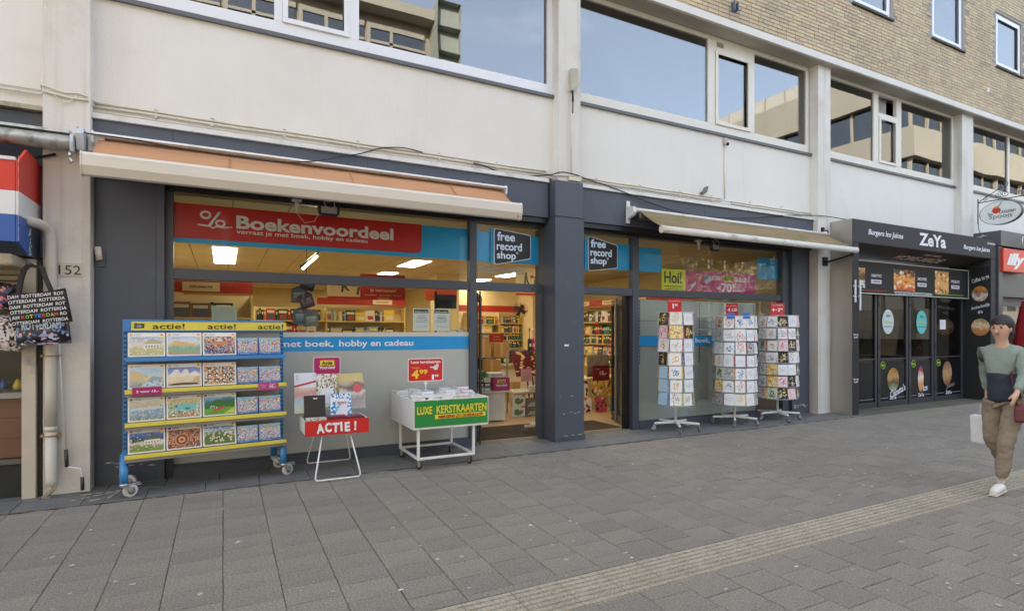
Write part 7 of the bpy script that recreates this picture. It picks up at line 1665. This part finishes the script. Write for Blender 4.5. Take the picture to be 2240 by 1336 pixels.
for (x, s_, ln_, cc) in ((11.42, "CIABATTA'S", (10.20, 11.75), (170, 40, 40)), (13.05, "SMOOTHIES", (12.02, 13.42), (214, 214, 214)), (14.38, "PIZZA'S", (13.55, 14.72), (110, 160, 60))):
    text(s_, kk, x, MBY + .004, 2.60, .34, .06, MW, .02); MB().box(x - .17, x + .17, MBY + .003, MBY + .008, 2.44, 2.52).build("price_plate", C(210, 212, 220), kk); text("VANAF 5,00", kk, x, MBY + .001, 2.48, .22, .03, C(60, 60, 64), .01)
    MB().box(ln_[0], ln_[1], MBY + .003, MBY + .008, 2.295, 2.31).build("colour_line", C(*cc), kk)
text("*AL ONZE GERECHTEN ZIJN 100% HALAL & HOMEMADE*", kk, 12.75, MBY + .004, 2.268, 1.4, .035, MW, .01)
# right inner reveal with prints: plane facing -X at x = KX1-.205
XI = KX1 - .207
MB().box(XI, XI + .006, KY + .005, MBY + .1, -.02, 2.93).build("reveal_panel", KB, kk)
RX = (R(90), 0, R(-90))
text("Coffee to go", kk, XI - .003, 6.29, 2.66, .33, .12, MW, .02, shear=.2, rot=(R(90), R(-18), R(-90))); text("Ambachtelijk", kk, XI - .003, 6.29, 2.05, .36, .09, MW, .015, shear=.2, rot=(R(90), R(-14), R(-90))); text("ijs", kk, XI - .003, 6.29, 1.93, .1, .08, MW, .015, shear=.2, rot=RX)
def pdisc(cx, cy, cz, ry, rz, mt, axis='x', par=kk, nm="round_print"):
    m_ = MB(); m_.prism([((cy if axis == 'x' else cx) + ry * math.cos(t_ * PI / 14), cz + rz * math.sin(t_ * PI / 14)) for t_ in range(28)], (cx - .004 if axis == 'x' else cy - .003), (cx - .001 if axis == 'x' else cy - .001), 'x' if axis == 'x' else 'y'); return m_.build(nm, mt, par)
CF = art("print_coffee", st((0, (196, 160, 120)), (.4, (220, 210, 200)), (.6, (150, 100, 60)), (1, (220, 150, 70))), .5, 2.5, .2, 8)
pdisc(XI, 6.30, 2.34, .15, .17, CF); pdisc(XI, 6.29, 1.60, .17, .19, art("print_icecream", st((0, (190, 130, 80)), (.4, (214, 150, 90)), (.6, (236, 214, 170)), (1, (150, 110, 70))), .4, 3, .2, 8))
# door leaves
KD = M("anthracite_door_frame", rgb(58, 60, 66), .4, var=.05); KGL = glass("kiosk_glass", .02, .6, (.55, .56, .56, 1))
doors = [(10.19, 11.62), (11.66, 12.72), (12.76, 13.70), (13.74, 14.94)]
YD = 6.60
for k, (a, c2) in enumerate(doors):
    d = MB(); d.box(a, c2, YD, YD + .06, -.02, .09); d.box(a, c2, YD, YD + .06, 2.30, 2.38); d.box(a, a + .07, YD, YD + .06, .09, 2.30); d.box(c2 - .07, c2, YD, YD + .06, .09, 2.30); d.box(a + .07, c2 - .07, YD + .01, YD + .05, .93, .96)
    o = d.build("door", KD, kk, bevel=.004); MB().box(a + .07, c2 - .07, YD + .025, YD + .033, .09, 2.30).build("pane", KGL, o)
    MB().box(a + .07, c2 - .07, YD + .022, YD + .0245, .09, .88).build("black_film", M("smoked_film", rgb(24, 24, 26), .12, var=.03), o)
    m_ = MB(); m_.box(a + .02, a + .05, YD - .01, YD, .25, .33); m_.box(a + .02, a + .05, YD - .01, YD, 1.15, 1.23); m_.box(a + .02, a + .05, YD - .01, YD, 2.0, 2.08); m_.build("hinge", KD, o)
YP = YD + .018
pdisc(10.52, YP, .50, .25, .30, F3, 'y'); pdisc(12.2, YP, .52, .21, .24, art("print_burger", st((0, (170, 170, 150)), (.3, (80, 100, 50)), (.45, (150, 76, 46)), (.6, (176, 150, 110)), (.75, (190, 140, 66)), (1, (150, 100, 56))), .3, 3, .2, 10), 'y')
pdisc(13.22, YP, .50, .11, .28, art("print_cone", st((0, (206, 140, 80)), (.4, (224, 170, 120)), (.55, (236, 226, 214)), (.8, (176, 70, 76)), (1, (70, 80, 116))), .25, 3, .1, 10), 'y'); pdisc(14.28, YP, .58, .19, .27, art("print_drink", st((0, (120, 80, 60)), (.5, (196, 150, 110)), (1, (110, 84, 70))), .4, 3, .2, 10), 'y')
text("Pizza's", kk, 10.75, YP - .006, .235, .46, .13, MW, .015, shear=.2, roll=R(-14)); text("Ciabatta's", kk, 12.36, YP - .006, .28, .56, .14, MW, .015, shear=.2, roll=R(-16)); text("Ice", kk, 13.38, YP - .006, .30, .18, .13, MW, .015, shear=.2, roll=R(-8)); text("Juices", kk, 14.4, YP - .006, .30, .36, .12, C(150, 130, 120), .015, shear=.2, roll=R(-10))
for k, (a, c2) in enumerate(doors):
    cx = (a + c2) / 2; text("ZeYa", kk, cx, YP - .004, .155, .24, .075, MW, .02)
    for (p, q_) in ((a + .1, cx - .16), (cx + .16, c2 - .1)): MB().box(p, q_, YP - .001, YP, .15, .156).build("thin_line", C(190, 190, 196), kk)
    if k: m_ = MB(); m_.tube([(a + .18 + .07 * math.cos(t_ * PI / 8), YP - .002, .86 - .16 + .07 * math.sin(t_ * PI / 8) + .12) for t_ in range(16)], .008, 5, closed=True); m_.prism([(a + .14, .80), (a + .22, .80), (a + .22, .84), (a + .14, .84)], YP - .004, YP - .002, 'y'); m_.build("halal_mark", C(150, 190, 60), kk)
for (x, c) in ((12.02, (196, 214, 214)), (13.25, (96, 196, 196))):
    o = pdisc(x, YP, 1.70, .20, .25, C(*c, .4), 'y'); text("ZeYa", o, x, YP - .006, 1.82, .14, .045, C(60, 70, 70), .01); text("*****", o, x, YP - .006, 1.69, .28, .045, C(222, 206, 110), .02); text("Bedankt voor je bezoek", o, x, YP - .006, 1.60, .26, .022, C(50, 60, 60))
MB().box(13.98, 14.22, YP - .002, YP, 1.55, 1.76).build("white_notice", C(224, 224, 228), kk)
# tall handles at the left end and small lettering strips
for x in (KX0 + .012, KX0 + .155):
    m_ = MB(); m_.box(x, x + .028, KY - .05, KY - .03, 2.02 if x < 10.1 else 1.88, 2.42); m_.box(x + .005, x + .02, KY - .03, KY, 2.12, 2.15); m_.box(x + .005, x + .02, KY - .03, KY, 2.3, 2.33); m_.build("handle", C(228, 230, 236), kk, bevel=.003)
for z in (1.42, .62): text("Vers van\nde grill", kk, KX0 + .10, KY - .003, z, .14, .09, MW, .01, shear=.2)
# inside of the snack bar
MB().box(10.0, 15.1, 9.4, 9.45, -.02, 3.1).build("back_wall", C(60, 60, 62), kk); MB().box(10.0, 15.1, 6.7, 9.4, -.04, -.02).build("inner_floor", C(90, 86, 82), kk); MB().box(10.0, 15.1, 6.7, 9.4, 3.0, 3.05).build("inner_ceiling", C(50, 48, 46), kk)
tl = MB()
for i in range(15):
    for j in range(5): tl.cbox(11.0 + i * .20, 11.195 + i * .20, 8.0, 8.03, .95 + j * .12, 1.065 + j * .12, .004, top=False)
tl.build("wall_tile", M("cream_tile", rgb(224, 214, 176), .3, rnd=.0, var=.04), kk, kind='stuff'); MB().box(10.9, 14.1, 7.4, 8.0, 0, .93).build("counter", C(120, 110, 100), kk, bevel=.004)
for (x, lab) in ((10.75, "folded dark red parasol inside behind the first glass door"), (13.45, "folded dark red parasol inside behind the third glass door")):
    t = thing("folded_parasol", lab, "parasol", (x, 6.95, 0), group="folded red parasols in the snack bar")
    m_ = MB(); n_ = 18; vs = []; fs = []
    levels = ((2.2, .05), (2.0, .09), (1.6, .15), (1.2, .19), (.98, .21))
    for z, r_ in levels:
        for i in range(n_): a_ = 2 * PI * i / n_; rr = r_ * (1 + .22 * math.cos(i * PI)); vs.append((rr * math.cos(a_), rr * math.sin(a_), z))
    for j in range(4):
        for i in range(n_): fs.append((j * n_ + i, j * n_ + (i + 1) % n_, (j + 1) * n_ + (i + 1) % n_, (j + 1) * n_ + i))
    m_.add(vs, fs, 0, True); m_.build("cloth", M("dark_red_canvas", rgb(150, 20, 28), .8, var=.1), t); m_ = MB(); m_.cyl((0, 0, -.01), (0, 0, 2.3), .02, 8); m_.build("pole", C(200, 200, 200), t); m_ = MB(); m_.tube([(-.1, -.2, 1.12), (-.04, -.21, 1.2), (.02, -.215, 1.12), (.08, -.2, 1.18)], .008, 5); m_.build("printed_mark", WHT, t)
# gap with cables between kiosk and the next shop
m_ = MB(); m_.tube([(15.2, 6.3, 3.5), (15.0, 6.2, 3.62), (14.8, 6.3, 3.58), (15.3, 6.4, 3.56), (15.5, 6.4, 3.5)], .012, 5); m_.tube([(14.95, 6.3, 3.55), (15.1, 6.3, 3.66), (15.3, 6.35, 3.6)], .008, 5); m_.build("cable_tangle", C(170, 160, 150), None, label="tangle of wires on top of the snack bar's end by the oval sign", cat="cable")
# next shop to the right
il = thing("coffee_bar", "dark grey coffee bar facade under the red illy sign", "coffee bar", (17, 6.6, 0), world=True)
IG = M("grey_shop_panel", rgb(92, 92, 96), .45, var=.05)
MB().box(15.42, 20.1, 6.10, 6.8, 3.42, 3.76).build("fascia", IG, il, bevel=.003); MB().box(15.42, 15.60, 6.14, 6.8, -.02, 3.41).build("jamb", IG, il, bevel=.003)
MB().box(15.60, 20.1, 6.25, 6.8, 2.30, 3.41).build("upper_panel", IG, il); MB().box(15.60, 20.1, 6.40, 6.45, 2.22, 2.298).build("transom_bar", IG, il)
MB().box(15.2, 15.41, 6.45, 6.8, 0, 3.6).build("filler", C(52, 50, 50), il)
for (a, c2) in ((15.62, 17.3), (17.35, 19.1)):
    d = MB(); d.box(a, c2, 6.40, 6.46, -.02, .10); d.box(a, c2, 6.40, 6.46, 2.1, 2.2); d.box(a, a + .1, 6.40, 6.46, .1, 2.1); d.box(c2 - .1, c2, 6.40, 6.46, .1, 2.1); o = d.build("door", IG, il, bevel=.003); MB().box(a + .1, c2 - .1, 6.42, 6.43, .1, 2.1).build("pane", KGL, o)
MB().box(15.6, 20, 8, 8.05, 0, 3).build("back_wall", C(150, 130, 110), il)
sg = thing("coffee_sign", "red square box sign with white illy lettering on the dark grey shop front", "sign", (16.3, 6.1, 2.85), world=True)
MB().box(15.50, 16.56, 6.085, 6.245, 2.85, 3.37).build("sign_box", M("bright_red_sign", rgb(222, 56, 40), .35, var=.02), sg, bevel=.01)
text("illy", sg, 16.08, 6.082, 3.10, .86, .36, WHT, .05, shear=.35)
m_ = MB(); m_.tube([(16.3, 6.05, 3.40), (16.22, 6.03, 3.5), (16.25, 6.03, 3.66), (16.4, 6.03, 3.66), (16.45, 6.03, 3.5), (16.4, 6.05, 3.38)], .014, 6); m_.build("sign_lamp_arm", ALU, sg)
t = thing("folded_parasol", "folded dull red parasol standing before the coffee bar", "parasol", (16.05, 5.9, gz(5.9)), group="folded red parasols in the snack bar")
for o in [o for o in bpy.data.objects if o.name.startswith('folded_parasol') and o.parent is None][:1]:
    for ch in list(o.children): c = ch.copy(); COL.objects.link(c); c.parent = t
del t['group']
# oval hanging sign ----------------------------------------------------
os_ = thing("oval_hanging_sign", "oval white sign reading The Frozen Spoon on a scrolled black iron bracket", "sign", (15.33, 6.2, 4.1), world=True)
IR = C(34, 32, 32, .5)
XS = 15.33
m_ = MB(); m_.tube([(XS, 6.49, 3.95), (XS, 6.49, 4.52)], .012, 6); m_.tube([(XS, 6.49, 4.43), (XS, 5.66, 4.43)], .011, 6); m_.tube([(XS, 6.47, 4.45), (XS, 6.30, 4.56), (XS, 6.12, 4.66), (XS, 6.05, 4.70)], .008, 6)
def scroll(cy, cz, r0, turns, dirn):
    return [(XS, cy + dirn * r0 * (1 - t_ / 26) * math.cos(t_ * turns * 2 * PI / 24 + PI / 2), cz + r0 * (1 - t_ / 26) * math.sin(t_ * turns * 2 * PI / 24 + PI / 2)) for t_ in range(24)]
for (cy, cz, r0, d_) in ((6.02, 4.74, .09, 1), (5.98, 4.54, .075, -1), (6.12, 4.54, .07, 1), (5.72, 4.52, .05, -1), (6.36, 4.50, .05, 1)): m_.tube(scroll(cy, cz, r0, 1.6, d_), .006, 5)
m_.build("iron_bracket", IR, os_)
OC = (6.06, 4.13)
def oval(sc, n_=40): return [(OC[0] + .385 * sc * math.cos(2 * PI * i / n_), OC[1] + .262 * sc * math.sin(2 * PI * i / n_)) for i in range(n_)]
MB().prism(oval(1), XS - .05, XS + .05, 'x').build("sign_rim", C(52, 56, 60, .4), os_); MB().prism(oval(.965), XS - .054, XS - .0505, 'x').build("sign_face", C(222, 230, 226, .3), os_)
XX = XS - .057
text("Spoon", os_, XX, 6.06, 4.045, .40, .125, C(70, 74, 76), .0, rot=RX); text("Frozen", os_, XX, 5.93, 4.155, .29, .08, C(70, 74, 76), .0, rot=RX); text("The", os_, XX, 6.24, 4.12, .10, .055, C(70, 74, 76), .0, rot=RX)
m_ = MB(); m_.prism([(6.13 + .075 * math.cos(t_ * PI / 9), 4.19 + .07 * math.sin(t_ * PI / 9)) for t_ in range(18)], XX - .001, XX + .001, 'x', 0); m_.prism([(6.06, 4.24), (6.13, 4.29), (6.19, 4.25), (6.13, 4.235)], XX - .003, XX - .0012, 'x', 1); m_.tube([(XX, 6.10, 4.27), (XX, 6.06, 4.31), (XX, 6.03, 4.37)], .006, 4, 2); m_.tube([(XX, 6.07, 4.11), (XX, 5.82, 4.13), (XX, 5.86, 4.02), (XX, 5.93, 3.99)], .005, 4, 0); m_.build("strawberry_mark", [C(206, 52, 36), C(230, 150, 60), C(60, 60, 60)], os_)
m_ = MB(); m_.tube([(15.34, 6.49, 3.98), (15.33, 6.47, 3.8), (15.36, 6.44, 3.68), (15.33, 6.4, 3.58)], .008, 5); m_.build("power_lead", C(90, 84, 70), os_)
# ------------------------------------------------------------------ passer-by
def skin(name, vs, es, mat, parent, sub=2, root=0, flat=None):
    me = bpy.data.meshes.new(name); me.from_pydata([v[:3] for v in vs], es, []); me.materials.append(mat)
    o = bpy.data.objects.new(name, me); COL.objects.link(o); o.parent = parent
    m = o.modifiers.new("skin", 'SKIN'); m.use_smooth_shade = True
    sv_ = me.skin_vertices[0].data
    for i, v in enumerate(vs):
        r_ = v[3]; sv_[i].radius = (r_, v[4] if len(v) > 4 else r_); sv_[i].use_root = (i == root)
    s_ = o.modifiers.new("sub", 'SUBSURF'); s_.levels = sub; s_.render_levels = sub
    return o
SKINM = M("skin_tone", rgb(206, 162, 136), .5, var=.04)
PX, PY = 6.93, 2.72
fold_tx = bpy.data.textures.new("cloth_folds", 'CLOUDS'); fold_tx.noise_scale = .09; fold_tx.noise_depth = 3
def folds(o, st_=.022):
    o.modifiers["sub"].levels = 4; o.modifiers["sub"].render_levels = 4
    d = o.modifiers.new("folds", 'DISPLACE'); d.texture = fold_tx; d.strength = st_; d.mid_level = .45; d.texture_coords = 'LOCAL'
pe = thing("person", "walking person with dark hair, pale teal and navy jacket, beige trousers and white bag", "person", (PX, PY, gz(PY)), PI)
LH, RH = (.30, .22, .93), (-.20, -.22, .84)
vs = [(0, 0, .93, .06), (0, 0, 1.08, .06), (.02, 0, 1.25, .06), (.02, 0, 1.37, .05), (.035, 0, 1.46, .046), (.05, 0, 1.51, .056), (.06, 0, 1.565, .082, .074), (.055, 0, 1.63, .085, .076), (.045, 0, 1.68, .055),
      (.02, .12, 1.35, .018), (.085, .19, 1.12, .024), (.27, .205, .98, .022), (.31, .205, .945, .028, .02),
      (.02, -.12, 1.35, .018), (-.12, -.195, 1.13, .024), (-.195, -.215, .92, .022), (-.20, -.22, .87, .028, .02),
      (.0, .07, .86, .045), (.19, .09, .50, .036), (.27, .09, .12, .034), (0, -.07, .86, .045), (.02, -.09, .48, .036), (-.27, -.09, .19, .034)]
es = [(0, 1), (1, 2), (2, 3), (3, 4), (4, 5), (5, 6), (6, 7), (7, 8), (3, 9), (9, 10), (10, 11), (11, 12), (3, 13), (13, 14), (14, 15), (15, 16), (0, 17), (17, 18), (18, 19), (0, 20), (20, 21), (21, 22)]
def fingers(base, d, side):
    bx, by, bz = vs[base][:3]; n0 = len(vs)
    for k, ln_ in enumerate((.055, .065, .06, .048)):
        o_ = (k - 1.5) * .014; p1 = (bx + d[0] * .03 + o_ * .9, by + side * .004, bz + d[2] * .03 + o_ * .3); p2 = (bx + d[0] * (.03 + ln_ * .6) + o_, by - side * .002, bz + d[2] * (.03 + ln_ * .6)); p3 = (bx + d[0] * (.03 + ln_ * .75) + o_, by - side * .016, bz + d[2] * (.03 + ln_))
        i = len(vs); vs.extend([(*p1, .0095), (*p2, .0085), (*p3, .007)]); es.extend([(base, i), (i, i + 1), (i + 1, i + 2)])
    i = len(vs); vs.extend([(bx + .022, by - side * .018, bz + .005, .010), (bx + .03 + d[0] * .02, by - side * .03, bz - .02, .008)]); es.extend([(base, i), (i, i + 1)])
fingers(12, (.5, 0, -.85), 1); fingers(16, (-.1, 0, -1), -1)
skin("body", vs, es, SKINM, pe)
m_ = MB(); m_.prism([(.135, 1.585), (.165, 1.562), (.16, 1.55), (.135, 1.55)], -.012, .012, 'y'); m_.build("nose", SKINM, pe, bevel=.006)
m_ = MB(); m_.sphere((.05, .078, 1.585), .022, 8, 6, sc=(.8, .35, 1.2)); m_.build("ear", SKINM, pe); m_ = MB(); m_.sphere((.05, -.078, 1.585), .022, 8, 6, sc=(.8, .35, 1.2)); m_.build("ear", SKINM, pe)
m_ = MB()
for s_ in (-1, 1): m_.sphere((.128, s_ * .03, 1.60), .010, 8, 6); m_.box(.128, .136, s_ * .03 - .014, s_ * .03 + .014, 1.617, 1.622)
m_.box(.134, .141, -.02, .02, 1.532, 1.538); m_.build("face_features", C(54, 36, 32, .4), pe, kind='stuff')
HAIR = M("dark_hair", rgb(44, 36, 32), .6, var=.2, scale=40, stretch=(1, 1, .1), bump=.4)
m_ = MB(); m_.sphere((.022, 0, 1.632), .106, 14, 10, sc=(.95, .90, .98)); m_.sphere((-.03, 0, 1.56), .085, 12, 8, sc=(.75, .95, 1.1)); m_.build("hair", HAIR, pe)
TEAL = M("pale_teal_knit", rgb(138, 150, 138), .85, var=.1, bump=.4, bscale=120); NAVYC = M("navy_quilted_cloth", rgb(44, 50, 62), .8, var=.12, bump=.3, bscale=14); BEI = M("beige_twill", rgb(138, 122, 102), .85, var=.08, bump=.2)
jt_ = skin("jacket_top", [(.02, 0, 1.20, .125), (.02, 0, 1.34, .112), (.03, 0, 1.44, .06), (.015, .14, 1.36, .058), (.085, .195, 1.13, .050), (.25, .205, 1.0, .038), (.015, -.14, 1.36, .058), (-.118, -.20, 1.14, .050), (-.19, -.215, .95, .038), (.01, 0, 1.06, .122)],
     [(0, 1), (1, 2), (1, 3), (3, 4), (4, 5), (1, 6), (6, 7), (7, 8), (0, 9)], TEAL, pe, root=1)
qv_ = skin("quilted_vest", [(.02, 0, 1.22, .130), (.01, 0, 1.10, .131), (0, 0, .98, .134), (0, 0, .82, .142)], [(0, 1), (1, 2), (2, 3)], NAVYC, pe)
tr_ = skin("trousers", [(0, 0, .97, .125), (.0, .085, .82, .092), (.19, .09, .50, .070), (.265, .09, .14, .055), (0, -.085, .82, .092), (.02, -.09, .48, .070), (-.255, -.09, .22, .055)], [(0, 1), (1, 2), (2, 3), (0, 4), (4, 5), (5, 6)], BEI, pe)
folds(jt_, .022); folds(qv_, .02); folds(tr_, .035)
for (hx, hz, tx, tz, y) in ((.26, .07, .44, .035, .09), (-.29, .16, -.14, .04, -.09)):
    skin("shoe", [(hx, y, hz, .045), ((hx + tx) / 2, y, (hz + tz) / 2 + .012, .048, .04), (tx, y, tz, .034, .03)], [(0, 1), (1, 2)], C(226, 222, 214, .6), pe)
    v_ = Vector((tx - hx, 0, tz - hz)).normalized(); up_ = Vector((-v_.z, 0, v_.x)); a = Vector((hx, y, hz)) - v_ * .015 - up_ * .036; b2 = Vector((tx, y, tz)) + v_ * .005 - up_ * .026
    m_ = MB(); m_.add([a + Vector((0, -.030, 0)), a + Vector((0, .030, 0)), b2 + Vector((0, .028, 0)), b2 + Vector((0, -.028, 0)), a + up_ * .02 + Vector((0, -.030, 0)), a + up_ * .02 + Vector((0, .030, 0)), b2 + up_ * .02 + Vector((0, .028, 0)), b2 + up_ * .02 + Vector((0, -.028, 0))], [(0, 1, 2, 3), (4, 5, 6, 7), (0, 1, 5, 4), (1, 2, 6, 5), (2, 3, 7, 6), (3, 0, 4, 7)]); m_.build("shoe_sole", C(214, 206, 190, .7), pe, bevel=.006)
hb = thing("shoulder_bag", "dark red shoulder bag at the walking person's hip", "bag", (PX - .13, PY - .19, gz(PY) + .70), PI + .25)
m_ = MB(); m_.prism(rrect(-.13, .13, 0, .16, .03), -.04, .04, 'y'); m_.build("bag_body", C(104, 40, 48, .5), hb, bevel=.012)
m_ = MB(); m_.tube([(-.11, 0, .14), (-.13, -.07, .45), (-.13, -.17, .72), (-.10, -.10, .55), (.11, -.02, .14)], .010, 6); m_.build("strap", C(84, 34, 40), hb)
wb = thing("carrier_bag", "white carrier bag held low by the walking person", "bag", (PX + .20, PY + .22, gz(PY) + .38), 1.5)
m_ = MB(); m_.prism([(-.13, 0), (.13, 0), (.14, .30), (-.14, .30)], -.05, .05, 'y'); m_.build("bag_body", C(220, 216, 210, .6), wb, bevel=.02)
m_ = MB(); m_.tube([(-.08, 0, .29), (-.05, 0, .42), (0, 0, .46), (.05, 0, .42), (.08, 0, .29)], .007, 6); m_.build("handle", C(206, 202, 196), wb)
